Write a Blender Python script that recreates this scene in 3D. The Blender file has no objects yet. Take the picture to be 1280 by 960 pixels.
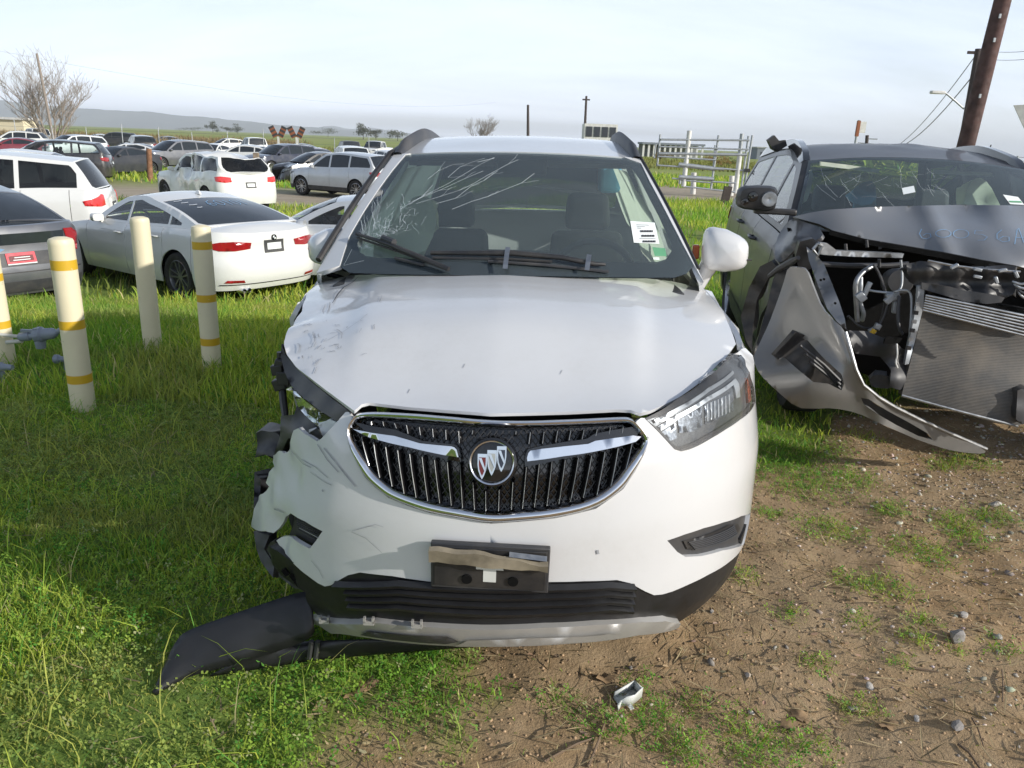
import bpy, bmesh, math, random
import numpy as np
from mathutils import Vector, Matrix, geometry
from mathutils.bvhtree import BVHTree
S = bpy.context.scene
C = S.collection
random.seed(7)
rng = np.random.default_rng(11)

# ------------------------------------------------------------------ camera
CAM_H, PITCH, ROLL = 1.6, math.radians(17.46), math.radians(2.2)
cam_d = bpy.data.cameras.new('camera')
cam_d.sensor_width = 36.0
cam_d.lens = 27.0
cam_d.clip_start = 0.05
cam_d.clip_end = 40000
cam = bpy.data.objects.new('camera', cam_d)
C.objects.link(cam)
CM = Matrix.Translation((0, 0, CAM_H)) @ Matrix.Rotation(math.pi/2 - PITCH, 4, 'X') @ Matrix.Rotation(ROLL, 4, 'Z')
cam.matrix_world = CM
S.camera = cam

# ------------------------------------------------------------------ sky and sun
SUN_DIR = Vector((0.905, -0.425, 0)).normalized()
SUN_EL = math.radians(22.5)
sun_vec = Vector((SUN_DIR.x*math.cos(SUN_EL), SUN_DIR.y*math.cos(SUN_EL), math.sin(SUN_EL)))
W = bpy.data.worlds.new('World')
S.world = W
W.use_nodes = True
wt = W.node_tree
wt.nodes.clear()
wo = wt.nodes.new('ShaderNodeOutputWorld')
bg = wt.nodes.new('ShaderNodeBackground')
sky = wt.nodes.new('ShaderNodeTexSky')
sky.sky_type = 'NISHITA'
sky.sun_disc = False
sky.sun_elevation = SUN_EL
sky.sun_rotation = math.atan2(sun_vec.x, sun_vec.y)
sky.altitude = 20
sky.air_density = 1.0
sky.dust_density = 0.9
sky.ozone_density = 1.0
# thin high cloud: streaked noise mixed over the clear sky
tc = wt.nodes.new('ShaderNodeTexCoord')
sep = wt.nodes.new('ShaderNodeSeparateXYZ')
wt.links.new(tc.outputs['Generated'], sep.inputs[0])
def wmath(op, a, b=None, clamp=False):
    n = wt.nodes.new('ShaderNodeMath'); n.operation = op; n.use_clamp = clamp
    for i, v in enumerate((a, b)):
        if v is None: continue
        if isinstance(v, (int, float)): n.inputs[i].default_value = v
        else: wt.links.new(v, n.inputs[i])
    return n.outputs[0]
zz = wmath('ADD', wmath('MAXIMUM', sep.outputs['Z'], 0.0), 0.16)
cx = wmath('DIVIDE', sep.outputs['X'], zz)
cy = wmath('DIVIDE', sep.outputs['Y'], zz)
comb = wt.nodes.new('ShaderNodeCombineXYZ')
wt.links.new(wmath('MULTIPLY', cx, 0.40), comb.inputs[0])
wt.links.new(wmath('MULTIPLY', cy, 1.0), comb.inputs[1])
nz = wt.nodes.new('ShaderNodeTexNoise')
nz.inputs['Scale'].default_value = 0.42
nz.inputs['Detail'].default_value = 7
nz.inputs['Roughness'].default_value = 0.55
nz.inputs['Distortion'].default_value = 0.5
wt.links.new(comb.outputs[0], nz.inputs['Vector'])
cr = wt.nodes.new('ShaderNodeMapRange')
cr.interpolation_type = 'SMOOTHSTEP'
cr.inputs['From Min'].default_value = 0.36
cr.inputs['From Max'].default_value = 0.66
cr.inputs['To Min'].default_value = 0.42
cr.inputs['To Max'].default_value = 1.0
wt.links.new(nz.outputs['Fac'], cr.inputs['Value'])
mixs = wt.nodes.new('ShaderNodeMix'); mixs.data_type = 'RGBA'
hzf = wmath('ADD', wmath('MULTIPLY', wmath('EXPONENT', wmath('MULTIPLY', wmath('MAXIMUM', sep.outputs['Z'], 0.0), -3.6)), 0.86), 0.14)
wt.links.new(wmath('MULTIPLY', cr.outputs[0], hzf, True), mixs.inputs['Factor'])
wt.links.new(sky.outputs[0], mixs.inputs[6])
mixs.inputs[7].default_value = (12.3, 13.3, 15.5, 1)
wt.links.new(mixs.outputs[2], bg.inputs['Color'])
bg.inputs['Strength'].default_value = 0.10
wt.links.new(bg.outputs[0], wo.inputs[0])

sun_d = bpy.data.lights.new('sun', 'SUN')
sun_d.energy = 4.3
sun_d.angle = math.radians(0.6)
sun_d.color = (1.0, 0.955, 0.88)
sun = bpy.data.objects.new('sun', sun_d)
C.objects.link(sun)
sun.rotation_euler = sun_vec.to_track_quat('Z', 'Y').to_euler()
sun.location = (30, -15, 20)
S.view_settings.view_transform = 'Standard'
S.view_settings.look = 'None'
S.view_settings.gamma = 1
S.view_settings.use_curve_mapping = False
S.view_settings.exposure = 0.22
S.cycles.max_bounces = 8
S.cycles.transparent_max_bounces = 16
S.cycles.volume_bounces = 0
S.cycles.sample_clamp_indirect = 6.0
S.cycles.use_denoising = True

# ------------------------------------------------------------------ maths helpers
CR = CM.to_3x3()
EYE = Vector((0, 0, CAM_H))
def ray(px, py):                       # viewing direction of a photograph position
    return (CR @ Vector(((px-640)/960, -(py-480)/960, -1))).normalized()
def sstep(t):
    t = np.clip(t, 0, 1); return t*t*(3-2*t)
def terrain(x, y):
    x = np.asarray(x, float); y = np.asarray(y, float)
    h = -0.65*sstep((y-5.0)/6.0)*sstep((2.0-x)/5.0)*(1-sstep((y-70)/60))
    return h
def th(x, y): return float(terrain(x, y))
def G(px, py, dz=0.0):                 # point of the ground (plus dz) seen at a photograph position
    d = ray(px, py); z = 0.0; p = None
    for _ in range(25):
        t = (z + dz - CAM_H)/d.z
        p = EYE + d*t
        z = 0.5*z + 0.5*th(p.x, p.y)
    p.z = th(p.x, p.y) + dz
    return p
def AY(px, py, Y):                     # point at world depth Y
    d = ray(px, py); return EYE + d*(Y/d.y)
def pchip(xs, ys):
    xs = np.array(xs, float); ys = np.array(ys, float)
    h = np.diff(xs); dl = np.diff(ys)/h
    m = np.zeros_like(ys)
    for i in range(1, len(xs)-1):
        if dl[i-1]*dl[i] > 0:
            w1 = 2*h[i]+h[i-1]; w2 = h[i]+2*h[i-1]
            m[i] = (w1+w2)/(w1/dl[i-1]+w2/dl[i])
    m[0] = dl[0]; m[-1] = dl[-1]
    def f(x):
        x = np.clip(np.asarray(x, float), xs[0], xs[-1])
        i = np.clip(np.searchsorted(xs, x, side='right')-1, 0, len(xs)-2)
        t = (x-xs[i])/h[i]; t2 = t*t; t3 = t2*t
        return (2*t3-3*t2+1)*ys[i]+(t3-2*t2+t)*h[i]*m[i]+(-2*t3+3*t2)*ys[i+1]+(t3-t2)*h[i]*m[i+1]
    return f
def _h(i, j, k):
    n = (i*374761393 + j*668265263 + k*2147483647) & 0xffffffff
    n = ((n ^ (n >> 13))*1274126177) & 0xffffffff
    return ((n ^ (n >> 16)) & 0xffff)/65535.0
def vnoise(P):                         # value noise, 0..1, P is (n,3)
    P = np.asarray(P, float)
    I = np.floor(P).astype(np.int64); F = P-I; F = F*F*(3-2*F)
    r = 0
    for a in (0, 1):
        for b in (0, 1):
            for c in (0, 1):
                w = (F[:, 0] if a else 1-F[:, 0])*(F[:, 1] if b else 1-F[:, 1])*(F[:, 2] if c else 1-F[:, 2])
                r = r + w*_h(I[:, 0]+a, I[:, 1]+b, I[:, 2]+c)
    return r
def fbm(P, o=4):
    P = np.asarray(P, float); a = 0.5; r = 0; s = 0
    for i in range(o):
        r = r + a*vnoise(P*(2**i)+17.3*i); s += a; a *= 0.5
    return r/s

# ------------------------------------------------------------------ object helpers
def link(o, parent=None):
    C.objects.link(o)
    if parent is not None: o.parent = parent
    return o
def tag(o, label=None, cat=None, group=None, kind=None):
    if label: o['label'] = label
    if cat: o['category'] = cat
    if group: o['group'] = group
    if kind: o['kind'] = kind
    return o
def thing(name, label, cat, loc=(0, 0, 0), rz=0.0, group=None):
    o = bpy.data.objects.new(name, None); C.objects.link(o)
    o.empty_display_size = 0.1
    o.location = loc; o.rotation_euler = (0, 0, rz)
    return tag(o, label, cat, group)
def mobj(name, V, F, mat, parent=None, smooth=True, flat_from=None):
    me = bpy.data.meshes.new(name)
    me.from_pydata([tuple(v) for v in V], [], [tuple(f) for f in F])
    if mat is not None: me.materials.append(mat)
    if smooth:
        me.polygons.foreach_set('use_smooth', [True]*len(me.polygons))
    me.update()
    return link(bpy.data.objects.new(name, me), parent)
def np_mesh(name, V, F, mat, col=None, parent=None, smooth=False):   # F is (n,k) array, all faces alike
    me = bpy.data.meshes.new(name)
    F = np.asarray(F, np.int32); k = F.shape[1]
    me.vertices.add(len(V)); me.vertices.foreach_set('co', np.asarray(V, np.float32).ravel())
    me.loops.add(F.size); me.loops.foreach_set('vertex_index', F.ravel())
    me.polygons.add(len(F))
    me.polygons.foreach_set('loop_start', np.arange(0, F.size, k, dtype=np.int32))
    me.polygons.foreach_set('loop_total', np.full(len(F), k, np.int32))
    if smooth: me.polygons.foreach_set('use_smooth', np.ones(len(F), bool))
    if col is not None:
        a = me.attributes.new('tint', 'FLOAT_COLOR', 'POINT')
        c4 = np.ones((len(V), 4), np.float32); c4[:, :3] = col
        a.data.foreach_set('color', c4.ravel())
    me.materials.append(mat)
    me.update(calc_edges=True)
    return link(bpy.data.objects.new(name, me), parent)
class MB:                              # collects shapes for one mesh
    def __init__(s): s.V = []; s.F = []
    def add(s, V, F):
        n = len(s.V); s.V += [tuple(v) for v in V]; s.F += [tuple(i+n for i in f) for f in F]; return s
    def box(s, c, d, M=None, taper=1.0):
        x, y, z = (d[0]/2, d[1]/2, d[2]/2)
        P = [Vector((sx*x*(taper if sz > 0 else 1), sy*y*(taper if sz > 0 else 1), sz*z)) for sz in (-1, 1) for sx, sy in ((-1, -1), (1, -1), (1, 1), (-1, 1))]
        if M is not None: P = [M @ p for p in P]
        c = Vector(c)
        return s.add([p+c for p in P], [(3, 2, 1, 0), (4, 5, 6, 7), (0, 1, 5, 4), (1, 2, 6, 5), (2, 3, 7, 6), (3, 0, 4, 7)])
    def tube(s, pts, r, n=8, cap=True):
        pts = [Vector(p) for p in pts]
        rs = r if isinstance(r, (list, tuple)) else [r]*len(pts)
        V = []; F = []; up = None
        for i, p in enumerate(pts):
            d = (pts[min(i+1, len(pts)-1)]-pts[max(i-1, 0)])
            if d.length < 1e-9: d = Vector((0, 0, 1))
            d.normalize()
            if up is None:
                up = d.orthogonal().normalized()
            up = (up - d*up.dot(d))
            up = up.normalized() if up.length > 1e-6 else d.orthogonal().normalized()
            w = d.cross(up)
            for k in range(n):
                a = 2*math.pi*k/n
                V.append(p+(up*math.cos(a)+w*math.sin(a))*rs[i])
        for i in range(len(pts)-1):
            for k in range(n):
                F.append((i*n+k, i*n+(k+1) % n, (i+1)*n+(k+1) % n, (i+1)*n+k))
        if cap:
            F.append(tuple(range(n-1, -1, -1))); F.append(tuple((len(pts)-1)*n+k for k in range(n)))
        return s.add(V, F)
    def lathe(s, prof, M, n=24, cap=True):       # prof: (radius, axial) about local z
        V = []; F = []
        for r, h in prof:
            for k in range(n):
                a = 2*math.pi*k/n
                V.append(M @ Vector((r*math.cos(a), r*math.sin(a), h)))
        for i in range(len(prof)-1):
            for k in range(n):
                F.append((i*n+k, i*n+(k+1) % n, (i+1)*n+(k+1) % n, (i+1)*n+k))
        if cap and prof[-1][0] > 1e-6: F.append(tuple((len(prof)-1)*n+k for k in range(n)))
        if cap and prof[0][0] > 1e-6: F.append(tuple(range(n-1, -1, -1)))
        return s.add(V, F)
    def grid(s, P):                    # P: rows of points
        n = len(P[0]); V = [q for r in P for q in r]
        F = [(i*n+j, i*n+j+1, (i+1)*n+j+1, (i+1)*n+j) for i in range(len(P)-1) for j in range(n-1)]
        return s.add(V, F)
    def ribbon(s, pts, w, nrm):        # thin flat strip, nrm = facing direction(s)
        pts = [Vector(p) for p in pts]; V = []
        for i, p in enumerate(pts):
            d = pts[min(i+1, len(pts)-1)]-pts[max(i-1, 0)]
            n_ = nrm[i] if isinstance(nrm, list) else nrm
            q = d.cross(n_)
            q = q.normalized() if q.length > 1e-9 else Vector((1, 0, 0))
            ww = w[i] if isinstance(w, list) else w
            V += [p-q*ww/2, p+q*ww/2]
        return s.add(V, [(2*i, 2*i+1, 2*i+3, 2*i+2) for i in range(len(pts)-1)])
    def build(s, name, mat, parent=None, smooth=False, bevel=0.0, seg=2, angle=40):
        o = mobj(name, s.V, s.F, mat, parent, smooth)
        if bevel:
            m = o.modifiers.new('bevel', 'BEVEL'); m.width = bevel; m.segments = seg; m.limit_method = 'ANGLE'; m.angle_limit = math.radians(30)
        if bevel or smooth:
            o.data.polygons.foreach_set('use_smooth', [True]*len(o.data.polygons))
            try: o.data.set_sharp_from_angle(angle=math.radians(angle))
            except Exception: pass
        return o

# ------------------------------------------------------------------ patches: panels cut from a curved surface
def resample(P, step, closed=True):
    P = [np.array(p, float) for p in P]; out = []
    n = len(P)
    for i in range(n if closed else n-1):
        a, b = P[i], P[(i+1) % n]
        d = np.linalg.norm(b-a)
        if d < 1e-7: continue
        k = max(1, int(math.ceil(d/step)))
        for j in range(k): out.append(a+(b-a)*j/k)
    if not closed: out.append(P[-1])
    return np.array(out)
def smooth_poly(P, it=2, closed=True):   # Chaikin corner cutting that keeps the curve close
    P = np.array(P, float)
    for _ in range(it):
        Q = np.roll(P, -1, 0)
        R = np.empty((2*len(P), 2)); R[0::2] = 0.75*P+0.25*Q; R[1::2] = 0.25*P+0.75*Q
        if not closed:
            R = np.vstack([P[:1], R[:-2], P[-1:]])
        P = R
    return P
def inside(Q, P):
    x, y = Q[:, 0], Q[:, 1]; r = np.zeros(len(Q), bool)
    x1, y1 = P[:, 0], P[:, 1]; x2, y2 = np.roll(x1, -1), np.roll(y1, -1)
    for a, b, c, d in zip(x1, y1, x2, y2):
        if b == d: continue
        m = (b > y) != (d > y)
        r ^= m & (x < (c-a)*(y-b)/(d-b)+a)
    return r
def tri_patch(outer, holes, step):
    rings = [resample(outer, step)]+[resample(h, step) for h in holes]
    O = rings[0]
    lo, hi = O.min(0), O.max(0)
    gx, gy = np.meshgrid(np.arange(lo[0]+step/2, hi[0], step), np.arange(lo[1]+step/2, hi[1], step))
    gx[1::2] += step/2
    Q = np.stack([gx.ravel(), gy.ravel()], 1)
    Q = Q+rng.normal(0, step*0.03, Q.shape)
    m = inside(Q, O)
    for h in rings[1:]: m &= ~inside(Q, h)
    Q = Q[m]
    B = np.vstack(rings)
    if len(Q):
        keep = np.ones(len(Q), bool)
        for c in range(0, len(Q), 2000):
            d = ((Q[c:c+2000, None, :]-B[None])**2).sum(2).min(1)
            keep[c:c+2000] = d > (0.55*step)**2
        Q = Q[keep]
    vs = [Vector(p) for p in B]+[Vector(p) for p in Q]
    es = []; k = 0
    for r in rings:
        es += [(k+i, k+(i+1) % len(r)) for i in range(len(r))]; k += len(r)
    v, e, f, *_ = geometry.delaunay_2d_cdt(vs, es, [], 0, 1e-6)
    UV = np.array([(p.x, p.y) for p in v])
    T = np.array([t for t in f if len(t) == 3])
    cen = UV[T].mean(1)
    m = inside(cen, O)
    for h in rings[1:]: m &= ~inside(cen, h)
    return UV, T[m]
def patch(name, outer, f, mat, parent, step=0.05, holes=(), thick=0.0, away=None, off=0.0, post=None):
    """panel: triangulate outer (minus holes) in the surface's own 2-D coordinates, lift it with f, give it a turned-in rim"""
    UV, T = tri_patch(outer, holes, step)
    V = np.asarray(f(UV[:, 0], UV[:, 1]), float)
    if V.shape[0] == 3 and V.shape[1] != 3 or V.shape[0] == 3 and len(UV) != 3: V = V.T
    if post is not None: V = post(V)
    n = np.cross(V[T[:, 1]]-V[T[:, 0]], V[T[:, 2]]-V[T[:, 0]])
    if away is not None:
        c = V[T].mean(1)-np.array(away)
        if (n*c).sum() < 0:
            T = T[:, ::-1]; n = -n
    N = np.zeros_like(V)
    for k in range(3): np.add.at(N, T[:, k], n)
    N /= np.maximum(np.linalg.norm(N, axis=1, keepdims=True), 1e-12)
    if off: V = V+N*off
    F = [tuple(t) for t in T]
    nf = len(F)
    Vl = [tuple(v) for v in V]
    if thick:
        cnt = {}
        for t in F:
            for a, b in ((t[0], t[1]), (t[1], t[2]), (t[2], t[0])):
                if (b, a) in cnt: cnt[(b, a)] = 2
                else: cnt[(a, b)] = 1
        rim = {}
        def rv(i, lev):
            if (i, lev) not in rim:
                rim[(i, lev)] = len(Vl)
                Vl.append(tuple(V[i]-(N[i]*thick if lev else 0)))
            return rim[(i, lev)]
        for (a, b), c in cnt.items():
            if c == 1: F.append((rv(b, 0), rv(a, 0), rv(a, 1), rv(b, 1)))
    o = mobj(name, Vl, F, mat, parent, True)
    return o
class Surf:                            # a surface f(u,v) that photograph positions can be traced onto
    def __init__(s, f, u0, u1, nu, v0, v1, nv):
        s.f = f; s.u = np.linspace(u0, u1, nu); s.v = np.linspace(v0, v1, nv)
        UU, VV = np.meshgrid(s.u, s.v, indexing='ij')
        P = np.asarray(f(UU.ravel(), VV.ravel()))
        if P.shape[0] == 3: P = P.T
        s.P = P; s.nv = nv; s.UV = np.stack([UU.ravel(), VV.ravel()], 1)
        F = []
        for i in range(nu-1):
            for j in range(nv-1):
                a = i*nv+j; F += [(a, a+nv, a+nv+1), (a, a+nv+1, a+1)]
        s.F = F
        s.bvh = BVHTree.FromPolygons([Vector(p) for p in P], F)
    def _uv(s, loc, idx):
        t = s.F[idx]; A, B, D = (Vector(s.P[k]) for k in t)
        q = geometry.barycentric_transform(loc, A, B, D, *(Vector((*s.UV[k], 0)) for k in t))
        return (q.x, q.y)
    def trace(s, px, py, M):
        Mi = M.inverted(); o = Mi @ EYE; d = (Mi.to_3x3() @ ray(px, py)).normalized()
        loc, n, i, t = s.bvh.ray_cast(o, d)
        if loc is None:                # grazing miss: nearest surface point to the ray
            best = None
            for k in range(60):
                p = o+d*(0.5+k*0.12)
                l, n, i2, dist = s.bvh.find_nearest(p)
                if best is None or dist < best[0]: best = (dist, l, i2)
            loc, i = best[1], best[2]
        return s._uv(loc, i)
    def poly(s, pts, M):               # (px,py) pairs are traced, (0,u,v) triples are taken as they are
        return np.array([s.trace(p[0], p[1], M) if len(p) == 2 else (p[1], p[2]) for p in pts])
    def nrm(s, u, v):
        e = 1e-3
        g = lambda a, b: np.asarray(s.f(np.array([a]), np.array([b]))).reshape(-1)
        n = np.cross(g(u+e, v)-g(u-e, v), g(u, v+e)-g(u, v-e)); return Vector(n).normalized()
    def at(s, u, v, off=0.0, away=(0, 2, .6)):
        p = Vector(np.asarray(s.f(np.array([u]), np.array([v]))).reshape(-1))
        n = s.nrm(u, v)
        if n.dot(p-Vector(away)) < 0: n = -n
        return p+n*off, n
# ------------------------------------------------------------------ materials
def newmat(name):
    m = bpy.data.materials.new(name); m.use_nodes = True
    return m, m.node_tree, m.node_tree.nodes['Principled BSDF']
def nnoise(t, scale, detail=4, rough=0.55, coord='Object', vec=None):
    n = t.nodes.new('ShaderNodeTexNoise'); n.inputs['Scale'].default_value = scale
    n.inputs['Detail'].default_value = detail; n.inputs['Roughness'].default_value = rough
    if vec is None:
        c = t.nodes.new('ShaderNodeTexCoord'); vec = c.outputs[coord]
    t.links.new(vec, n.inputs['Vector']); return n.outputs['Fac']
def nramp(t, fac, stops):
    r = t.nodes.new('ShaderNodeValToRGB'); e = r.color_ramp.elements
    while len(e) < len(stops): e.new(0.5)
    for i, (p, c) in enumerate(stops):
        e[i].position = p; e[i].color = (*c, 1) if len(c) == 3 else c
    t.links.new(fac, r.inputs[0]); return r.outputs[0]
def nmix(t, fac, a, b, mode='MIX'):
    m = t.nodes.new('ShaderNodeMix'); m.data_type = 'RGBA'; m.blend_type = mode
    for i, v in ((0, fac), (6, a), (7, b)):
        if isinstance(v, (int, float)): m.inputs[i].default_value = v
        elif isinstance(v, tuple): m.inputs[i].default_value = (*v, 1) if len(v) == 3 else v
        else: t.links.new(v, m.inputs[i])
    return m.outputs[2]
def nmap(t, v, a, b, c, d):
    n = t.nodes.new('ShaderNodeMapRange'); n.inputs[1].default_value = a; n.inputs[2].default_value = b
    n.inputs[3].default_value = c; n.inputs[4].default_value = d
    t.links.new(v, n.inputs[0]); return n.outputs[0]
def nbump(t, b, h, strength, dist=0.01):
    n = t.nodes.new('ShaderNodeBump'); n.inputs['Strength'].default_value = strength; n.inputs['Distance'].default_value = dist
    t.links.new(h, n.inputs['Height']); t.links.new(n.outputs[0], b.inputs['Normal'])
def simple(name, col, rough=0.5, metal=0.0, var=0.15, scale=8.0, bump=0.0, coat=0.0, spec=0.5):
    m, t, b = newmat(name)
    f = nnoise(t, scale)
    lo = tuple(c*(1-var) for c in col); hi = tuple(min(1, c*(1+var)) for c in col)
    t.links.new(nramp(t, f, [(0.3, lo), (0.7, hi)]), b.inputs['Base Color'])
    b.inputs['Metallic'].default_value = metal
    b.inputs['Coat Weight'].default_value = coat
    b.inputs['Specular IOR Level'].default_value = spec
    g = nnoise(t, scale*3.1)
    t.links.new(nmap(t, g, 0.3, 0.7, max(0.02, rough*0.8), min(1, rough*1.25)), b.inputs['Roughness'])
    if bump: nbump(t, b, nnoise(t, scale*12, 3), bump, 0.003)
    return m
def paint(name, col, dirt=0.25, metal=0.0, rough=0.32, coat=1.0, flake=0.0):
    """car paint under clear coat, with a film of road dirt that gathers in soft patches"""
    m, t, b = newmat(name)
    f = nnoise(t, 2.3, 6, 0.65)
    f2 = nnoise(t, 55, 3, 0.7)
    dm = t.nodes.new('ShaderNodeMath'); dm.operation = 'MULTIPLY'
    t.links.new(nmap(t, f, 0.42, 0.72, 0, 1), dm.inputs[0]); t.links.new(nmap(t, f2, 0.3, 0.7, 0.3, 1), dm.inputs[1])
    d2 = t.nodes.new('ShaderNodeMath'); d2.operation = 'MULTIPLY'; d2.inputs[1].default_value = dirt
    t.links.new(dm.outputs[0], d2.inputs[0])
    t.links.new(nmix(t, d2.outputs[0], tuple(col), (0.30, 0.27, 0.22)), b.inputs['Base Color'])
    b.inputs['Metallic'].default_value = metal
    t.links.new(nmap(t, d2.outputs[0], 0, 0.3, rough, rough+0.25), b.inputs['Roughness'])
    nbump(t, b, nnoise(t, 1.6, 2), 0.06, 0.05)
    b.inputs['Coat Weight'].default_value = coat
    t.links.new(nmap(t, d2.outputs[0], 0, 0.25, 0.035, 0.22), b.inputs['Coat Roughness'])
    return m
def glass(name, tint, refl=1.0, dust_sheen=0.05, even=False, dcol=(0.5, 0.48, 0.44)):
    m, t, b = newmat(name)
    out = t.nodes['Material Output']
    tr = t.nodes.new('ShaderNodeBsdfTransparent'); tr.inputs[0].default_value = (*tint, 1)
    gl = t.nodes.new('ShaderNodeBsdfGlossy'); gl.inputs['Roughness'].default_value = 0.015; gl.inputs[0].default_value = (refl, refl, refl, 1)
    fr = t.nodes.new('ShaderNodeFresnel'); fr.inputs[0].default_value = 1.5
    ms = t.nodes.new('ShaderNodeMixShader')
    t.links.new(fr.outputs[0], ms.inputs[0]); t.links.new(tr.outputs[0], ms.inputs[1]); t.links.new(gl.outputs[0], ms.inputs[2])
    df = t.nodes.new('ShaderNodeBsdfDiffuse'); df.inputs[0].default_value = (*dcol, 1)
    m2 = t.nodes.new('ShaderNodeMixShader')
    t.links.new(nmap(t, nnoise(t, 3.0, 6, 0.7), 0.3, 0.7, dust_sheen*0.85, dust_sheen*1.15) if even else nmap(t, nnoise(t, 3.0, 6, 0.7), 0.4, 0.8, dust_sheen*0.3, dust_sheen*2), m2.inputs[0])
    t.links.new(ms.outputs[0], m2.inputs[1]); t.links.new(df.outputs[0], m2.inputs[2])
    t.links.new(m2.outputs[0], out.inputs[0])
    return m
def dusty_black(name, col=(0.018, 0.018, 0.02), rough=0.45):
    m, t, b = newmat(name)
    f = nnoise(t, 6, 6, 0.65)
    t.links.new(nmix(t, nmap(t, f, 0.45, 0.8, 0, 0.35), col, (0.16, 0.14, 0.115)), b.inputs['Base Color'])
    b.inputs['Roughness'].default_value = rough
    nbump(t, b, nnoise(t, 400, 2), 0.15, 0.001)
    return m
def tinted(name, rough=0.8, trans=0.35, gain=1.0):   # colour comes from the mesh's own tint attribute (plants, pebbles, leaves)
    m, t, b = newmat(name)
    a = t.nodes.new('ShaderNodeAttribute'); a.attribute_name = 'tint'
    t.links.new(a.outputs['Color'], b.inputs['Base Color'])
    b.inputs['Roughness'].default_value = rough
    b.inputs['Specular IOR Level'].default_value = 0.25
    if trans:
        out = t.nodes['Material Output']
        tl = t.nodes.new('ShaderNodeBsdfTranslucent')
        mm = nmix(t, 1.0, a.outputs['Color'], (1.6, 1.7, 0.8), 'MULTIPLY')
        t.links.new(mm, tl.inputs[0])
        ms = t.nodes.new('ShaderNodeMixShader'); ms.inputs[0].default_value = trans
        t.links.new(b.outputs[0], ms.inputs[1]); t.links.new(tl.outputs[0], ms.inputs[2]); t.links.new(ms.outputs[0], out.inputs[0])
    return m
M = {}
M['white'] = paint('white_paint', (0.60, 0.605, 0.61), dirt=0.2)
M['white2'] = paint('white_paint_clean', (0.68, 0.68, 0.66), dirt=0.08)
M['silver'] = paint('silver_paint', (0.42, 0.44, 0.46), metal=0.55, rough=0.35)
M['silver2'] = paint('pale_silver_paint', (0.50, 0.52, 0.54), metal=0.4, rough=0.35)
M['grey'] = paint('grey_paint', (0.12, 0.125, 0.14), metal=0.45, rough=0.35)
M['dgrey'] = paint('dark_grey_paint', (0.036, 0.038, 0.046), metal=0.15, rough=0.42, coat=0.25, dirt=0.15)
M['navy'] = paint('navy_paint', (0.018, 0.022, 0.045), metal=0.2)
M['black_paint'] = paint('black_paint', (0.012, 0.012, 0.014))
M['red'] = paint('red_paint', (0.35, 0.015, 0.03), metal=0.2)
M['maroon'] = paint('maroon_paint', (0.20, 0.015, 0.03), metal=0.2)
M['gunmetal'] = paint('bronze_grey_paint', (0.165, 0.165, 0.16), metal=0.5, rough=0.36, dirt=0.3)
M['prime'] = paint('slate_grey_paint', (0.12, 0.128, 0.14), metal=0.5, rough=0.35, dirt=0.3)
M['hood_sky_grey'] = paint('hood_sky_grey_paint', (0.20, 0.205, 0.212), metal=0.5, rough=0.35, dirt=0.3)  # lighter grey carries the hood's sky reflection in its base colour
M['plastic'] = dusty_black('black_plastic')
M['plastic2'] = dusty_black('grey_black_plastic', (0.035, 0.036, 0.04), 0.5)
M['trim_black'] = simple('clean_black_trim', (0.012, 0.012, 0.013), 0.42, var=0.3)
M['gloss_black'] = simple('gloss_black', (0.008, 0.008, 0.009), 0.08, coat=0.5)
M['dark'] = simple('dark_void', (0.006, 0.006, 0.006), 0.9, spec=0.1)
M['rubber'] = simple('tyre_rubber', (0.022, 0.021, 0.02), 0.85, bump=0.2)
M['chrome'] = simple('chrome', (0.72, 0.73, 0.75), 0.09, 1.0, var=0.05)
M['alloy'] = simple('alloy', (0.45, 0.45, 0.46), 0.3, 1.0)
M['alu'] = simple('dull_aluminium', (0.35, 0.36, 0.37), 0.45, 1.0, var=0.25, scale=20)
M['skid'] = simple('silver_trim', (0.38, 0.37, 0.35), 0.45, 0.3, var=0.1)
M['steel'] = simple('galvanised_steel', (0.36, 0.38, 0.40), 0.5, 0.6)
M['frit'] = simple('glass_border', (0.020, 0.023, 0.03), 0.10, coat=0.6)
M['glass'] = glass('windscreen_glass', (0.84, 0.94, 0.91), dust_sheen=0.095, even=True, dcol=(.42, .52, .56))  # bluish film paints sky reflection onto the glass, on top of real grime
M['glass_side'] = glass('side_glass', (0.80, 0.86, 0.84), dust_sheen=0.03)
M['glass_tint'] = glass('tinted_glass', (0.10, 0.115, 0.12), dust_sheen=0.02)
M['glass_dark'] = simple('dark_window', (0.022, 0.027, 0.032), 0.05, coat=0.0, spec=0.5)
M['lens'] = glass('clear_lens', (0.86, 0.88, 0.9), dust_sheen=0.06)
M['redlens'] = simple('red_lens', (0.30, 0.010, 0.014), 0.12, coat=0.7)
M['redlens2'] = simple('bright_red_lens', (0.62, 0.03, 0.03), 0.12, coat=0.7)
M['amber'] = simple('amber_lens', (0.34, 0.075, 0.025), 0.15, coat=0.5)
M['seat'] = simple('dark_seat_cloth', (0.065, 0.067, 0.072), 0.9, bump=0.2)
M['cabin'] = simple('cabin_plastic', (0.035, 0.036, 0.038), 0.7)
M['cabin_light'] = simple('cabin_trim', (0.20, 0.20, 0.19), 0.8)
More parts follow.
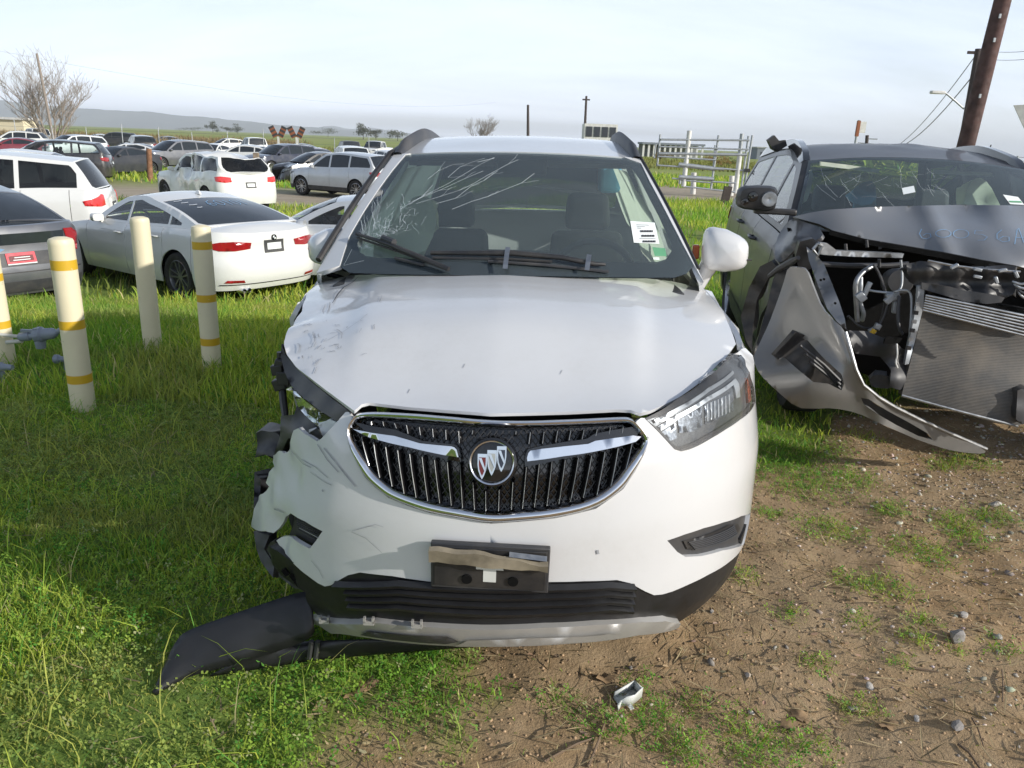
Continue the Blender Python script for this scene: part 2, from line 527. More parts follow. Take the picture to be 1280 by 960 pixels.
def cloth(name, col):
    m, t, b = newmat(name)
    b.inputs['Base Color'].default_value = (*col, 1); b.inputs['Roughness'].default_value = 0.95
    nbump(t, b, nnoise(t, 9, 4), 0.6, 0.02)
    tl = t.nodes.new('ShaderNodeBsdfTranslucent'); tl.inputs[0].default_value = (*col, 1)
    ms = t.nodes.new('ShaderNodeMixShader'); ms.inputs[0].default_value = 0.55
    t.links.new(b.outputs[0], ms.inputs[1]); t.links.new(tl.outputs[0], ms.inputs[2]); t.links.new(ms.outputs[0], t.nodes['Material Output'].inputs[0])
    return m
M['airbag'] = cloth('airbag_cloth', (0.80, 0.84, 0.70))
M['crack'] = simple('crack_white', (0.75, 0.80, 0.80), 0.4)
M['scratch'] = simple('scratch_dark', (0.07, 0.07, 0.08), 0.7, var=0.4, scale=40)
M['scuff'] = simple('scuff_grey', (0.33, 0.34, 0.36), 0.7, var=0.3, scale=30)
M['paper'] = simple('white_paper', (0.72, 0.75, 0.74), 0.8, var=0.03)
M['ink'] = simple('black_ink', (0.02, 0.02, 0.025), 0.8)
M['faint_ink'] = simple('faint_ink', (0.35, 0.37, 0.38), 0.8)
M['green_sticker'] = simple('green_sticker', (0.10, 0.30, 0.16), 0.6)
M['crayon'] = simple('blue_crayon', (0.17, 0.30, 0.46), 0.85, var=0.1)
M['crayon_white'] = simple('white_crayon', (0.65, 0.68, 0.72), 0.85, var=0.1)
M['plate_red'] = simple('red_plate', (0.62, 0.06, 0.08), 0.5)
M['cloth_blue_sheen'] = simple('blue_cloth_sheen', (0.12, 0.33, 0.50), 0.8)
M['cardboard'] = simple('dirty_cardboard', (0.20, 0.17, 0.12), 0.85, var=0.4, scale=14)
def worn(name, col, wear, amount):
    m, t, b = newmat(name)
    f = nnoise(t, 22, 6, 0.7); f2 = nnoise(t, 4, 4, 0.6)
    c = nmix(t, nmap(t, f2, 0.35, 0.7, 0, 0.35), tuple(col), tuple(x*0.8 for x in col))
    t.links.new(nmix(t, nmap(t, f, amount, amount+0.05, 0, 0.9), c, tuple(wear)), b.inputs['Base Color'])
    b.inputs['Roughness'].default_value = 0.5; nbump(t, b, f, 0.15, 0.003)
    return m
M['cream'] = worn('cream_paint', (0.74, 0.66, 0.46), (0.30, 0.20, 0.12), 0.67)
M['yellow'] = worn('yellow_band', (0.62, 0.38, 0.02), (0.66, 0.58, 0.38), 0.66)
M['pipe_grey'] = simple('grey_pipe_paint', (0.22, 0.25, 0.30), 0.45, var=0.2)
M['pipe_pale'] = simple('pale_pipe_paint', (0.52, 0.51, 0.46), 0.5)
M['wood'] = simple('weathered_wood', (0.22, 0.17, 0.12), 0.9, var=0.35, scale=9, bump=0.4)
M['pole_wood'] = simple('creosote_pole_wood', (0.085, 0.045, 0.04), 0.85, var=0.45, scale=5, bump=0.5)
M['pole_dark'] = simple('dark_pole_wood', (0.06, 0.045, 0.042), 0.9)
M['rust'] = simple('rusty_drum', (0.22, 0.11, 0.06), 0.9, var=0.4)
M['bark'] = simple('grey_bark', (0.26, 0.22, 0.19), 0.95, var=0.25)
M['orange'] = simple('orange_board', (0.27, 0.09, 0.04), 0.8)
M['offwhite'] = simple('offwhite_paint', (0.62, 0.61, 0.58), 0.6)
M['roof_grey'] = simple('grey_roof', (0.18, 0.20, 0.23), 0.7)
M['sign_back'] = simple('sign_back_metal', (0.30, 0.31, 0.30), 0.5, 0.4)
M['wire'] = simple('wire_dark', (0.12, 0.12, 0.13), 0.6)
M['milky'] = simple('milky_plastic', (0.62, 0.63, 0.60), 0.45, var=0.08)
M['stone'] = simple('grey_stone', (0.26, 0.24, 0.22), 0.9, var=0.3, scale=14, bump=0.5)
M['twig'] = simple('twig_bark', (0.16, 0.11, 0.07), 0.95, var=0.3)
M['straw'] = simple('dry_straw', (0.34, 0.27, 0.15), 0.95)
M['foliage_far'] = simple('far_foliage', (0.075, 0.085, 0.055), 0.95, var=0.4, scale=2)
M['plant'] = tinted('plant_leaf')
M['litter'] = tinted('leaf_litter', 0.9, 0.1)
M['pebble'] = tinted('pebble', 0.9, 0.0)
# ------------------------------------------------------------------ car geometry: nose at y=0 looking to -y, tail at y=L
class CarGeo:
    def __init__(s, P):
        s.P = P
        L, hw = P['L'], P['W']/2
        s.L, s.hw = L, hw
        Df, Dr = P.get('Df', 0.75), P.get('Dr', 0.40)
        pf, qf = P.get('pf', 2.4), P.get('qf', 2.3)
        pr, qr = P.get('pr', 2.8), P.get('qr', 2.6)
        a = np.linspace(0, math.pi/2, 300)
        sn, cs = np.sin(a), np.cos(a)
        cs[-1] = 0
        fx, fy = hw*sn**(2/pf), Df*(1-cs**(2/qf))
        rx, ry = hw*sn**(2/pr), L-Dr*(1-cs**(2/qr))
        x = np.concatenate([fx, rx[::-1]]); y = np.concatenate([fy, ry[::-1]])
        d = np.concatenate([[0], np.cumsum(np.hypot(np.diff(x), np.diff(y)))])
        n = 700
        t = np.linspace(0, d[-1], n)
        x = np.interp(t, d, x); y = np.interp(t, d, y)
        tx, ty = np.gradient(x), np.gradient(y)
        tx[0], ty[0] = 1, 0; tx[-1], ty[-1] = -1, 0
        k = np.hanning(25); k /= k.sum()
        pad = lambda q: np.convolve(np.concatenate([np.full(12, q[0]), q, np.full(12, q[-1])]), k, 'valid')
        tx, ty = pad(tx), pad(ty)
        m = np.hypot(tx, ty)
        s.t, s.x, s.y, s.nx, s.ny, s.T = t, x, y, ty/m, -tx/m, d[-1]
        s.y = np.maximum.accumulate(y)
        s.offF = pchip(*zip(*P['offF'])); s.offS = pchip(*zip(*P['offS'])); s.offR = pchip(*zip(*P['offR']))
        s.zs = pchip(*zip(*P['zs']))
        E = s.belt(t, s.zs(y))
        s.Ex, s.Ey, s.Ez = E[0], np.maximum.accumulate(E[1])+np.arange(n)*1e-7, E[2]
        s.sill = P.get('sill', 0.22)
        s.rw = P['rw']; s.ra = P.get('ra', s.rw+0.045)
        s.hc = P.get('hc', 0.07); s.crown = P.get('crown', 0.05)
        (s.yc, s.zc0), (s.yh, s.zh) = P['cowl'], P['hdr']
        (s.yrh, s.zrh), (s.yrb, s.zrb) = P['rhdr'], P['rbase']
        pk = P['peak']
        s.zr = pchip([0, (pk[0]-s.yh)/(s.yrh-s.yh), 1], [s.zh, pk[1], s.zrh])
        s.b0, s.b1 = P.get('bow', (0.20, 0.09)); s.rb0, s.rb1 = P.get('rbow', (0.12, 0.07))
        s.tum = P.get('tum', 0.30)
        s.rcr = P.get('rcr', 0.03)
    def belt(s, t, z):
        ta = np.abs(t); z = np.asarray(z, float)
        x = np.interp(ta, s.t, s.x); y = np.interp(ta, s.t, s.y)
        nx = np.interp(ta, s.t, s.nx); ny = np.interp(ta, s.t, s.ny)
        n2 = np.maximum(nx*nx+ny*ny, 1e-9)
        wf = np.where(ny < 0, ny*ny, 0)/n2; wr = np.where(ny > 0, ny*ny, 0)/n2; ws = nx*nx/n2
        off = wf*s.offF(z)+ws*s.offS(z)+wr*s.offR(z)
        r = 0.045
        q = np.clip((r-(s.zs(y)-z))/r, 0, 1)
        off = off-r*0.8*(1-np.sqrt(np.maximum(0, 1-q*q)))
        return np.sign(t)*(x+nx*off), y+ny*off, z
    def ty(s, y): return float(np.interp(y, s.y, s.t))
    def xe(s, y): return np.interp(y, s.Ey, s.Ex)
    def top(s, x, y):
        x = np.asarray(x, float); y = np.asarray(y, float)
        e = np.maximum(s.xe(y), 1e-3)
        ze = np.interp(y, s.Ey, s.Ez)
        hc = s.hc*sstep(np.minimum((y-s.Ey[0])/0.5, (s.Ey[-1]-y)/0.25))
        return x, y, ze+hc*(1-np.clip(np.abs(x)/e, 0, 1)**2.3)
    def w(s, y, z):
        dz = np.maximum(0, z-s.zs(y))
        return s.xe(y)-0.014-s.tum*dz-0.25*s.tum*dz*dz
    def wsp(s, u, v):                  # windscreen: u -1..1 across, v 0..1 up
        u = np.asarray(u, float); v = np.asarray(v, float)
        yb = s.yc+(s.yh-s.yc)*v; bow = s.b0*(1-v)+s.b1*v
        zb = s.zc0+(s.zh-s.zc0)*v+0.025*np.sin(np.pi*np.clip(v, 0, 1)); dr = s.P.get('wdrop', s.hc)*(1-v)+s.crown*v
        xe = s.w(yb+bow, zb-dr)
        return u*xe, yb+bow*u*u, zb-dr*u*u
    def rwp(s, u, v):                  # rear window: v 0 at roof, 1 at deck
        u = np.asarray(u, float); v = np.asarray(v, float)
        yb = s.yrh+(s.yrb-s.yrh)*v; bow = -(s.rb1*(1-v)+s.rb0*v)
        zb = s.zrh+(s.zrb-s.zrh)*v+s.rcr*np.sin(np.pi*np.clip(v, 0, 1)); dr = s.crown*(1-v)+s.hc*0.4*v
        xe = s.w(yb+bow, zb-dr)
        return u*xe, yb+bow*u*u, zb-dr*u*u
    def roof(s, u, v):
        u = np.asarray(u, float); v = np.asarray(v, float)
        yf = s.yh+s.b1*u*u; yr = s.yrh-s.rb1*u*u
        y = yf+(yr-yf)*v
        ye = (s.yh+s.b1)+((s.yrh-s.rb1)-(s.yh+s.b1))*v
        xe = s.w(ye, s.zr(v)-s.crown)
        return u*xe, y, s.zr(v)-s.crown*u*u
    def side_edges(s):
        v = np.linspace(0, 1, 14); o = np.ones_like(v)
        f = s.wsp(o, v); r = s.roof(np.ones(26), np.linspace(0, 1, 26)); b = s.rwp(o, v)
        F = np.stack([f[1], f[2]], 1); R = np.stack([r[1], r[2]], 1); B = np.stack([b[1], b[2]], 1)
        return F, R, B
    def bottom(s, t, z0=None):
        y = np.interp(abs(t), s.t, s.y); z = s.sill if z0 is None else z0
        for yw in s.P['axles']:
            dy = abs(y-yw)
            if dy < s.ra: z = max(z, s.rw+math.sqrt(s.ra**2-dy**2))
        return z
    def belt_panel(s, t0, t1, g=0.0, ztop=None, zbot=None):   # outline (t,z) of a body panel between two stations
        n = max(2, int(abs(t1-t0)/0.02))
        T = np.linspace(t0+g, t1-g, n)
        lo = [(t, s.bottom(t) if zbot is None else max(zbot, s.bottom(t))) for t in T]
        hi = [(t, float(s.zs(np.interp(abs(t), s.t, s.y))) if ztop is None else ztop) for t in T]
        lo = [p for p, q in zip(lo, hi) if q[1]-p[1] > 0.01]; hi = [q for q in hi]
        return np.array(lo+hi[::-1])
def crusher(specs):
    if not specs: return None
    def post(V):
        V = V.copy()
        for c, R, push, amp, sc in specs:
            d = np.linalg.norm(V-np.array(c), axis=1)
            w = np.clip(1-d/R, 0, 1); w = w*w*(3-2*w)
            V = V+w[:, None]*np.array(push)
            for k in range(3):
                V[:, k] += w*amp*(2*fbm(V*sc+31.7*k, 3)-1)
        return V
    return post
def wheel(root, x, y, r, wd=0.22, spokes=5, rimmat='alloy', flat=0.0, rot=0.3):
    side = 1 if x > 0 else -1
    Mx = Matrix.Translation((x, y, r-flat)) @ Matrix.Rotation(side*math.pi/2, 4, 'Y')
    w = wd/2
    m = MB(); rr = r*0.70
    m.lathe([(rr, -w*0.9), (r*0.93, -w), (r*0.985, -w*0.8), (r, -w*0.45), (r, w*0.45), (r*0.985, w*0.8), (r*0.93, w), (r*0.80, w*1.02), (rr, w*0.85), (rr*0.97, w*0.4)], Mx, 30)
    ty = m.build('wheel', M['rubber'], root, smooth=True, angle=35)
    m = MB()
    m.lathe([(rr*0.98, -w*0.5), (rr*1.0, w*0.82), (rr*0.95, w*0.86), (rr*0.90, w*0.6), (rr*0.88, -w*0.5)], Mx, 30)
    m.lathe([(0.02, w*0.62), (r*0.16, w*0.6), (r*0.17, w*0.2)], Mx, 16)
    for k in range(spokes):
        for da in (-0.13, 0.13):
            a = rot+2*math.pi*k/spokes
            ux, uy = math.cos(a), math.sin(a); vx, vy = -uy, ux
            P = []
            for h in (w*0.62, w*0.30):
                P += [Mx @ Vector((ux*r*0.12+vx*r*da*0.4-vx*r*0.03, uy*r*0.12+vy*r*da*0.4-vy*r*0.03, h)), Mx @ Vector((ux*r*0.12+vx*r*da*0.4+vx*r*0.03, uy*r*0.12+vy*r*da*0.4+vy*r*0.03, h)),
                      Mx @ Vector((ux*rr*0.95+vx*r*da*1.2+vx*r*0.035, uy*rr*0.95+vy*r*da*1.2+vy*r*0.035, h+w*0.12)), Mx @ Vector((ux*rr*0.95+vx*r*da*1.2-vx*r*0.035, uy*rr*0.95+vy*r*da*1.2-vy*r*0.035, h+w*0.12))]
            m.add(P, [(0, 1, 2, 3), (7, 6, 5, 4), (0, 4, 5, 1), (1, 5, 6, 2), (2, 6, 7, 3), (3, 7, 4, 0)])
    rim = m.build('rim', M[rimmat], ty, smooth=True, angle=30)
    d = MB(); d.lathe([(rr*0.93, -w*0.1), (0.0, -w*0.1)], Mx, 20)
    d.build('brake_disc', M['dark'], ty)
    return ty
def mirror_pod(root, x, y, z, mat, s=1.0):
    sd = 1 if x > 0 else -1
    V = []; n = 12; rows = [(-0.075, 0.55), (-0.05, 0.86), (-0.01, 1.0), (0.04, 0.98), (0.075, 0.9)]
    for yy, k in rows:
        for i in range(n):
            a = 2*math.pi*i/n
            ca, sa = math.cos(a), math.sin(a)
            px = math.copysign(abs(ca)**0.6, ca)*0.115*k; pz = math.copysign(abs(sa)**0.6, sa)*0.075*k
            V.append((x+sd*(0.10+px)*s, y+yy*s, z+(0.03+pz)*s))
    F = [(i*n+j, i*n+(j+1) % n, (i+1)*n+(j+1) % n, (i+1)*n+j) for i in range(len(rows)-1) for j in range(n)]
    F += [tuple(range(n-1, -1, -1)), tuple((len(rows)-1)*n+i for i in range(n))]
    m = MB(); m.add(V, F); m.box((x+sd*0.005*s, y+0.02, z-0.045*s), (0.09*s, 0.05, 0.035))
    return m.build('mirror', M[mat], root, smooth=True, angle=50)
def seat(root, x, y, z=0.42, w=0.50, h=0.62, mat='seat', headrest=True, lean=0.22):
    m = MB()
    R = Matrix.Rotation(-lean, 4, 'X')
    m.box((x, y, z), (w, 0.50, 0.16))
    m.box((x, y+0.28+lean*h*0.4, z+h/2), (w*0.94, 0.14, h), R, 0.82)
    if headrest:
        m.box((x, y+0.28+lean*h*0.95, z+h+0.10), (w*0.5, 0.10, 0.20), R, 0.9)
    return m.build('seat', M[mat], root, smooth=True, bevel=0.04, seg=3, angle=60)
def steering(root, x, y, z, mat='cabin'):
    m = MB(); R = Matrix.Translation((x, y, z)) @ Matrix.Rotation(math.radians(-65), 4, 'X')
    m.tube([R @ Vector((0.18*math.cos(a), 0.18*math.sin(a), 0)) for a in np.linspace(0, 2*math.pi, 25)], 0.016, 8, False)
    m.box(R.translation, (0.14, 0.10, 0.05), R.to_3x3().to_4x4())
    m.box(R.translation+(R.to_3x3() @ Vector((0, 0, 0))), (0.34, 0.03, 0.02), R.to_3x3().to_4x4())
    return m.build('steering_wheel', M[mat], root, smooth=True, angle=50)

TYPES = {
 'sedan': dict(L=4.64, W=1.83, Df=0.70, Dr=0.55, zs=[(0, .66), (.35, .74), (.9, .84), (1.6, .92), (2.6, .945), (3.6, .985), (4.2, 1.0), (4.5, .99), (4.64, .965)],
   offF=[(.15, -.10), (.25, -.03), (.4, 0), (.6, -.02), (.72, -.08), (.85, -.2)], offS=[(.15, -.07), (.25, -.03), (.45, 0), (.62, 0.0), (.70, -.012), (.84, -.022), (1.0, -.045)],
   offR=[(.15, -.16), (.25, -.06), (.4, 0), (.55, -.0), (.62, -.03), (.8, -.06), (.9, -.05), (.98, -.03)], rw=.33, axles=(.84, 3.65), cowl=(1.30, .985), hdr=(2.10, 1.335), peak=(2.65, 1.385), rhdr=(3.15, 1.345), rbase=(4.10, 1.055),
   doors=(1.35, 2.42, 3.35), pillars=(1.7, 2.36, 3.5), tum=.42, hc=.06),
 'suv': dict(L=4.70, W=1.88, Df=0.62, Dr=0.38, zs=[(0, .86), (.3, .93), (.9, 1.02), (1.5, 1.06), (2.6, 1.08), (3.8, 1.13), (4.7, 1.14)],
   offF=[(.2, -.08), (.35, -.01), (.5, 0), (.75, -.02), (.9, -.08), (1.0, -.2)], offS=[(.2, -.05), (.35, -.01), (.5, 0), (.75, 0), (.9, -.012), (1.12, -.04)],
   offR=[(.2, -.10), (.35, -.01), (.5, 0), (.7, -.015), (.8, -.05), (1.0, -.07), (1.12, -.10)], sill=.27, rw=.36, axles=(.92, 3.66), cowl=(1.12, 1.13), hdr=(1.95, 1.61), peak=(2.7, 1.69), rhdr=(4.22, 1.61), rbase=(4.58, 1.16),
   doors=(1.35, 2.4, 3.35), pillars=(1.6, 2.35, 3.3), tum=.27, hc=.06),
 'hatch': dict(L=4.45, W=1.78, Df=0.70, Dr=0.42, zs=[(0, .68), (.35, .78), (.9, .89), (1.6, .96), (2.6, .99), (3.6, 1.03), (4.2, 1.06), (4.45, 1.05)],
   offF=[(.15, -.10), (.3, -.02), (.45, 0), (.62, -.03), (.75, -.1), (.9, -.22)], offS=[(.15, -.06), (.3, -.02), (.5, 0), (.7, 0), (.85, -.012), (1.05, -.045)],
   offR=[(.15, -.15), (.3, -.03), (.45, 0), (.6, -.02), (.75, -.06), (1.05, -.08)], rw=.32, axles=(.86, 3.56), cowl=(1.10, 1.02), hdr=(1.95, 1.43), peak=(2.5, 1.49), rhdr=(3.6, 1.41), rbase=(4.28, 1.09),
   doors=(1.3, 2.3, 3.2), pillars=(1.65, 2.28, 3.25), tum=.34, hc=.06),
 'pickup': dict(L=5.4, W=1.95, Df=0.45, Dr=0.18, zs=[(0, .98), (.3, 1.04), (.9, 1.10), (1.5, 1.13), (2.6, 1.14), (3.5, 1.15), (5.4, 1.16)],
   offF=[(.25, -.06), (.4, 0), (.6, 0), (.9, -.02), (1.0, -.06), (1.1, -.12)], offS=[(.25, -.03), (.4, 0), (.6, 0), (.9, 0), (1.0, -.01), (1.15, -.03)],
   offR=[(.25, -.05), (.4, 0), (.6, -.02), (1.16, -.02)], sill=.40, rw=.40, axles=(.98, 4.25), cowl=(1.35, 1.20), hdr=(1.95, 1.76), peak=(2.4, 1.82), rhdr=(3.30, 1.78), rbase=(3.48, 1.18),
   doors=(1.45, 2.4, 3.3), pillars=(1.65, 2.4, 3.3), tum=.20, hc=.05, rbow=(.04, .04)),
}
def mod(base, **kw):
    d = dict(TYPES[base]); d.update(kw); return d
def build_car(root, P, paint_, detail=1, glassm='glass_dark', skip=(), crush=None, tail='redlens', rimmat='alloy', seats=False, lower=None, step=0.12, headm='lens', spokes=5, windows=True):
    g = CarGeo(P); post = crusher(crush); L = g.L
    away = (0, L/2, 0.6); pm = M[paint_]
    bf = lambda t, z: np.stack(g.belt(t, z), 1)
    tf = lambda x, y: np.stack(g.top(x, y), 1)
    kw = dict(away=away, post=post, thick=0.018)
    d = P['doors']; st = [0, P['axles'][0]-0.30*0+g.ra*0, d[0], d[1], d[2]]
    T = g.T
    tb = min(g.ty(P['axles'][0])-0.28, g.ty(0.62)); trr = T-min(T-g.ty(P['axles'][1])-0.28, T-g.ty(L-0.62))
    cuts = [('fender', tb, g.ty(d[0])), ('door', g.ty(d[0]), g.ty(d[1])), ('door', g.ty(d[1]), g.ty(d[2])), ('rear_quarter', g.ty(d[2]), trr)]
    gp = 0.004 if detail < 2 else 0.0055
    if detail:
        if 'front_bumper' not in skip:
            patch('front_bumper', g.belt_panel(-tb, tb, gp), bf, pm, root, step, **kw)
        if 'rear_bumper' not in skip:
            for a, b in (((trr, T),) + ((-T, -trr),)):
                pass
            lo = g.belt_panel(trr, 2*T-trr, gp)
            f2 = lambda t, z: bf(np.where(t > T, t-2*T, t), z)
            def sym(t): return t
            n = 60; tt = np.linspace(trr+gp, 2*T-trr-gp, n)
            eq = lambda t: t if t <= T else t-2*T
            poly = [(t, g.bottom(abs(eq(t)))) for t in tt]+[(t, float(g.zs(np.interp(abs(eq(t)), g.t, g.y)))) for t in tt[::-1]]
            patch('rear_body', poly, f2, pm, root, step, **kw)
        for s_ in (1, -1):
            for nm, a, b in cuts:
                if nm in skip or (nm+('_r' if s_ > 0 else '_l')) in skip: continue
                poly = g.belt_panel(a, b, gp)
                if s_ < 0: poly = poly*np.array([-1, 1])
                o = patch(nm, poly, bf, pm, root, step, **kw)
                if nm == 'door' and detail > 1:
                    yy = np.interp(b-0.12, g.t, g.y); zz = float(g.zs(yy))-0.13
                    h = MB(); p = Vector([float(q) for q in g.belt(np.array(s_*(b-0.14)), np.array(zz))])
                    h.tube([p+Vector((0, -.10, 0)), p+Vector((s_*.035, -.085, .004)), p+Vector((s_*.038, .05, .004)), p+Vector((0, .07, 0))], .012, 8)
                    h.build('door_handle', pm, o, smooth=True, angle=60)
    else:
        patch('body', g.belt_panel(-T, T, .001), bf, pm, root, step, **kw)
    # bonnet and tail deck
    def deck(nm, ta, front):
        ts = np.linspace(-ta, ta, 60) if front else np.concatenate([np.linspace(ta, T, 40), np.linspace(-T, -ta, 40)])
        e = g.belt(ts, g.zs(np.interp(np.abs(ts), g.t, g.y)))
        edge = np.stack([e[0], e[1]], 1)
        u = np.linspace(1, -1, 21)
        b = g.wsp(u, np.zeros(21)) if front else g.rwp(u[::-1], np.ones(21))
        back = np.stack([b[0], b[1]], 1)
        patch(nm, np.vstack([edge, back if front else back[::-1]]), tf, pm, root, step, **kw)
    if 'hood' not in skip:
        deck('hood', g.ty(g.yc+g.b0), True)
    if 'deck' not in skip: deck('tail_deck', g.ty(g.yrb-g.rb0), False)
    # roof, pillars, glass
    sc = 0.62
    rl = g.yrh-g.yh
    v = np.linspace(0, 1, 14)
    sq = np.array([(-sc, 0), (sc, 0), (sc, rl), (-sc, rl)])
    if 'roof' not in skip:
        patch('roof', sq, lambda a, b: np.stack(g.roof(a/sc, b/rl), 1), pm, root, step, **kw)
    wl = math.hypot(g.yh-g.yc, g.zh-g.zc0); bl = math.hypot(g.yrb-g.yrh, g.zrh-g.zrb)
    if 'windscreen' not in skip:
        patch('windscreen', np.array([(-sc*.955, .0), (sc*.955, 0), (sc*.945, wl*.985), (-sc*.945, wl*.985)]), lambda a, b: np.stack(g.wsp(a/sc, b/wl), 1), M[glassm], root, step, away=away, post=post, off=.003)
        patch('windscreen_border', np.array([(-sc, -.01), (sc, -.01), (sc, wl), (-sc, wl)]), lambda a, b: np.stack(g.wsp(a/sc, b/wl), 1), M['plastic'], root, step, away=away, post=post, holes=[np.array([(-sc*.93, .03), (sc*.93, .03), (sc*.92, wl*.95), (-sc*.92, wl*.95)])] if glassm != 'glass_dark' else ())
    if 'rear_window' not in skip:
        m_ = P.get('rwm', 0.08)
        ring = np.array([(-sc*(1-m_), bl*.05), (sc*(1-m_), bl*.05), (sc*(1-m_), bl*.90), (sc*(.9-m_), bl*.97), (-sc*(.9-m_), bl*.97), (-sc*(1-m_), bl*.90)])
        patch('tailgate_frame', np.array([(-sc, 0), (sc, 0), (sc, bl), (-sc, bl)]), lambda a, b: np.stack(g.rwp(a/sc, b/bl), 1), pm, root, step, holes=[ring], **kw)
        if 'rear_glass' not in skip:
            patch('rear_window', ring, lambda a, b: np.stack(g.rwp(a/sc, b/bl), 1), M['glass_tint' if glassm != 'glass_dark' else glassm], root, step, away=away, post=post, off=-.003)
    F, R, B = g.side_edges()
    botn = np.linspace(B[-1][0], F[0][0], 40)
    side = np.vstack([F, R[1:-1], B, np.stack([botn[1:-1], g.zs(botn[1:-1])], 1)])
    side = np.array([q for i, q in enumerate(side) if i == 0 or np.hypot(*(q-side[i-1])) > 1e-4])
    ytop = np.concatenate([F[:, 0], R[1:, 0], B[1:, 0]]); ztop = np.concatenate([F[:, 1], R[1:, 1], B[1:, 1]])
    oo = np.argsort(ytop)
    zt = lambda y: np.interp(y, ytop[oo], ztop[oo])
    pl = P['pillars']; gap = P.get('pgap', 0.075)
    nwin = P.get('nwin', 3)
    ends = [F[0][0]+0.02, pl[1]-gap/2, pl[2]-gap/2, B[-1][0]-P.get('cpil', 0.12)]
    starts = [F[0][0]+0.02, pl[1]+gap/2, pl[2]+gap/2]
    wins = []
    for k in range(nwin):
        a = starts[k]; b = ends[k+1]
        if b-a < 0.12: continue
        ys = np.linspace(a, b, 24)
        lo = g.zs(ys)+0.035
        hi = np.minimum(zt(ys)-P.get('wtop', 0.065), zt(ys-0.085)-0.05)
        hi = np.minimum(hi, zt(ys+P.get('cslope', 0.06))-0.05)
        ok = hi-lo > 0.03
        if ok.sum() < 3: continue
        ys, lo, hi = ys[ok], lo[ok], hi[ok]
        wins.append(np.vstack([np.stack([ys, lo], 1), np.stack([ys[::-1], hi[::-1]], 1)]))
    for s_ in (1, -1):
        sf = (lambda s_: lambda y, z: np.stack([s_*g.w(y, z), y, z], 1))(s_)
        nm = 'cabin_side'
        if nm+('_r' if s_ > 0 else '_l') in skip: continue
        patch(nm, side, sf, pm, root, min(step, .09), holes=wins, **kw)
        for wpoly in wins:
            patch('side_window', wpoly, sf, M[glassm if detail < 2 else glassm], root, step, away=away, post=post, off=-.004)
    # dark inner shell and floor so that nothing shows through gaps
    m = MB(); xi = g.hw-0.27
    ys = np.linspace(0.16, L-0.16, 9)
    rows = []
    for y in ys:
        zt_ = float(g.zs(y))-0.10 if seats is False else 0.36
        xx = min(xi, max(0.1, float(g.xe(y))-0.22))
        rows.append([(-xx, y, .20), (-xx, y, zt_), (xx, y, zt_), (xx, y, .20), (-xx, y, .20)])
    m.grid(rows); m.F += [(0, 1, 2, 3), tuple(len(ys)*5-5+i for i in (3, 2, 1, 0))]
    if 'underbody' not in skip: m.build('underbody', M['dark'], root)
    # lamps
    if 'headlight' not in skip:
        hl = P.get('hl')
        z0 = float(g.zs(0.25))
        poly = hl if hl is not None else [(g.ty(.05)*1.0, z0-.16), (g.ty(.16), z0-.19), (g.ty(.42), z0-.12), (g.ty(.62), z0-.02), (g.ty(.45), z0-.03), (g.ty(.2), z0-.05), (g.ty(.06), z0-.09)]
        for s_ in (1, -1):
            q = np.array(poly)*np.array([s_, 1])
            o = patch('headlight', q, bf, M['glass_dark'] if headm == 'dark' else M['alu'], root, .04, away=away, post=post, off=.004)
            patch('headlight_lens', q, bf, M['lens'], o, .05, away=away, post=post, off=.012)
    if 'taillight' not in skip:
        tl = P.get('tl')
        zb = float(g.zs(L-.2))
        poly = tl if tl is not None else [(T-g.hw*.95, zb-.10), (T-g.hw*.62, zb-.12), (T-g.hw*.60, zb-.25), (T-g.hw*.8, zb-.27), (T-g.hw*1.12, zb-.24), (T-g.hw*1.2, zb-.12)]
        for s_ in (1, -1):
            patch('taillight', np.array(poly)*np.array([s_, 1]), bf, M[tail], root, .04, away=away, post=post, off=.008, thick=.012)
    if lower:
        zl = P.get('lowz', .42)
        for s_ in (1, -1):
            for a, b in ((0.0, g.ty(P['axles'][0])-g.ra*.9), (g.ty(P['axles'][0])+g.ra*.98, g.ty(P['axles'][1])-g.ra*.98), (g.ty(P['axles'][1])+g.ra*.9, T)):
                if a == 0.0 and 'front_bumper' in skip: continue
                n = 24; tt = np.linspace(a, b, n)
                patch('lower_trim', np.array([(s_*t, g.sill-.01) for t in tt]+[(s_*t, zl) for t in tt[::-1]]), bf, M[lower], root, step, away=away, post=post, off=.006)
    else:
        # grille opening and lower intake of the front, rear valance
        if 'front_bumper' not in skip:
            zq = float(g.zs(0.0))
            patch('grille', np.array([(-.32, zq-.24), (.32, zq-.24), (.36, zq-.10), (-.36, zq-.10)]), bf, M['plastic'], root, .06, away=away, post=post, off=.005)
            patch('air_intake', np.array([(-.5, g.sill+.05), (.5, g.sill+.05), (.42, g.sill+.17), (-.42, g.sill+.17)]), bf, M['plastic'], root, .06, away=away, post=post, off=.005)
    # plate
    if 'plate' not in skip and detail:
        zp = P.get('platez', .80)
        f3 = lambda t, z: bf(np.where(t > T, t-2*T, t), z)
        patch('licence_plate', np.array([(T-.16, zp-.085), (T+.16, zp-.085), (T+.16, zp+.085), (T-.16, zp+.085)]), f3, M['plastic2'], root, .05, away=away, post=post, off=.010, thick=.008)
        patch('plate_card', np.array([(T-.115, zp-.045), (T+.115, zp-.045), (T+.115, zp+.045), (T-.115, zp+.045)]), f3, M['paper'], root, .05, away=away, post=post, off=.014)
    # mirrors, wheels
    if 'mirror' not in skip:
        ym = F[0][0]+0.22; zm = float(g.zs(ym))+.03
        for s_ in (1, -1):
            mirror_pod(root, s_*(float(g.xe(ym))-.01), ym, zm, P.get('mirror_mat', paint_), .8)
    k = 0
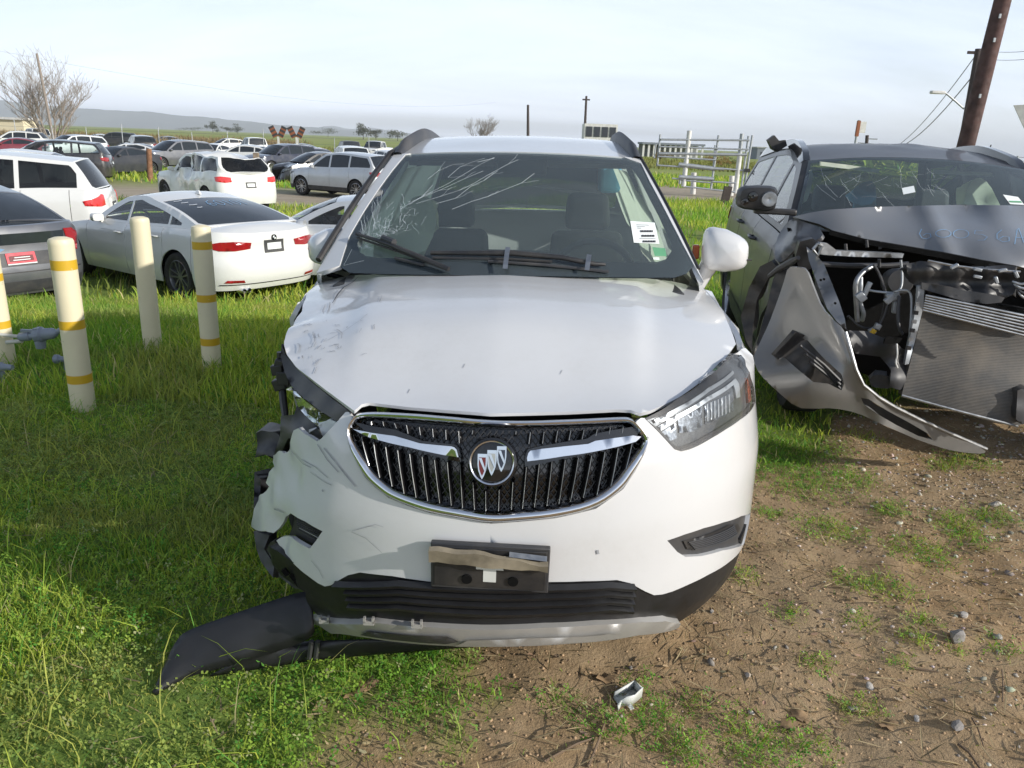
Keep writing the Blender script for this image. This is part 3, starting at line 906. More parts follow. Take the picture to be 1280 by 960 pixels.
    for yw in P['axles']:
        for s_ in (1, -1):
            k += 1
            if ('wheel%d' % k) in skip: continue
            wheel(root, s_*(g.hw-.125), yw, g.rw, rimmat=rimmat, spokes=spokes, rot=.3+k)
    if seats:
        yd = g.yh-0.05
        for s_ in (1, -1): seat(root, s_*.37, yd+.35, z=.45*g.zh/1.4, h=.58*g.zh/1.4)
        m = MB(); m.box((0, yd+1.55, .62), (1.2, .16, .6), Matrix.Rotation(-.25, 4, 'X')); m.box((0, yd+1.25, .40), (1.2, .5, .16))
        m.build('rear_seat', M['seat'], root, smooth=True, bevel=.04, seg=2)
        m = MB(); m.box((0, g.yc+.30, g.zc0-.13), (1.25, .5, .18)); m.build('dashboard', M['cabin'], root, bevel=.05)
        steering(root, .36, g.yc+.66, g.zc0-.08)
    return g
# ------------------------------------------------------------------ sheets placed from photograph outlines at their own depth
def idw(pts, vals):
    P = np.array(pts, float); Vv = np.array(vals, float)
    soft = (0.16*np.linalg.norm(P.max(0)-P.min(0)))**2+4.0
    def f(x, y):
        d = (x[:, None]-P[None, :, 0])**2+(y[:, None]-P[None, :, 1])**2+soft
        w = 1/d**2
        return (w*Vv[None]).sum(1)/w.sum(1)
    return f
def pixsheet(name, outline, mat, parent, Mw, step=7.0, thick=0.02, holes=(), bulge=None, post=None, smooth=0):
    """a bent sheet: outline of (px, py, depth Y); returns its mesh object in the parent's space"""
    O = np.array([(p[0], p[1]) for p in outline], float)
    f = idw(O, [p[2] for p in outline])
    Mi = Mw.inverted()
    def g(x, y):
        Y = f(x, y)
        if bulge is not None: Y = Y+bulge(x, y)
        out = []
        for a, b, c in zip(x, y, Y):
            out.append(tuple(Mi @ AY(a, b, c)))
        return np.array(out)
    if smooth: O = smooth_poly(O, smooth)
    e = Mi @ EYE
    away = np.array([float(q) for q in (Mi @ AY(O[:, 0].mean(), O[:, 1].mean(), 40.0))])
    return patch(name, O, g, mat, parent, step, holes=[np.array(h, float) for h in holes], thick=thick, away=away, post=post)
def mirrored(p):
    q = np.array(p, float)*np.array([-1, 1]); return q[::-1]

# ------------------------------------------------------------------ the white crossover in front
hero = thing('crossover_car', 'white crossover with cracked windscreen and crushed front corner, nearest and largest car', 'car', (-0.047, 1.8, 0.0), -0.032)
hero.rotation_euler = (0, math.radians(-1.2), -0.032)
HM = hero.matrix_basis.copy()
HP = mod('suv', L=4.28, W=1.774, Df=0.85, Dr=0.42, pf=2.3, qf=2.3, sill=.24, rw=.335, ra=.385, axles=(.88, 3.435),
    zs=[(0, .945), (.12, .950), (.3, .962), (.6, .985), (1.1, 1.03), (1.8, 1.05), (2.6, 1.06), (3.6, 1.10), (4.28, 1.12)],
    offF=[(.18, -.10), (.24, -.05), (.32, -.008), (.45, 0), (.60, 0), (.70, -.012), (.80, -.03), (.9, -.07), (1.0, -.16)],
    offS=[(.2, -.05), (.3, -.015), (.45, 0), (.66, 0), (.75, -.012), (.85, -.030), (.95, -.040), (1.06, -.055)],
    cowl=(1.0, 1.113), hdr=(1.80, 1.560), peak=(2.5, 1.635), rhdr=(3.80, 1.565), rbase=(4.16, 1.14), bow=(.22, .09), wdrop=.025, crown=.022, tum=.40, hc=.085,
    doors=(1.32, 2.30, 3.18), pillars=(1.6, 2.26, 3.14))
g = build_car(hero, HP, 'white', detail=2, glassm='glass_side', seats=True, lower='plastic2', step=.07,
    skip={'front_bumper', 'hood', 'windscreen', 'headlight', 'mirror', 'plate', 'fender_l', 'wheel1', 'wheel2', 'roof'}, tail='redlens')
bf = lambda t, z: np.stack(g.belt(t, z), 1)
SB = Surf(bf, -1.75, 1.75, 240, 0.16, 1.14, 80)
away0 = (0, 2.2, .55)
def hoodf(x, y):
    x = np.asarray(x, float); y = np.asarray(y, float)
    e = np.maximum(g.xe(y), .05); ze = np.interp(y, g.Ey, g.Ez)
    z = ze+g.hc*sstep(np.minimum((y-g.Ey[0])/.5, 1))*(1-np.clip(np.abs(x)/e, 0, 1.35)**2.3)
    z = z-np.interp(y, [0, .12, .3, .5, .7, 1.1], [.046, .038, .018, -.008, -.014, -.006])
    z = z+0.007*(1-np.clip(np.abs(x)/.22, 0, 1))                        # centre crease
    rx = .36+.13*np.clip(y/1.1, 0, 1)
    z = z-0.014*sstep((np.abs(x)-rx)/.07)*np.clip((y-.15)/.4, 0, 1)      # shoulder crease
    z = z-0.05*np.clip(0.10-y, 0, 1)**1.0*4*np.clip(1-np.abs(x)/.5, 0, 1)
    return np.stack([x, y, z], 1)
SH = Surf(hoodf, -.92, .92, 120, .03, 1.36, 90)
wl = math.hypot(g.yh-g.yc, g.zh-g.zc0)
wf = lambda u, v: np.stack(g.wsp(u, v), 1)
SW = Surf(wf, -1, 1, 60, -.25, 1.0, 60)

def inset(P, d):
    P = np.array(P); n = len(P); o = []
    A = np.sum(P[:, 0]*np.roll(P[:, 1], -1)-np.roll(P[:, 0], -1)*P[:, 1])
    sgn = 1 if A > 0 else -1
    for i in range(n):
        a, b = P[i-1], P[(i+1) % n]; t = b-a; t /= max(np.linalg.norm(t), 1e-9)
        o.append(P[i]+sgn*d*np.array([-t[1], t[0]]))
    return np.array(o)
# bonnet
hood_px = [(443, 516), (452, 508), (462, 505.5), (520, 512), (613, 519.5), (709, 517), (770, 514), (788, 515), (800, 519), (812, 516), (849, 498.5), (880, 476), (892, 466.5), (907, 449), (919, 432),
           (911, 410), (901, 388), (889, 366), (877, 349), (866, 339), (842, 345.5), (797, 346), (700, 345), (600, 343.5), (500, 342), (437, 340.5), (420, 333.5), (405, 336), (398, 344),
           (386, 366), (372, 390), (360, 410), (354, 424), (357, 441), (369, 457), (388, 474), (415, 495)]
hp = SH.poly(hood_px, HM)
hood_post = crusher([((-.74, .70, .97), .42, (.015, 0, -.018), .022, 7), ((-.68, .35, .93), .22, (0, .01, -.02), .02, 10), ((-.62, 1.05, 1.0), .2, (0, 0, 0), .008, 9)])
hood = patch('hood', hp, hoodf, M['white'], hero, .03, thick=.009, away=away0, off=.006, post=hood_post)

patch('cowl_panel', np.array([(-.76, .98), (.76, .98), (.79, 1.2), (.79, 1.34), (-.79, 1.34), (-.79, 1.2)]), hoodf, M['plastic'], hero, .06, away=away0, off=-.016, post=hood_post)
# right-hand half of the bumper (the whole one), traced from its outline
grille_px = [(451.6, 514.4), (505, 516.5), (560, 521), (613, 526), (661, 526.5), (709, 524.7), (778, 521), (788, 523), (795, 528), (810, 547), (807, 562), (793, 588), (778, 610.6), (744, 635), (692, 647),
             (650, 651), (613, 653.6), (576, 647), (537.5, 640), (510, 631), (486, 621), (472, 610), (458, 597), (447, 578), (438, 559), (434, 538), (441, 523)]
gp = SB.poly(grille_px, HM)
gp_s = smooth_poly(gp, 1)
iR0 = 8
tb = min(g.ty(.88)-.28, g.ty(.62))
hl_px = [(806, 523), (826, 513), (847, 498), (870, 483), (890, 467), (905, 451), (917, 433), (925, 444), (931.5, 458), (938, 473), (942, 486), (943.5, 502), (937, 514.5), (924, 525), (907, 536.5), (890, 547), (873, 556.7), (862, 561.5), (851.7, 564), (843.3, 561.5), (823.3, 540)]
hl = SB.poly(hl_px, HM)
hl[:, 1] = np.minimum(hl[:, 1], g.zs(np.interp(np.abs(hl[:, 0]), g.t, g.y))+.020)
fog_px = [(834, 675.7), (856, 668), (880, 660), (904, 653), (926.7, 645), (940, 640.7), (945, 647), (947, 660), (946, 674), (937, 681.7), (920, 684.5), (903, 688), (876.7, 695), (856.7, 696), (846.7, 690)]
fog = SB.poly(fog_px, HM)
low_px = [(937, 683.5), (912, 702), (886, 718), (862, 730), (840, 739.5), (828, 743), (817.7, 744), (806, 739), (788, 729), (771, 725), (730, 726.5), (690, 727.5), (650, 727.7), (613, 728)]
fog_in = fog
gR = SB.poly([(795.5, 527), (811, 547), (808, 562.5), (794, 589), (779, 611.5), (745, 636), (693, 648), (651, 652), (613, 654.6)], HM)
right = list(gR[::-1]) + list(SB.poly([(801, 522.5), (806, 522.5)], HM)) + [tuple(p) for p in hl[::-1][0:15][::1]] + [(hl[6][0]+.004, hl[6][1]), (tb-.002, float(g.zs(.62))-.004)]
right += [(tb-.002, z) for z in np.linspace(float(g.zs(.62))-.05, .46, 9)]
lo = SB.poly(low_px, HM)
right += [(tb-.06, .42), (max(lo[0][0]+.05, fog[:, 0].max()+.03), .39)] + [tuple(p) for p in lo]
right = np.array(right)
bumper = patch('front_bumper', right, bf, M['white'], hero, .03, thick=.02, away=away0, holes=[fog])
# crushed left half, cut along its torn outline
left_px = [(613, 654.6), (576, 648), (537, 641), (509, 632), (485.5, 622), (471, 611), (457, 598), (446, 579), (437, 560), (433, 538), (440, 522), (436, 515), (432, 515), (418, 531), (404, 545), (397.5, 550), (392, 553), (380, 548), (374, 545), (367, 539), (361, 544), (356, 554), (352, 563),
           (341, 571), (334, 567), (329, 565.6), (321, 571), (321, 583), (324.6, 588), (319.5, 600), (320, 608), (324, 613), (317, 624), (316, 634), (315, 645), (314, 658), (319, 662), (328, 665), (337, 668), (348, 657), (359, 644.5),
           (380, 652), (403, 664), (395, 676), (387, 686), (374, 681), (360, 676), (345, 673), (341, 678), (346.5, 688.5), (358, 699), (371, 710), (385, 720), (397.5, 729), (406, 733), (413.5, 731.6), (424, 725), (435, 719), (450, 715.5), (490, 720), (537, 727), (575, 727.8), (613, 728)]
lp = SB.poly(left_px, HM)
left_post = crusher([((-.62, .22, .74), .27, (.02, .05, -.012), .026, 9), ((-.72, .36, .62), .20, (.02, .03, .0), .03, 12), ((-.60, .2, .47), .15, (.0, .03, .0), .022, 14)])
patch('front_bumper', lp, bf, M['white'], hero, .022, thick=.014, away=away0, post=left_post)['label'] = 'crumpled torn bumper half with bare black edges'

# black valance behind and below, silver skid plate
val_px = [(334, 684), (345, 690), (371, 708), (397, 727), (413, 729), (435, 716), (450, 712.5), (537, 724), (613, 725), (690, 724), (771, 722), (789, 726), (817, 741), (840, 736), (886, 715), (930, 684)]
vt = [tuple(p) for p in SB.poly(val_px, HM)]
mx = max(p[0] for p in vt)
vr = [(g.ty(.40), .415), (tb, .43), (tb, .33), (g.ty(.45), .30), (g.ty(.33), .262)]
vb = [tuple(p) for p in SB.poly([(848, 781), (829.7, 775), (744, 779), (606, 785.5), (480, 781), (400, 775), (389, 765), (380, 742), (366, 733), (349, 720), (338, 706)], HM)]
patch('lower_valance', np.array(vt+vr+vb), bf, M['trim_black'], hero, .03, thick=.03, away=away0, off=-.006)
sk_px = [(388, 775), (395, 770.5), (470, 774), (540, 780), (606, 783), (680, 780.5), (744, 777), (800, 773.5), (829.7, 772), (848, 775.5), (846, 780), (840, 783), (820, 787), (795, 789.5), (755, 796), (709, 799.7), (660, 802.5), (606, 803.5), (555, 802), (503, 798), (460, 792), (417, 788), (395, 784)]
sk = SB.poly(sk_px, HM)
skid = patch('skid_plate', sk, bf, M['skid'], hero, .03, thick=.03, away=away0, off=.012)
ind = SB.poly([(453, 787), (462, 782.5), (500, 786), (560, 789), (575, 795), (560, 798), (503, 794)], HM)
patch('skid_recess', ind, bf, M['plastic2'], skid, .03, away=away0, off=.017)
ind = SB.poly([(570, 800), (585, 792.5), (660, 790), (760, 785), (775, 788), (750, 793), (700, 797), (610, 800.5)], HM)
patch('skid_recess', ind, bf, M['skid'], skid, .03, away=away0, off=.019)
# lower grille slats
for yy in (0, 1, 2, 3):
    ln = SB.poly([(426+8*yy-abs(yy-1)*6, 728+yy*8.5+2), (500, 729+yy*9), (560, 733+yy*9.5), (613, 735+yy*9.7), (690, 734+yy*9.4), (760, 731+yy*9), (792-yy*1, 733.5+yy*9)], HM)
    pts = resample(ln, .04, False)
    m = MB(); rows = []
    for t, z in pts:
        p, n = SB.at(t, z, 0.0, away0)
        rows.append([p+n*.004+Vector((0, 0, .012)), p+n*.022+Vector((0, 0, .004)), p+n*.016+Vector((0, 0, -.008)), p-n*.01+Vector((0, 0, -.010))])
    m.grid(rows); m.build('lower_grille_slat', M['trim_black'], hero, smooth=True, angle=50)
    for k in range(0):
        pass
# edge clips along the skid plate
for px_, py_ in ((409, 771), (464, 773.5), (523, 777.5)):
    p, n = SB.at(*SB.trace(px_, py_, HM), .014, away0)
    m = MB(); m.box(p, (.03, .012, .012)); m.box(p+Vector((-.012, 0, .008)), (.006, .012, .016)); m.box(p+Vector((.012, 0, .008)), (.006, .012, .016))
    m.build('trim_clip', M['skid'], hero)

# main grille: recess, mesh, bars, wings, chrome frame, emblem
gc = gp.mean(0)
shrink = lambda P, k, c=None: (np.array(P)-(gc if c is None else c))*k+(gc if c is None else c)
patch('grille_recess', shrink(gp_s, 1.02), bf, M['gloss_black'], hero, .04, away=away0, off=-.035)
ring_o = smooth_poly(gp, 2)
i1, i2 = inset(ring_o, .014), inset(ring_o, .026)
kk = np.clip((gc[1]+.05-ring_o[:, 1])/.08, 0, 1)[:, None]
ri = i1*(1-kk)+i2*kk
rows = [[], [], [], [], []]
for a, b in zip(np.vstack([ring_o, ring_o[:1]]), np.vstack([ri, ri[:1]])):
    mid = (a+b)/2
    for k, (q, of) in enumerate(((a, -.02), (a*.9+b*.1, .009), (mid, .016), (a*.1+b*.9, .010), (b, -.03))):
        p, n = SB.at(q[0], q[1], of, away0); rows[k].append(p)
m = MB(); m.grid([list(r) for r in zip(*rows)]); m.build('grille_frame', M['chrome'], hero, smooth=True, angle=80)
inner = inset(ring_o, .014)
def inside1(t, z, P=inner): return bool(inside(np.array([[t, z]]), P)[0])
wingL = [(444, 536.6), (466, 541), (495, 545), (511, 549.5), (526, 554), (565, 557.7), (569, 559), (571.6, 561.6), (574, 571), (556, 568.5), (537, 564.7), (513, 559), (489, 553.8), (464, 546.7), (452, 541)]
wingR = [(799, 546), (792.5, 552), (771, 558), (748, 563), (726, 567), (703, 570), (681, 573.5), (659, 576), (658.4, 572), (660, 566), (662.7, 563), (677, 560.7), (706, 557.5), (734, 554.7), (742.6, 551), (766, 547.5), (789, 544.4)]
wings = []
for w_ in (wingL, wingR):
    q = SB.poly(w_, HM); wings.append(q)
    patch('grille_wing', q, bf, M['chrome'], hero, .02, away=away0, off=.012, thick=.025)
    k = q.mean(0)
    patch('wing_backing', (q-k)*np.array([1.04, 1.7])+k+np.array([0, .004]), bf, M['gloss_black'], hero, .03, away=away0, off=.0, thick=.02)
def bar(px0, py0, px1, py1):
    a = SB.trace(px0, py0, HM); b = SB.trace(px1, py1, HM)
    P = [np.array(a)+(np.array(b)-np.array(a))*k/5 for k in range(6)]
    rows = []
    for q in P:
        p, n = SB.at(q[0], q[1], 0, away0); s_ = Vector((1, 0, 0))
        rows.append([p-n*.03-s_*.006, p-n*.004-s_*.0035, p-n*.001, p-n*.004+s_*.0035, p-n*.03+s_*.006])
    m = MB(); m.grid(rows); o = m.build('grille_bar', M['gloss_black'], hero, smooth=True, angle=60)
    m = MB(); m.tube([SB.at(q[0], q[1], .0005, away0)[0] for q in P], .0009, 6); m.build('bar_trim', M['alu'], o, smooth=True)
lowb = [(452, 546, 461, 582), (467, 553, 474.5, 597), (482, 558.5, 490, 608), (497, 563, 505, 617), (512, 567.5, 520, 622), (527.5, 571, 534.5, 626), (543, 575, 549.5, 629), (559, 578, 564, 632), (575, 581, 578, 635), (591, 603, 593, 637), (607, 614, 607, 639)]
lowb += [(624, 612, 623, 639), (641, 603, 639, 637), (658, 584, 653, 636), (674, 580, 668, 634), (690, 577, 683.5, 632), (706.5, 575, 698.5, 630), (723, 572.5, 713, 627), (739.5, 569.5, 729, 622), (756, 565, 746, 619), (772.5, 560.5, 763, 611), (790, 554, 779, 598)]
upb = [(464, 527, 464, 531), (478.5, 527, 479.5, 532.5), (493, 529, 495.5, 535.5), (508, 531.5, 510, 542), (524, 534, 525.5, 544), (540.5, 536, 541.5, 546.5), (557, 537.5, 557.5, 549.5), (573.5, 539, 574, 554), (591, 538, 590, 543),
       (645, 539, 644.5, 543), (663, 540.5, 661, 555), (680, 540, 678, 554.5), (697, 538.5, 694.5, 552.5), (713.5, 538, 711, 550.5), (730, 537.5, 727.5, 549), (746.5, 536.5, 744.5, 545), (763, 535, 761, 543), (779, 533.5, 777.5, 541.5)]
for b in lowb+upb: bar(*b)
m = MB()
t0, t1 = inner[:, 0].min(), inner[:, 0].max(); z0, z1 = inner[:, 1].min(), inner[:, 1].max()
sp = .017; slope = 1.35
for sg in (1, -1):
    c = t0-1.2
    while c < t1+1.2:
        run = []
        for z in np.arange(z0, z1, .006):
            t = c+sg*(z-z0)/slope
            if inside1(t, z):
                run.append(SB.at(t, z, -.022, away0)[0])
            else:
                if len(run) > 1: m.ribbon([run[0], run[len(run)//2], run[-1]] if len(run) > 2 else run, .0025, Vector((0, -1, .2)))
                run = []
        if len(run) > 1: m.ribbon([run[0], run[-1]], .0025, Vector((0, -1, .2)))
        c += sp
tag(m.build('grille_mesh', M['plastic2'], hero), kind='stuff')
et, ez = SB.trace(615.5, 577, HM)
ep, en = SB.at(et, ez, .012, away0)
EMt = Matrix.Translation(ep) @ en.to_track_quat('Z', 'Y').to_matrix().to_4x4()
R_ = .0585
m = MB(); m.lathe([(0, .004), (R_*.9, .004), (R_*1.08, .0), (R_*1.14, -.03)], EMt, 40); m.build('emblem_surround', M['gloss_black'], hero, smooth=True, angle=40)
m = MB(); m.lathe([(R_*.88, .006), (R_*.91, .012), (R_*.97, .013), (R_*1.0, .006), (R_*1.0, -.004)], EMt, 48, cap=False); emb = m.build('emblem_ring', M['chrome'], hero, smooth=True, angle=60)
def shield(dx, dy, col, h):
    o = [(-.4, 1), (.4, 1), (.4, .2), (.33, -.3), (.15, -.75), (0, -1.0), (-.15, -.75), (-.33, -.3), (-.4, .2)]
    s_ = R_*.56
    for k, (mt, zz) in enumerate((('chrome', .012), (col, .0135))):
        kk = 1.0 if k == 0 else .72
        P = [EMt @ Vector((dx*R_+a*s_*kk*.92, dy*R_+b*s_*kk, h+zz)) for a, b in o]; Q = [EMt @ Vector((dx*R_+a*s_*kk*.92, dy*R_+b*s_*kk, h+zz-.006)) for a, b in o]
        n = len(o); m = MB(); m.add(P+Q, [tuple(range(n-1, -1, -1))]+[(i, (i+1) % n, n+(i+1) % n, n+i) for i in range(n)])
        b_ = m.build('emblem_shield', M[mt], emb)
    P = [EMt @ Vector((dx*R_+a*s_, dy*R_+b*s_, h+.0145)) for a, b in ((-.28, .68), (-.05, .68), (.27, -.2), (.25, -.48))]
    m = MB(); m.add(P, [(0, 1, 2, 3)]); m.build('shield_stripe', M['chrome'], emb)
M['shield_red'] = simple('shield_red', (.13, .018, .018), .3); M['shield_blue'] = simple('shield_blue', (.03, .038, .06), .3); M['shield_white'] = simple('shield_white', (.35, .37, .36), .3)
shield(-.42, -.18, 'shield_red', 0); shield(.0, .0, 'shield_white', .0015); shield(.42, .18, 'shield_blue', .003)

M['lamp_bar'] = simple('lamp_bar', (.44, .46, .48), .35, .4, var=.05)
M['lamp_inner'] = simple('lamp_inner', (.10, .105, .112), .35, .3, var=.3, scale=30)
M['lamp_bowl'] = simple('lamp_bowl', (.20, .22, .25), .25, .6, var=.5, scale=55)
# right headlight: housing, reflectors, light bars, lens
hc_ = hl.mean(0)
def under_hood(V):
    V = np.array(V, float); V[:, 2] = np.minimum(V[:, 2], hoodf(V[:, 0], V[:, 1])[:, 2]-.014); return V
head = patch('headlight', hl, bf, M['lamp_inner'], hero, .018, away=away0, off=-.013)
m = MB(); m.grid([[SB.at(a, b, of, away0)[0] for of in (.0015, -.016)] for a, b in list(resample(hl, .03))+[hl[0]]])
m.build('headlight_bezel', M['gloss_black'], head, smooth=True)
rim_in = inset(hl, .011)
patch('headlight_rim', hl, bf, M['plastic2'], head, .018, away=away0, off=-.008, holes=[rim_in])
def hlp(pts, mat, off, nm, thick=.01):
    return patch(nm, SB.poly(pts, HM), bf, M[mat], head, .014, away=away0, off=off, thick=thick)
hlp([(824, 533), (848, 518), (886, 495), (921, 472), (926, 479), (928, 496), (923, 498), (919, 480), (888, 500), (851, 523), (828, 538)], 'lamp_bar', -.006, 'light_bar', .003)
hlp([(819, 524.5), (848, 508.5), (886, 483), (917, 461), (918.5, 464.5), (888, 487.5), (850, 513), (822, 528.5)], 'lamp_bar', -.006, 'light_bar', .003)
hlp([(884, 505), (919, 489), (921, 513), (885, 530)], 'lamp_bowl', -.0095, 'reflector_bowl')
hlp([(850, 525), (880, 508), (881, 533), (868, 540), (852, 541)], 'lamp_bowl', -.0095, 'reflector_bowl')
hlp([(826, 542), (847, 529), (849, 548), (838, 552)], 'lamp_bowl', -.0095, 'reflector_bowl')
hlp([(936, 472), (940, 485), (941.5, 500), (938, 504), (936.5, 488)], 'amber', -.005, 'side_marker')
for k in range(7):
    x0 = 886+k*4.6
    hlp([(x0, 505-k*1.9), (x0+1.6, 504.2-k*1.9), (x0+2.2, 526-k*1.8), (x0+.6, 527-k*1.8)], 'lamp_bar', -.0075, 'reflector_rib', .002)
patch('headlight_lens', hl, bf, M['lens'], head, .03, away=away0, off=.001)

# fog pockets
fc = fog.mean(0)
fk = patch('fog_pocket', (fog-fc)*1.01+fc, bf, M['plastic2'], hero, .03, away=away0, off=-.014)
fl = SB.poly([(857, 678), (915, 657), (926, 656), (929, 662), (925, 668), (872, 689), (862, 688)], HM)
patch('fog_blank', fl, bf, M['plastic'], fk, .02, away=away0, off=-.009)
for k in range(6):
    a0 = SB.trace(863+k*1.5, 679.5+k*1.7, HM); a1 = SB.trace(920+k*.8, 658.5+k*1.9, HM)
    P = [np.array(a0)+(np.array(a1)-np.array(a0))*i/5 for i in range(6)]
    m = MB(); m.tube([SB.at(p[0], p[1], -.006, away0)[0] for p in P], .0022, 6); m.build('fog_blank_rib', M['plastic2'], fk, smooth=True)
fpl = SB.poly([(348, 657), (359, 643), (383, 651), (404, 664), (387, 688), (366, 681), (345, 675)], HM)
fk2 = patch('fog_pocket', fpl, bf, M['plastic2'], hero, .03, away=away0, off=-.03, post=left_post)
for k in range(7):
    a0 = SB.trace(362+k*.6, 651+k*2.5, HM); a1 = SB.trace(399-k*1.5, 665+k*2.6, HM)
    P = [np.array(a0)+(np.array(a1)-np.array(a0))*i/5 for i in range(6)]
    m = MB(); m.tube([SB.at(p[0], p[1], -.012, away0)[0]+Vector((.004, .012, 0)) for p in P], .0024, 6); m.build('fog_blank_rib', M['plastic'], fk2, smooth=True)

# number-plate bracket with a folded dirty plate
bt, bz = SB.trace(613, 705, HM)
bp, bn = SB.at(bt, bz, .012, away0)
PB = Matrix.Translation(bp) @ Matrix.Rotation(math.radians(1.2), 4, 'Y') @ Matrix.Rotation(math.radians(4), 4, 'X')
m = MB(); m.box((0, 0, 0), (.312, .018, .138)); br = m.build('plate_bracket', M['plastic2'], hero, bevel=.003); br.matrix_local = PB
m = MB(); m.box((0, -.010, .0), (.296, .004, .12)); o = m.build('bracket_face', M['plastic'], br, bevel=.002)
for sx in (-.060, .062):
    m = MB(); m.lathe([(.014, -.004), (.014, .006), (.0, .006)], Matrix.Translation((sx, -.0105, -.034)) @ Matrix.Rotation(math.radians(90), 4, 'X'), 18); m.build('bracket_hole', M['dark'], br, smooth=True, angle=40)
m = MB(); o_ = [(-.036, .022), (.036, .022), (.036, -.002), (.017, -.002), (.017, -.040), (-.017, -.040), (-.017, -.002), (-.036, -.002)]
m.add([(x, -.0135, z) for x, z in o_]+[(x, -.008, z) for x, z in o_], [tuple(range(7, -1, -1))]+[(i, (i+1) % 8, 8+(i+1) % 8, 8+i) for i in range(8)]); m.build('bracket_window', M['milky'], br)
rows = []
for x in np.linspace(-.158, .152, 14):
    q = (x+.158)/.31; tz = .062-.026*sstep((q-.25)/.75)+.003*math.sin(q*19); bz_ = .024-.012*q+.002*math.sin(q*23)
    rows.append([(x, -.016-.004*math.sin(q*3), tz), (x, -.034-.004*math.sin(q*7), tz-.002), (x, -.032+.003*math.sin(q*9), bz_), (x, -.018, bz_-.001)])
m = MB(); m.grid(rows); m.build('folded_plate', M['cardboard'], br, smooth=True, angle=50)
rows = [[(x, -.014-.006*k, .062-.004*k-.012*max(0, x)/.15) for k in range(3)] for x in np.linspace(.05, .148, 8)]
m = MB(); m.grid(rows); m.build('plate_edge', M['alu'], br, smooth=True)

# windscreen: glass, black border, cracks, stickers
ws_out = [(425, 333), (437, 296), (455, 265), (475, 235), (491, 213), (507, 194)]
ul = [SW.trace(*p, HM) for p in ws_out]
ws_r = [(867, 332), (860, 319), (853, 306), (839, 279), (825, 252), (812, 228), (801, 205)]
ur = [SW.trace(*p, HM) for p in ws_r]
glo = [SW.trace(*p, HM) for p in [(437, 341), (500, 343), (600, 344), (700, 345.5), (797, 347), (842, 347), (858, 342)]]
wo_ = np.array(list(reversed(ul)) + glo + ur + [(.86, .992), (.4, .992), (0, .992), (-.4, .992), (-.86, .992)])
clear_px = [(507, 201), (490, 226), (470, 257), (452, 289), (446, 304), (449, 314), (457, 319), (470, 321), (520, 322.5), (600, 324), (700, 325.5), (783, 326.3), (822, 326.3), (833, 323), (840, 313), (839, 303), (834, 292), (824, 270), (813, 249), (799, 222), (787, 206), (770, 202), (679, 199), (600, 197.5), (540, 198)]
ci = SW.poly(clear_px, HM)
sc_ = np.array([.62, wl])
wfm = lambda a, b: wf(a/sc_[0], b/sc_[1])
ws = patch('windscreen', wo_*sc_, wfm, M['glass'], hero, .05, away=away0)
patch('windscreen_border', wo_*sc_, wfm, M['frit'], ws, .05, away=away0, off=-.004, holes=[ci*sc_])
for sgn, ee in ((-1, ul), (1, ur)):
    e2 = sorted(ee, key=lambda p: p[1])
    ring = [(p[0], p[1]) for p in e2 if p[1] > -.02]
    ring = ring+[(sgn*.86, .995), (sgn*1.0, .995)]+[(sgn*1.0, v) for v in np.linspace(.9, -.0, 9)]
    patch('windscreen_pillar', np.array(ring)*sc_, wfm, M['white'], hero, .05, away=away0, thick=.02, off=.004)
sun_band = np.array([(-.80, .86), (.80, .86), (.83, .985), (-.83, .985)])
# cracks in the glass
def sw_pt(px, py, of=.0015):
    u, v = SW.trace(px, py, HM); p, n = SW.at(u, v, of, away0); return p, n
def crack(pts, w, mb):
    P = [sw_pt(*p) for p in pts]
    mb.ribbon([p for p, n in P], w, [n for p, n in P])
cm = MB(); rr = random.Random(5)
def jag(a, b, n=7, j=2.0):
    out = []
    for i in range(n+1):
        t = i/n; out.append((a[0]+(b[0]-a[0])*t+(rr.uniform(-j, j) if 0 < i < n else 0), a[1]+(b[1]-a[1])*t+(rr.uniform(-j, j) if 0 < i < n else 0)))
    return out
for pts in ([(516, 252), (540, 240), (560, 230), (582, 217), (600, 206), (618, 197)], [(520, 255), (550, 246), (575, 238), (590, 231), (610, 219), (636, 205), (648, 200)], [(545, 255), (570, 248), (589, 233), (605, 226), (622, 214)],
            [(560, 222), (575, 209), (590, 203), (606, 198)], [(565, 262), (590, 252), (610, 246), (624, 240), (652, 229), (668, 217)], [(512, 256), (528, 246), (541, 232)], [(535, 224), (548, 214), (566, 206), (580, 205)], [(500, 262), (520, 250), (550, 238), (580, 224), (604, 214)]):
    crack(pts, .0015, cm)
    for a, b in zip(pts[:-1], pts[1:]):
        if rr.random() < .6: crack(jag(a, (a[0]+rr.uniform(8, 22), a[1]-rr.uniform(2, 12)), 3, 1), .0008, cm)
for k in range(110):
    a = rr.uniform(0, 1); cx_, cy_ = 452+80*a*rr.uniform(.3, 1), 312-58*a*rr.uniform(.5, 1.1)
    L_ = rr.uniform(4, 16); an = rr.gauss(-.75, .9)
    crack(jag((cx_, cy_), (cx_+L_*math.cos(an), cy_+L_*math.sin(an)), 3, 1.2), rr.uniform(.0005, .0011), cm)
for k in range(26):
    x_ = rr.uniform(452, 476); y_ = 300-(x_-452)*1.25+rr.uniform(-14, 8)
    crack(jag((x_, y_), (x_+rr.uniform(-4, 5), y_-rr.uniform(8, 26)), 3, 1.5), .0008, cm)
crack([(597, 155+48), (618, 198)], .003, cm)
crack([(455, 326), (430, 332), (440, 312)], .001, cm)
tag(cm.build('glass_crack', M['crack'], ws), kind='stuff')
def decal(nm, px_pts, mat, of, par=ws):
    P = [sw_pt(*p, of)[0] for p in px_pts]
    m = MB(); m.add(P, [tuple(range(len(P)))]); return m.build(nm, M[mat], par)
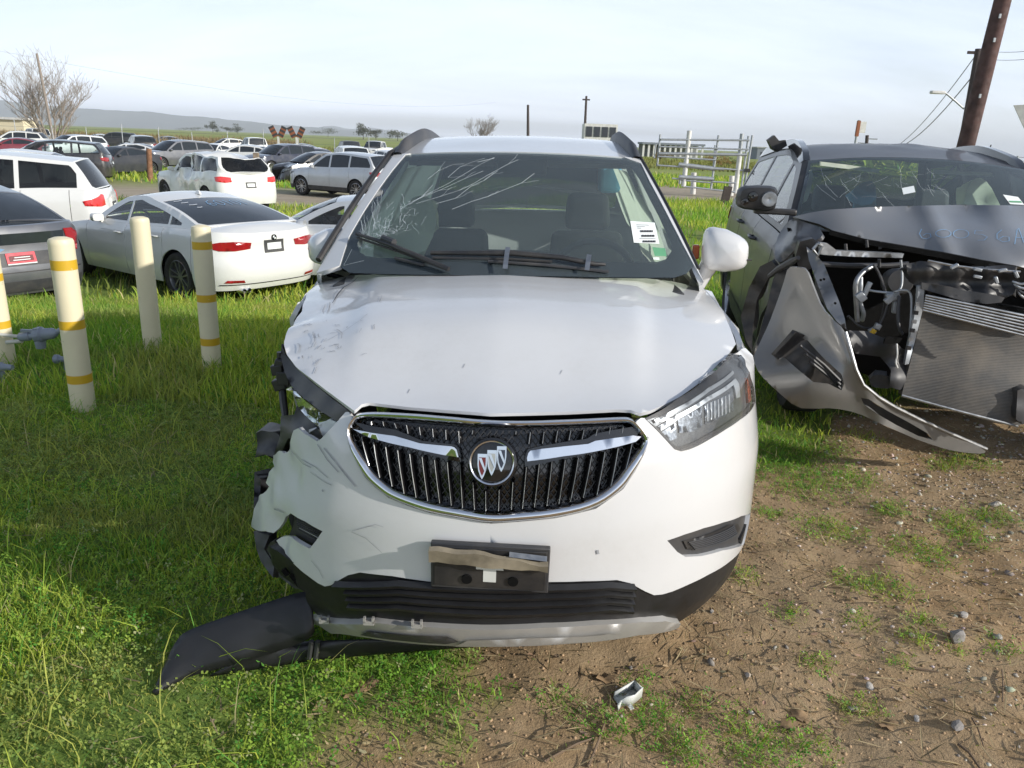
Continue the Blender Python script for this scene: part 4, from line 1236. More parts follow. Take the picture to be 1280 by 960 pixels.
stk = decal('windscreen_sticker', [(787.5, 277), (818, 279), (824, 305.5), (792, 304)], 'paper', .003)
for k, (x, y, w_) in enumerate(((800, 288.6, 16), (801.5, 294.4, 16.5), (803, 301.4, 16.5))):
    for j in range(8):
        a = x+j*w_/8
        decal('sticker_print', [(a, y), (a+w_/8*.72, y+.1), (a+w_/8*.78, y+2.6), (a+.15, y+2.5)], 'ink', .0045, stk)
for x, y, w_ in ((795, 281.5, 14), (796, 283.6, 10), (796.5, 285.6, 5), (799, 298.4, 20), (808, 282, 3)):
    decal('sticker_print', [(x, y), (x+w_, y+.4), (x+w_, y+1.1), (x, y+.7)], 'faint_ink', .0045, stk)
decal('windscreen_sticker', [(815, 309.5), (831, 311), (833, 321), (818, 320.5)], 'green_sticker', .003)
decal('windscreen_sticker', [(816, 322.4), (823.5, 322.6), (824, 325.5), (816.5, 325)], 'paper', .003)
# wipers and bonnet-seal clips
def swl(px, py, of): return sw_pt(px, py, of)[0]
m = MB(); m.tube([swl(448, 297, .02), swl(490, 312, .026), swl(535, 331, .024), swl(562, 341, .018)], [.006, .010, .011, .009], 8); w1 = m.build('wiper', M['plastic'], hero, smooth=True, angle=50)
m = MB(); m.tube([swl(448, 299, .008), swl(500, 317, .008), swl(534, 329, .008)], .005, 6); m.tube([swl(482, 305, .03), swl(496, 311, .032)], .014, 8); m.tube([swl(495, 325, .01), swl(530, 334, .012)], .006, 6); m.build('wiper_blade', M['plastic2'], w1, smooth=True)
m = MB(); m.tube([swl(540, 321, .02), swl(640, 323, .026), swl(700, 328, .025), swl(742, 335, .02), swl(755, 335, .018)], [.008, .011, .010, .009, .006], 8); w2 = m.build('wiper', M['plastic'], hero, smooth=True, angle=50)
m = MB(); m.tube([swl(541, 324, .008), swl(640, 326, .008), swl(690, 329, .008)], .005, 6); m.tube([swl(610, 329, .01), swl(680, 334, .012), swl(760, 342, .01)], .006, 6); m.build('wiper_blade', M['plastic2'], w2, smooth=True)
for x0, x1 in ((635, 631.5), (734, 731.5)):
    a, b = swl(x0, 318 if x0 < 700 else 327, .036), swl(x1, 343.5 if x0 < 700 else 345, .03)
    m = MB(); m.ribbon([a, (a+b)/2+Vector((0, -.004, .003)), b], .018, Vector((0, -.8, .6))); o = m.build('wiper_tape', M['alu'], hero)

# roof and rails, roof seam strip
sq = np.array([(-sc_[0], 0), (sc_[0], 0), (sc_[0], 2.0), (-sc_[0], 2.0)])
patch('roof', sq, lambda a, b: np.stack(g.roof(a/sc_[0], b/2.0), 1), M['white'], hero, .08, away=away0, thick=.02)
for s_ in (1, -1):
    m = MB(); rows = []
    vs = np.linspace(-.01, 1.0, 26)
    for v in vs:
        x, y, z = (float(q) for q in g.roof(np.array(.97*s_), np.array(v)))
        q = min(1, (v+.01)/.085); q2 = min(1, (1-v)/.1)
        h = .056*math.sin(q*math.pi/2)**1.3 if q < 1 else .056
        h = min(h, .012+.054*math.sin(q2*math.pi/2)); h = max(h, .01)-.008*sstep((v-.15)/.3)
        wd = .019
        rows.append([(x-s_*wd*1.2, y, z-.01), (x-s_*wd*.8, y, z+h*.8), (x, y, z+h), (x+s_*wd*.9, y, z+h*.75), (x+s_*wd*1.5, y, z-.02)])
    m.grid(rows); m.build('roof_rail', M['plastic2'], hero, smooth=True, angle=70)
# mirrors
def hero_mirror(s_, px, py, Y, sc, rz):
    c = HM.inverted() @ AY(px, py, Y)
    V = []; n = 20; rows = [(.02, .90), (.0, .98), (-.04, 1.0), (-.085, .93), (-.112, .76), (-.126, .45), (-.13, .05)]
    Rm = Matrix.Rotation(rz, 3, 'Z')
    for yy, k in rows:
        for i in range(n):
            a = 2*math.pi*i/n; ca, sa = math.cos(a), math.sin(a)
            x = math.copysign(abs(ca)**.5, ca)*.098*k; z = math.copysign(abs(sa)**.5, sa)*.080*k
            z *= 1.12-.35*(x*s_/.1 if x*s_ > 0 else .25*x*s_/.1); z += -.012*(x*s_/.1)
            V.append(tuple(c+Rm @ Vector((x*sc, yy*sc, z*sc))))
    F = [(i*n+j, i*n+(j+1) % n, (i+1)*n+(j+1) % n, (i+1)*n+j) for i in range(len(rows)-1) for j in range(n)]+[tuple(range(n-1, -1, -1)), tuple((len(rows)-1)*n+i for i in range(n))]
    m = MB(); m.add(V, F); o = m.build('mirror', M['white'], hero, smooth=True, angle=70)
    return c, o
c, mo = hero_mirror(1, 905, 312, 3.28, .98, math.radians(-6))
m = MB(); m.grid([[tuple(c+Vector((x, y, z))) for x, y in ((-.10+k*.1*0, .0), (-.045, .0), (-.04, .05), (-.10, .05))] for k, z in ((0, -.05), (0, -.09))])
m.V = []; m.F = []
m.tube([c+Vector((-.055, -.02, -.055)), c+Vector((-.075, -.005, -.10)), c+Vector((-.105, .0, -.165))], [.04, .035, .034], 12); m.build('mirror_arm', M['white'], mo, smooth=True)
m = MB(); m.box(c+Vector((.070, -.094, -.028)), (.05, .012, .005)); m.build('mirror_seam', M['plastic'], mo)
m = MB(); m.box(c+Vector((-.118, .0, -.012)), (.03, .02, .06)); m.build('side_repeater', M['amber'], mo, bevel=.006)
c2, mo2 = hero_mirror(-1, 409, 308, 3.30, .86, math.radians(28))
m = MB(); m.tube([c2+Vector((.05, 0, -.05)), c2+Vector((.09, .0, -.09))], [.03, .026], 10); m.tube([c2+Vector((-.02, -.05, -.10)), c2+Vector((.10, -.03, -.14))], .011, 8); m.build('mirror_arm', M['plastic'], mo2, smooth=True)
# left front door seam pushed out beside the pillar
Fe, Re, Be = g.side_edges()
m = MB(); pts = [Vector((-float(g.w(y, z))-.022, y, z+.006)) for y, z in Fe[1:]]+[Vector((-float(g.w(y, z))-.012, y, z+.01)) for y, z in Re[:4]]
m.tube(pts, .013, 8); m.build('door_seal', M['plastic'], hero, smooth=True)
m = MB(); pts = [Vector((float(g.w(y, z))+.004, y, z+.004)) for y, z in Fe[1:]]+[Vector((float(g.w(y, z)), y, z+.008)) for y, z in Re[:4]]
m.tube(pts, .007, 8); m.build('door_seal', M['plastic'], hero, smooth=True)

# cabin: airbags, rear-view mirror, dash, sun visors
inn = lambda nm, o, mat, st=6, th_=.03, sm=1: pixsheet(nm, o, M[mat], hero, HM, st, th_, smooth=sm)
for s_ in (-1, 1):
    yy_ = np.linspace(1.62, 3.35, 24)
    topz = np.interp(yy_, Re[:, 0], Re[:, 1])-.05; topz = np.minimum(topz, np.interp(yy_, Fe[:, 0], Fe[:, 1])-.06)
    botz = np.interp(yy_, [1.62, 1.8, 2.1, 2.7, 3.35], [1.12, 1.02, 1.0, 1.02, 1.12])
    po = np.vstack([np.stack([yy_, botz], 1), np.stack([yy_[::-1], np.maximum(topz, botz+.05)[::-1]], 1)])
    patch('curtain_airbag', po, (lambda s_: lambda y, z: np.stack([s_*(g.w(y, z)-.085+.02*np.sin(y*9)*np.sin((z-1)*7)), y, z], 1))(s_), M['airbag'], hero, .07, away=(0, 2.5, 1.2))
inn('front_airbag', [(543, 250, 3.75), (546, 288, 3.7), (527, 321, 3.55), (466, 322, 3.5), (468, 300, 3.55), (486, 285, 3.6), (505, 262, 3.7), (520, 242, 3.8)], 'airbag', th_=.12)['label'] = 'sagging deflated airbag'
m = MB(); p = HM.inverted() @ AY(652, 208, 3.75); m.box(p, (.24, .06, .085)); m.build('rear_view_mirror', M['cabin'], hero, bevel=.02, seg=3)
m = MB(); p = HM.inverted() @ AY(762, 222, 4.6); m.box(p, (.13, .09, .17)); m.build('head_cushion', M['cloth_blue_sheen'], hero, bevel=.03, seg=3)  # headrest; the blue reflection on it is put into its colour
m = MB(); m.box((0, 1.36, 1.045), (1.36, .50, .04)); m.build('dash_top', M['cabin'], hero, bevel=.015)
m = MB(); m.box((0, 2.9, 1.50), (1.02, 1.9, .02)); m.build('headliner', M['cabin_light'], hero)

# scratches and chips on paint
def mark(pts, w, mat, mb, surf, of=.0075, post=None):
    P = []
    for p in pts:
        u, v = surf.trace(p[0], p[1], HM); a, n = surf.at(u, v, 0, away0)
        if post is not None: a = Vector(post(np.array([a]))[0])
        P.append((a+n*of, n))
    mb.ribbon([p for p, n in P], w, [n for p, n in P])
sm_ = MB()
ls_ = MB(); mark([(449, 349), (440, 357), (430, 363), (422, 370), (414, 380)], [.002, .005, .007, .006, .002], 'scratch', ls_, SH, .011, hood_post); ls_.build('deep_scratch', M['scratch'], hood)
mark([(459, 395), (447, 405), (430, 416), (410, 427)], .0018, 'scratch', sm_, SH, .009, hood_post)
for k in range(46):
    x_, y_ = rr.gauss(390, 16), rr.gauss(440, 26)
    an = rr.gauss(-.9, .8); L_ = rr.uniform(2, 11)
    if rr.random() < .35: x_, y_ = rr.gauss(435, 22), rr.gauss(410, 20)
    if x_ < 362 + max(0, 430-y_)*.55 or y_ > 462+(x_-370)*.62 and x_ < 430: continue
    mark(jag((x_, y_), (x_+L_*math.cos(an), y_+L_*math.sin(an)), 3, 1), rr.uniform(.001, .004), 'scratch', sm_, SH, .009, hood_post)
for p in ((510, 494), (579, 462), (700, 470)):
    mark([p, (p[0]+2.5, p[1]-5)], .002, 'scratch', sm_, SH)
tag(sm_.build('scratch_marks', M['scuff'], hood), kind='stuff')
sb_ = MB()
for pts, w_ in (([(404, 560), (418, 575), (432, 592), (445, 608)], .004), ([(394, 556), (408, 574), (424, 590)], .003), ([(370, 575), (390, 583), (410, 597)], .002), ([(441, 663), (470, 655), (480, 658)], .0015), ([(440, 664), (458, 672), (478, 690)], .0015), ([(384, 590), (405, 602), (415, 606)], .0018), ([(355, 568), (372, 580), (385, 584)], .002), ([(403, 614), (404, 612)], .006), ([(340, 640), (352, 645)], .004), ([(374, 660), (400, 672)], .002), ([(390, 700), (400, 712), (405, 722)], .002)):
    mark(pts, w_, 'scuff', sb_, SB, .004, left_post)
mark([(746.5, 687), (747.5, 692)], .006, 'scratch', sb_, SB, .003)
tag(sb_.build('scuff_marks', M['scuff'], bumper), kind='stuff')

# torn left corner: broken lamp, ducts, strut, liner
tp = lambda nm, o, mat, st=6, th_=.015, sm=0: pixsheet(nm, o, M[mat], hero, HM, st, th_, smooth=sm)
tp('lamp_seal', [(352, 430, 2.42), (357, 444, 2.40), (370, 460, 2.32), (389, 477, 2.22), (415, 498, 2.08), (441, 517, 1.94), (432, 520, 1.95), (420, 526, 1.98), (401, 514, 2.06), (379, 497, 2.18), (364, 482, 2.28), (356, 466, 2.36), (351, 446, 2.42)], 'plastic', th_=.05)
tp('lamp_shell', [(364, 483, 2.31), (379, 498, 2.21), (401, 515, 2.10), (418, 525, 2.03), (412, 534, 2.05), (397, 533, 2.12), (382, 520, 2.2), (372, 508, 2.27)], 'lens', 5, .02)
tp('lamp_shell', [(366, 487, 2.36), (384, 503, 2.26), (404, 519, 2.15), (415, 527, 2.10), (400, 534, 2.16), (384, 522, 2.25), (373, 509, 2.32)], 'chrome', 5, .02)
for k, o in enumerate(([(398, 532, 2.04), (412, 524, 2.02), (424, 529, 2.0), (414, 541, 2.02), (404, 547, 2.04)], [(386, 541, 2.06), (396, 535, 2.05), (402, 545, 2.05), (398, 552, 2.05)], [(378, 541, 2.07), (384, 538, 2.07), (392, 546, 2.06), (386, 549, 2.07)])):
    tp('lamp_shard', o, ('paper', 'alu', 'lens')[k], 4, .012)
tp('inner_duct', [(351, 520, 2.33), (368, 518, 2.25), (375, 511, 2.25), (394, 530, 2.16), (398, 550, 2.11), (374, 547, 2.14), (360, 548, 2.18), (352, 565, 2.25), (341, 573, 2.3), (350, 545, 2.33)], 'plastic', 6, .08)
tp('wheel_liner', [(320, 541, 2.44), (327, 538, 2.44), (346, 541, 2.42), (350, 546, 2.40), (345, 572, 2.36), (330, 568, 2.38), (319, 572, 2.42), (322, 556, 2.44)], 'plastic', 6, .12)
tp('wheel_liner', [(318, 590, 2.36), (326, 600, 2.34), (324, 655, 2.24), (317, 640, 2.28)], 'plastic', 6, .10)
m = MB(); Li = HM.inverted()
m.tube([Li @ AY(350, 440, 2.55), Li @ AY(351, 470, 2.55), Li @ AY(354, 500, 2.5), Li @ AY(357, 524, 2.45)], [.012, .013, .014, .012], 8); m.build('inner_strut', M['plastic'], hero, smooth=True)
m = MB()
for px_, py_, r_ in ((347, 462, .018), (355, 472, .022), (350, 480, .02), (362, 476, .018), (366, 470, .02), (349, 455, .015)):
    p = Li @ AY(px_, py_, 2.52); m.box(p, (r_*2, r_*1.6, r_*2.2), Matrix.Rotation(px_, 4, 'Y'))
m.build('mount_bracket', M['plastic'], hero, bevel=.004)
tp('corner_cladding', [(317, 664, 2.22), (337, 669, 2.18), (330, 686, 2.16), (343, 706, 2.12), (341, 722, 2.10), (326, 702, 2.16), (320, 684, 2.2)], 'plastic2', 6, .05)
tp('corner_channel', [(338, 678, 2.12), (343, 676, 2.11), (352, 692, 2.07), (349, 706, 2.06), (342, 702, 2.09), (333, 687, 2.13)], 'plastic', 5, .03)
tp('clip_rail', [(349, 708, 2.05), (362, 713, 2.02), (378, 724, 1.99), (377, 737, 1.99), (367, 735, 2.0), (348, 720, 2.05)], 'plastic2', 5, .03)
for px_, py_ in ((357, 715), (367, 721), (373, 729)):
    p = Li @ AY(px_, py_, 1.985); m = MB(); m.box(p, (.014, .01, .022), Matrix.Rotation(-.6, 4, 'Y')); m.build('clip_slot', M['dark'], hero)
# front left wheel knocked back
wheel(hero, -.68, 1.06, .335, rot=.9); wheel(hero, .69, .97, .33)
patch('fender', g.belt_panel(g.ty(.95), g.ty(1.32), .004)*np.array([-1, 1]), bf, M['white'], hero, .07, away=away0, thick=.018, post=crusher([((-.88, .95, .9), .5, (.06, 0, 0), .03, 6)]))['label'] = 'crushed stub of wing'

# hanging black corner flap lying on the grass (still fixed to the bumper)
def strip(nm, top, bot, mat, bul, n=30, th_=.012):
    a = resample(smooth_poly(np.array([p[:2] for p in top]), 1, False), 4, False); b = resample(smooth_poly(np.array([p[:2] for p in bot]), 2, False), 4, False)
    def at_(P, src):
        s_ = np.linspace(0, 1, len(P)); return [P[int(round(k*(len(P)-1)))] for k in np.linspace(0, 1, n)]
    ta, tb_ = at_(a, top), at_(b, bot)
    za = np.interp(np.linspace(0, 1, n), np.linspace(0, 1, len(top)), [p[2] for p in top]); zb = np.interp(np.linspace(0, 1, n), np.linspace(0, 1, len(bot)), [p[2] for p in bot])
    rows = []
    for k in range(n):
        A = G(*ta[k], 0) if False else EYE+ray(*ta[k])*((za[k]-CAM_H)/ray(*ta[k]).z)
        B = EYE+ray(*tb_[k])*((zb[k]-CAM_H)/ray(*tb_[k]).z)
        row = []
        for j in np.linspace(0, 1, 7):
            p = A.lerp(B, j)+Vector((0, -.35, .65)).normalized()*bul*math.sin(j*math.pi)*(1-.3*k/n)
            row.append(Li @ p)
        rows.append(row)
    m = MB(); m.grid(rows); o = m.build(nm, M[mat], hero, smooth=True, angle=80)
    md = o.modifiers.new('thick', 'SOLIDIFY'); md.thickness = th_*.5; md.offset = 0
    return o
fl_ = strip('torn_trim_flap', [(391, 738, .265), (372, 741, .25), (340, 751, .23), (305, 763, .20), (268, 776, .17), (232, 789, .14), (219, 803, .10), (205, 834, .05), (191, 866, .015)], [(393, 790, .16), (385, 800, .13), (362, 809, .10), (330, 819, .085), (300, 829, .07), (265, 838, .055), (235, 846, .04), (212, 858, .025), (195, 869, .012)], 'trim_black', .014)
strip('torn_trim_strip', [(330, 817, .09), (350, 811, .095), (375, 803, .11), (400, 801, .12), (450, 799, .125), (500, 800, .125), (550, 802, .13), (592, 805, .14)], [(262, 845, .03), (310, 838, .035), (350, 831, .04), (400, 824, .05), (450, 819, .06), (500, 815, .08), (550, 811, .10), (592, 808, .12)], 'trim_black', .012)
for px_ in (389, 397):
    A = Li @ (EYE+ray(px_+2, 802)*((.125-CAM_H)/ray(px_+2, 802).z)); B = Li @ (EYE+ray(px_-1, 823)*((.055-CAM_H)/ray(px_-1, 823).z))
    m = MB(); m.tube([A+Vector((0, -.012, .01)), B+Vector((0, -.012, .01))], .008, 6); m.build('flap_rib', M['plastic2'], fl_, smooth=True)
# ------------------------------------------------------------------ wrecked dark grey SUV on the right
suv = thing('wrecked_suv', 'dark grey wrecked SUV with open engine bay and hanging bumper at the right', 'car', (2.30, 3.40, 0.0), -0.17)
SM = suv.matrix_basis.copy()
SI = SM.inverted()
SP = mod('suv', L=4.75, W=1.93, Df=.70, axles=(.92, 3.72), rw=.37, zs=[(0, .92), (.3, .98), (.9, 1.06), (1.5, 1.11), (2.6, 1.13), (3.8, 1.18), (4.75, 1.19)], cowl=(1.22, 1.19), hdr=(1.98, 1.60), peak=(2.8, 1.70), rhdr=(4.25, 1.62), rbase=(4.6, 1.2), tum=.34, bow=(.16, .07))
gs = build_car(suv, SP, 'dgrey', detail=2, glassm='glass', seats=True, lower='plastic', step=.09,
     skip={'front_bumper', 'hood', 'headlight', 'plate', 'mirror', 'fender_l', 'fender_r', 'wheel1', 'wheel2', 'underbody'},
     crush=[((0, 2.9, 1.7), .9, (0, 0, -.01), .035, 3)])
sl = lambda px, py, Y: SI @ AY(px, py, Y)
ss = lambda nm, o, mat, st=8, th_=.02, sm=0, par=suv, holes=(), post=None, bulge=None: pixsheet(nm, o, M[mat], par, SM, st, th_, smooth=sm, holes=holes, post=post, bulge=bulge)
sbf = lambda t, z: np.stack(gs.belt(t, z), 1)
# wing: what is left behind the wheel, with the crushed arch
wl_ = gs.belt_panel(gs.ty(.98), gs.ty(1.35), .004)*np.array([-1, 1])
patch('fender', wl_, sbf, M['dgrey'], suv, .06, away=(0, 2.3, .6), thick=.02, post=crusher([((-.95, 1.0, .9), .45, (.03, .03, 0), .06, 6)]))
patch('fender', gs.belt_panel(gs.ty(.45), gs.ty(1.35), .004), sbf, M['dgrey'], suv, .08, away=(0, 2.3, .6), thick=.02)
wheel(suv, -.66, 1.30, .36, rot=.4); wheel(suv, .84, .92, .37)
# buckled bonnet
hood_o = [(991, 271, 4.62), (1012, 266, 4.72), (1036, 262, 4.78), (1085, 259, 4.84), (1130, 257.5, 4.88), (1200, 256, 4.9), (1290, 257, 4.9), (1345, 268, 4.75), (1352, 330, 4.0), (1330, 340, 3.86), (1282, 335, 3.80), (1268, 331.5, 3.80), (1230, 325, 3.82), (1180, 315, 3.86), (1130, 306.5, 3.88), (1085, 299, 3.92), (1050, 292, 3.95), (1039, 287, 3.98), (1024, 280, 4.15), (1005, 275, 4.4)]
sh = ss('hood', hood_o, 'hood_sky_grey', 7, .03, bulge=lambda x, y: -.05*np.exp(-((x-1160-(y-260)*.45)/14)**2)+.02*np.sin(x/60.)+.025*np.exp(-((x-1215-(y-260)*.9)/20)**2))
ss('hood_lip', [(1039, 288, 3.98), (1085, 300, 3.92), (1130, 307.5, 3.88), (1180, 316, 3.86), (1230, 326, 3.82), (1268, 332.5, 3.80), (1268, 338, 3.86), (1228, 332, 3.88), (1178, 323, 3.92), (1130, 314, 3.94), (1085, 306, 3.98), (1038, 294, 4.02)], 'dark', 7, .03, par=sh)
ss('wing_top', [(990, 272, 4.6), (1004, 277, 4.4), (1024, 284, 4.15), (1030, 296, 4.05), (1012, 303, 4.0), (1000, 305, 4.05), (988, 318, 4.1), (975, 330, 4.15), (968, 322, 4.4), (970, 300, 4.6), (978, 285, 4.68)], 'dgrey', 6, .02, 1, bulge=lambda x, y: .03*np.sin(x/7.+y/9.))
# hanging bumper cover
bmp = [(985, 333, 3.95), (998, 334, 3.85), (1008, 336, 3.78), (1016, 358, 3.72), (1027, 386, 3.66), (1042, 400, 3.6), (1055, 411, 3.56), (1062, 432, 3.52), (1068, 456, 3.5), (1073, 472, 3.5), (1080, 484, 3.5), (1098, 499, 3.52), (1118, 511, 3.55), (1150, 527, 3.6), (1190, 545, 3.66), (1233, 562.5, 3.74), (1230, 567.5, 3.72), (1208, 566, 3.68), (1186, 562.5, 3.64), (1165, 556, 3.6), (1145, 549, 3.56), (1120, 538, 3.52), (1099, 529, 3.49), (1072, 516, 3.45), (1042, 510, 3.43), (1018, 511, 3.46), (996, 510, 3.5), (970, 488, 3.6), (949, 467.5, 3.72), (941, 449, 3.82), (947, 434, 3.88), (961, 405, 3.92), (971, 378, 3.95), (980, 352, 3.97)]
fogh = [(999, 421), (1010, 426), (1026, 444), (1042, 459), (1052, 467.5), (1055, 480), (1052, 488), (1036, 480), (1017, 478), (1000, 464), (984, 450), (974, 442), (984, 432)]
sloth = [(1076, 497), (1086, 499), (1110, 514), (1136, 528), (1160, 542), (1166, 550), (1148, 545), (1120, 531), (1096, 517), (1080, 506)]
bc = ss('bumper_cover', bmp, 'gunmetal', 6, .012, 1, holes=[fogh, sloth], bulge=lambda x, y: -.05*np.exp(-((y-470+.0*x)/26)**2)*np.clip((1070-x)/60, 0, 1)-.03*np.exp(-((x-1010-(y-340)*.5)/12)**2)+.02*np.clip((y-495)/20, 0, 1))
ss('fog_recess', [(x, y, 3.66) for x, y in ((994, 415), (1012, 421), (1030, 440), (1056, 462), (1060, 484), (1052, 494), (1014, 485), (968, 444))], 'plastic', 6, .02, par=bc, bulge=lambda x, y: .04*np.sin((x+y)/14.))
for k in range(3):
    m = MB(); m.tube([sl(1000+k*6, 432+k*10, 3.62-.01*k), sl(1030+k*5, 456+k*9, 3.6), sl(1050, 476+k*5, 3.58)], .008, 6); m.build('fog_slat', M['plastic2'], bc, smooth=True)
m = MB(); m.tube([sl(1057, 415, 3.55), sl(1064, 440, 3.505), sl(1070, 462, 3.49), sl(1079, 481, 3.485), (sl(1098, 496.5, 3.505)), sl(1118, 508.5, 3.54), sl(1150, 524.5, 3.59), sl(1190, 542.5, 3.65), sl(1233, 561, 3.73)], .009, 8); m.build('bumper_edge', M['alu'], bc, smooth=True)
ss('slot_back', [(x, y, 3.72) for x, y in ((1070, 490), (1090, 496), (1140, 524), (1170, 545), (1168, 556), (1120, 536), (1078, 512))], 'plastic', 6, .01, par=bc)
# liner behind the cover and wheel arch edge
ss('wheel_liner', [(951, 410, 4.05), (958, 385, 4.1), (966, 350, 4.15), (975, 330, 4.2), (988, 326, 4.1), (985, 345, 4.02), (972, 385, 4.0), (958, 420, 3.97), (945, 446, 3.92), (941, 446, 3.95)], 'plastic', 6, .04)
ss('arch_edge', [(926, 395, 4.6), (936, 360, 4.6), (950, 333, 4.5), (964, 326, 4.4), (972, 335, 4.35), (958, 350, 4.4), (946, 375, 4.45), (941, 410, 4.4), (940, 440, 4.3), (932, 425, 4.4)], 'plastic', 6, .05)
m = MB(); m.tube([sl(962, 345, 4.2), sl(975, 335, 4.1), sl(990, 327, 4.0), sl(998, 322, 3.95)], [.014, .018, .02, .012], 8); m.build('broken_hinge', M['plastic2'], suv, smooth=True)
# engine bay
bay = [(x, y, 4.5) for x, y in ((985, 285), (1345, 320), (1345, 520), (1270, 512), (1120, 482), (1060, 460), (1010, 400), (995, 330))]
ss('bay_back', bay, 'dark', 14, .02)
ss('inner_wing', [(1008, 308, 4.02), (1020, 318, 3.95), (1030, 330, 3.9), (1049, 377, 3.78), (1056, 398, 3.72), (1058, 412, 3.7), (1046, 402, 3.72), (1034, 386, 3.76), (1020, 350, 3.88), (1011, 325, 3.98)], 'prime', 6, .03)
for px_, py_ in ((1026, 350), (1044, 379), (1030, 349)):
    m = MB(); p = sl(px_, py_, 3.83 if py_ < 360 else 3.74); m.lathe([(.006, -.004), (.006, .004), (0, .004)], Matrix.Translation(p) @ Matrix.Rotation(math.pi/2, 4, 'X'), 10); m.build('bolt_hole', M['dark'], suv)
ss('headlamp_cavity', [(995, 318, 4.02), (1000, 302, 4.0), (1016, 298, 3.98), (1028, 306, 3.96), (1022, 330, 3.98), (1010, 338, 4.0), (998, 334, 4.03)], 'plastic', 5, .05)
m = MB(); a = [sl(1016, 312, 3.9), sl(1022, 305, 3.9), sl(1028, 308, 3.9), sl(1022, 319, 3.9)]
m.tube(a+[a[0]], .008, 6); m.build('latch_bracket', M['alu'], suv, smooth=True)
ss('front_crossbar', [(1025, 303, 3.9), (1034, 304, 3.9), (1046, 313, 3.9), (1080, 314.5, 3.9), (1130, 317, 3.88), (1128, 322.5, 3.88), (1070, 321, 3.9), (1036, 319, 3.9), (1026, 318, 3.9)], 'alu', 6, .03)
m = MB(); m.tube([sl(1026, 330, 4.05), sl(1060, 332, 4.05), sl(1110, 332, 4.05), sl(1135, 330, 4.05)], .014, 8); m.build('cross_rail', M['plastic2'], suv, smooth=True)
for x0, y0, x1, y1 in ((1083, 300, 1084, 309), (1100, 302, 1100, 311), (1099, 324, 1099, 334), (1057, 305, 1058, 318)):
    m = MB(); m.tube([sl(x0, y0, 3.95), sl(x1, y1, 3.95)], .008, 6); m.build('stay', M['plastic2'], suv, smooth=True)
def hose(nm, pts, r, mat, n=8):
    P = resample(smooth_poly(np.array([p[:2] for p in pts]), 2, False), 3, False)
    Y = np.interp(np.linspace(0, 1, len(P)), np.linspace(0, 1, len(pts)), [p[2] for p in pts])
    m = MB(); m.tube([sl(x, y, q) for (x, y), q in zip(P, Y)], r, n); return m.build(nm, M[mat], suv, smooth=True)
hose('coolant_pipe', [(1090, 333, 3.95), (1078, 340, 3.92), (1069, 352, 3.9), (1070, 375, 3.9), (1071, 390, 3.9), (1072, 402, 3.9)], .0125, 'alu', 10)
hose('coolant_pipe', [(1076, 347, 3.93), (1076, 360, 3.92), (1074, 374, 3.92), (1077, 385, 3.9), (1080, 392, 3.9), (1078, 400, 3.92)], .011, 'steel', 10)
hose('wiring', [(1092, 331, 3.9), (1098, 340, 3.9), (1104, 355, 3.88), (1108, 372, 3.86), (1104, 390, 3.88), (1100, 404, 3.9)], .007, 'plastic2')
hose('wiring', [(1126, 325, 3.86), (1128, 345, 3.86), (1127, 360, 3.84), (1120, 366, 3.82), (1110, 366, 3.82), (1092, 364, 3.84), (1082, 362, 3.86)], .006, 'steel')
hose('wiring', [(1118, 365, 3.78), (1128, 362, 3.74), (1138, 364, 3.72), (1140, 380, 3.7), (1137, 420, 3.68), (1136, 445, 3.68), (1140, 462, 3.68)], .006, 'steel')
hose('wiring', [(1124, 370, 3.76), (1122, 392, 3.74), (1124, 412, 3.72), (1128, 418, 3.72)], .009, 'plastic2')
hose('wiring', [(1110, 380, 3.8), (1105, 396, 3.8), (1098, 408, 3.8), (1088, 416, 3.82)], .006, 'plastic2')
hose('wiring', [(1060, 395, 3.85), (1072, 408, 3.85), (1088, 412, 3.85), (1098, 406, 3.85)], .008, 'plastic')
hose('wiring', [(1121, 430, 3.6), (1122, 445, 3.58), (1119, 452, 3.58), (1122, 460, 3.58)], .004, 'offwhite')
m = MB()
for px_, py_, dx, dz in ((1076, 371, .05, .04), (1084, 361, .07, .02), (1116, 371, .06, .04), (1112, 374, .05, .03), (1118, 384, .02, .06), (1090, 414, .03, .03), (1097, 408, .03, .03)):
    m = MB(); m.box(sl(px_, py_, 3.80), (dx, .03, dz), Matrix.Rotation(px_*1.7, 4, 'Y')); m.build('connector', M['alu' if px_ % 2 else 'steel'], suv, bevel=.004)
m = MB(); m.box(sl(1091, 415, 3.78), (.022, .02, .03), Matrix.Rotation(.5, 4, 'Y')); m.build('connector', M['yellow'], suv, bevel=.003)
m = MB(); m.lathe([(.0, .05), (.06, .05), (.07, .03), (.07, -.05), (0, -.05)], Matrix.Translation(sl(1122, 352, 3.95)) @ Matrix.Rotation(math.radians(80), 4, 'X'), 20); m.build('horn', M['plastic2'], suv, smooth=True, angle=40)
ss('lower_bracket', [(1061, 413, 3.72), (1084, 414, 3.72), (1098, 420, 3.72), (1120, 428, 3.7), (1128, 436, 3.68), (1148, 446, 3.66), (1150, 466, 3.64), (1146, 488, 3.62), (1130, 489, 3.62), (1112, 484, 3.64), (1114, 462, 3.66), (1100, 446, 3.68), (1070, 442, 3.7), (1064, 430, 3.72)], 'plastic2', 6, .02, bulge=lambda x, y: .03*np.sin(x/9.)+.02*np.sin(y/7.))
ss('bracket_box', [(1107, 421, 3.62), (1128, 423, 3.62), (1124, 429, 3.62), (1105, 430, 3.62)], 'dark', 5, .01)
ss('lower_pod', [(1087, 472, 3.7), (1096, 468, 3.68), (1110, 470, 3.66), (1117, 478, 3.66), (1114, 486, 3.66), (1096, 485, 3.68), (1088, 482, 3.7)], 'plastic2', 5, .06, 1)
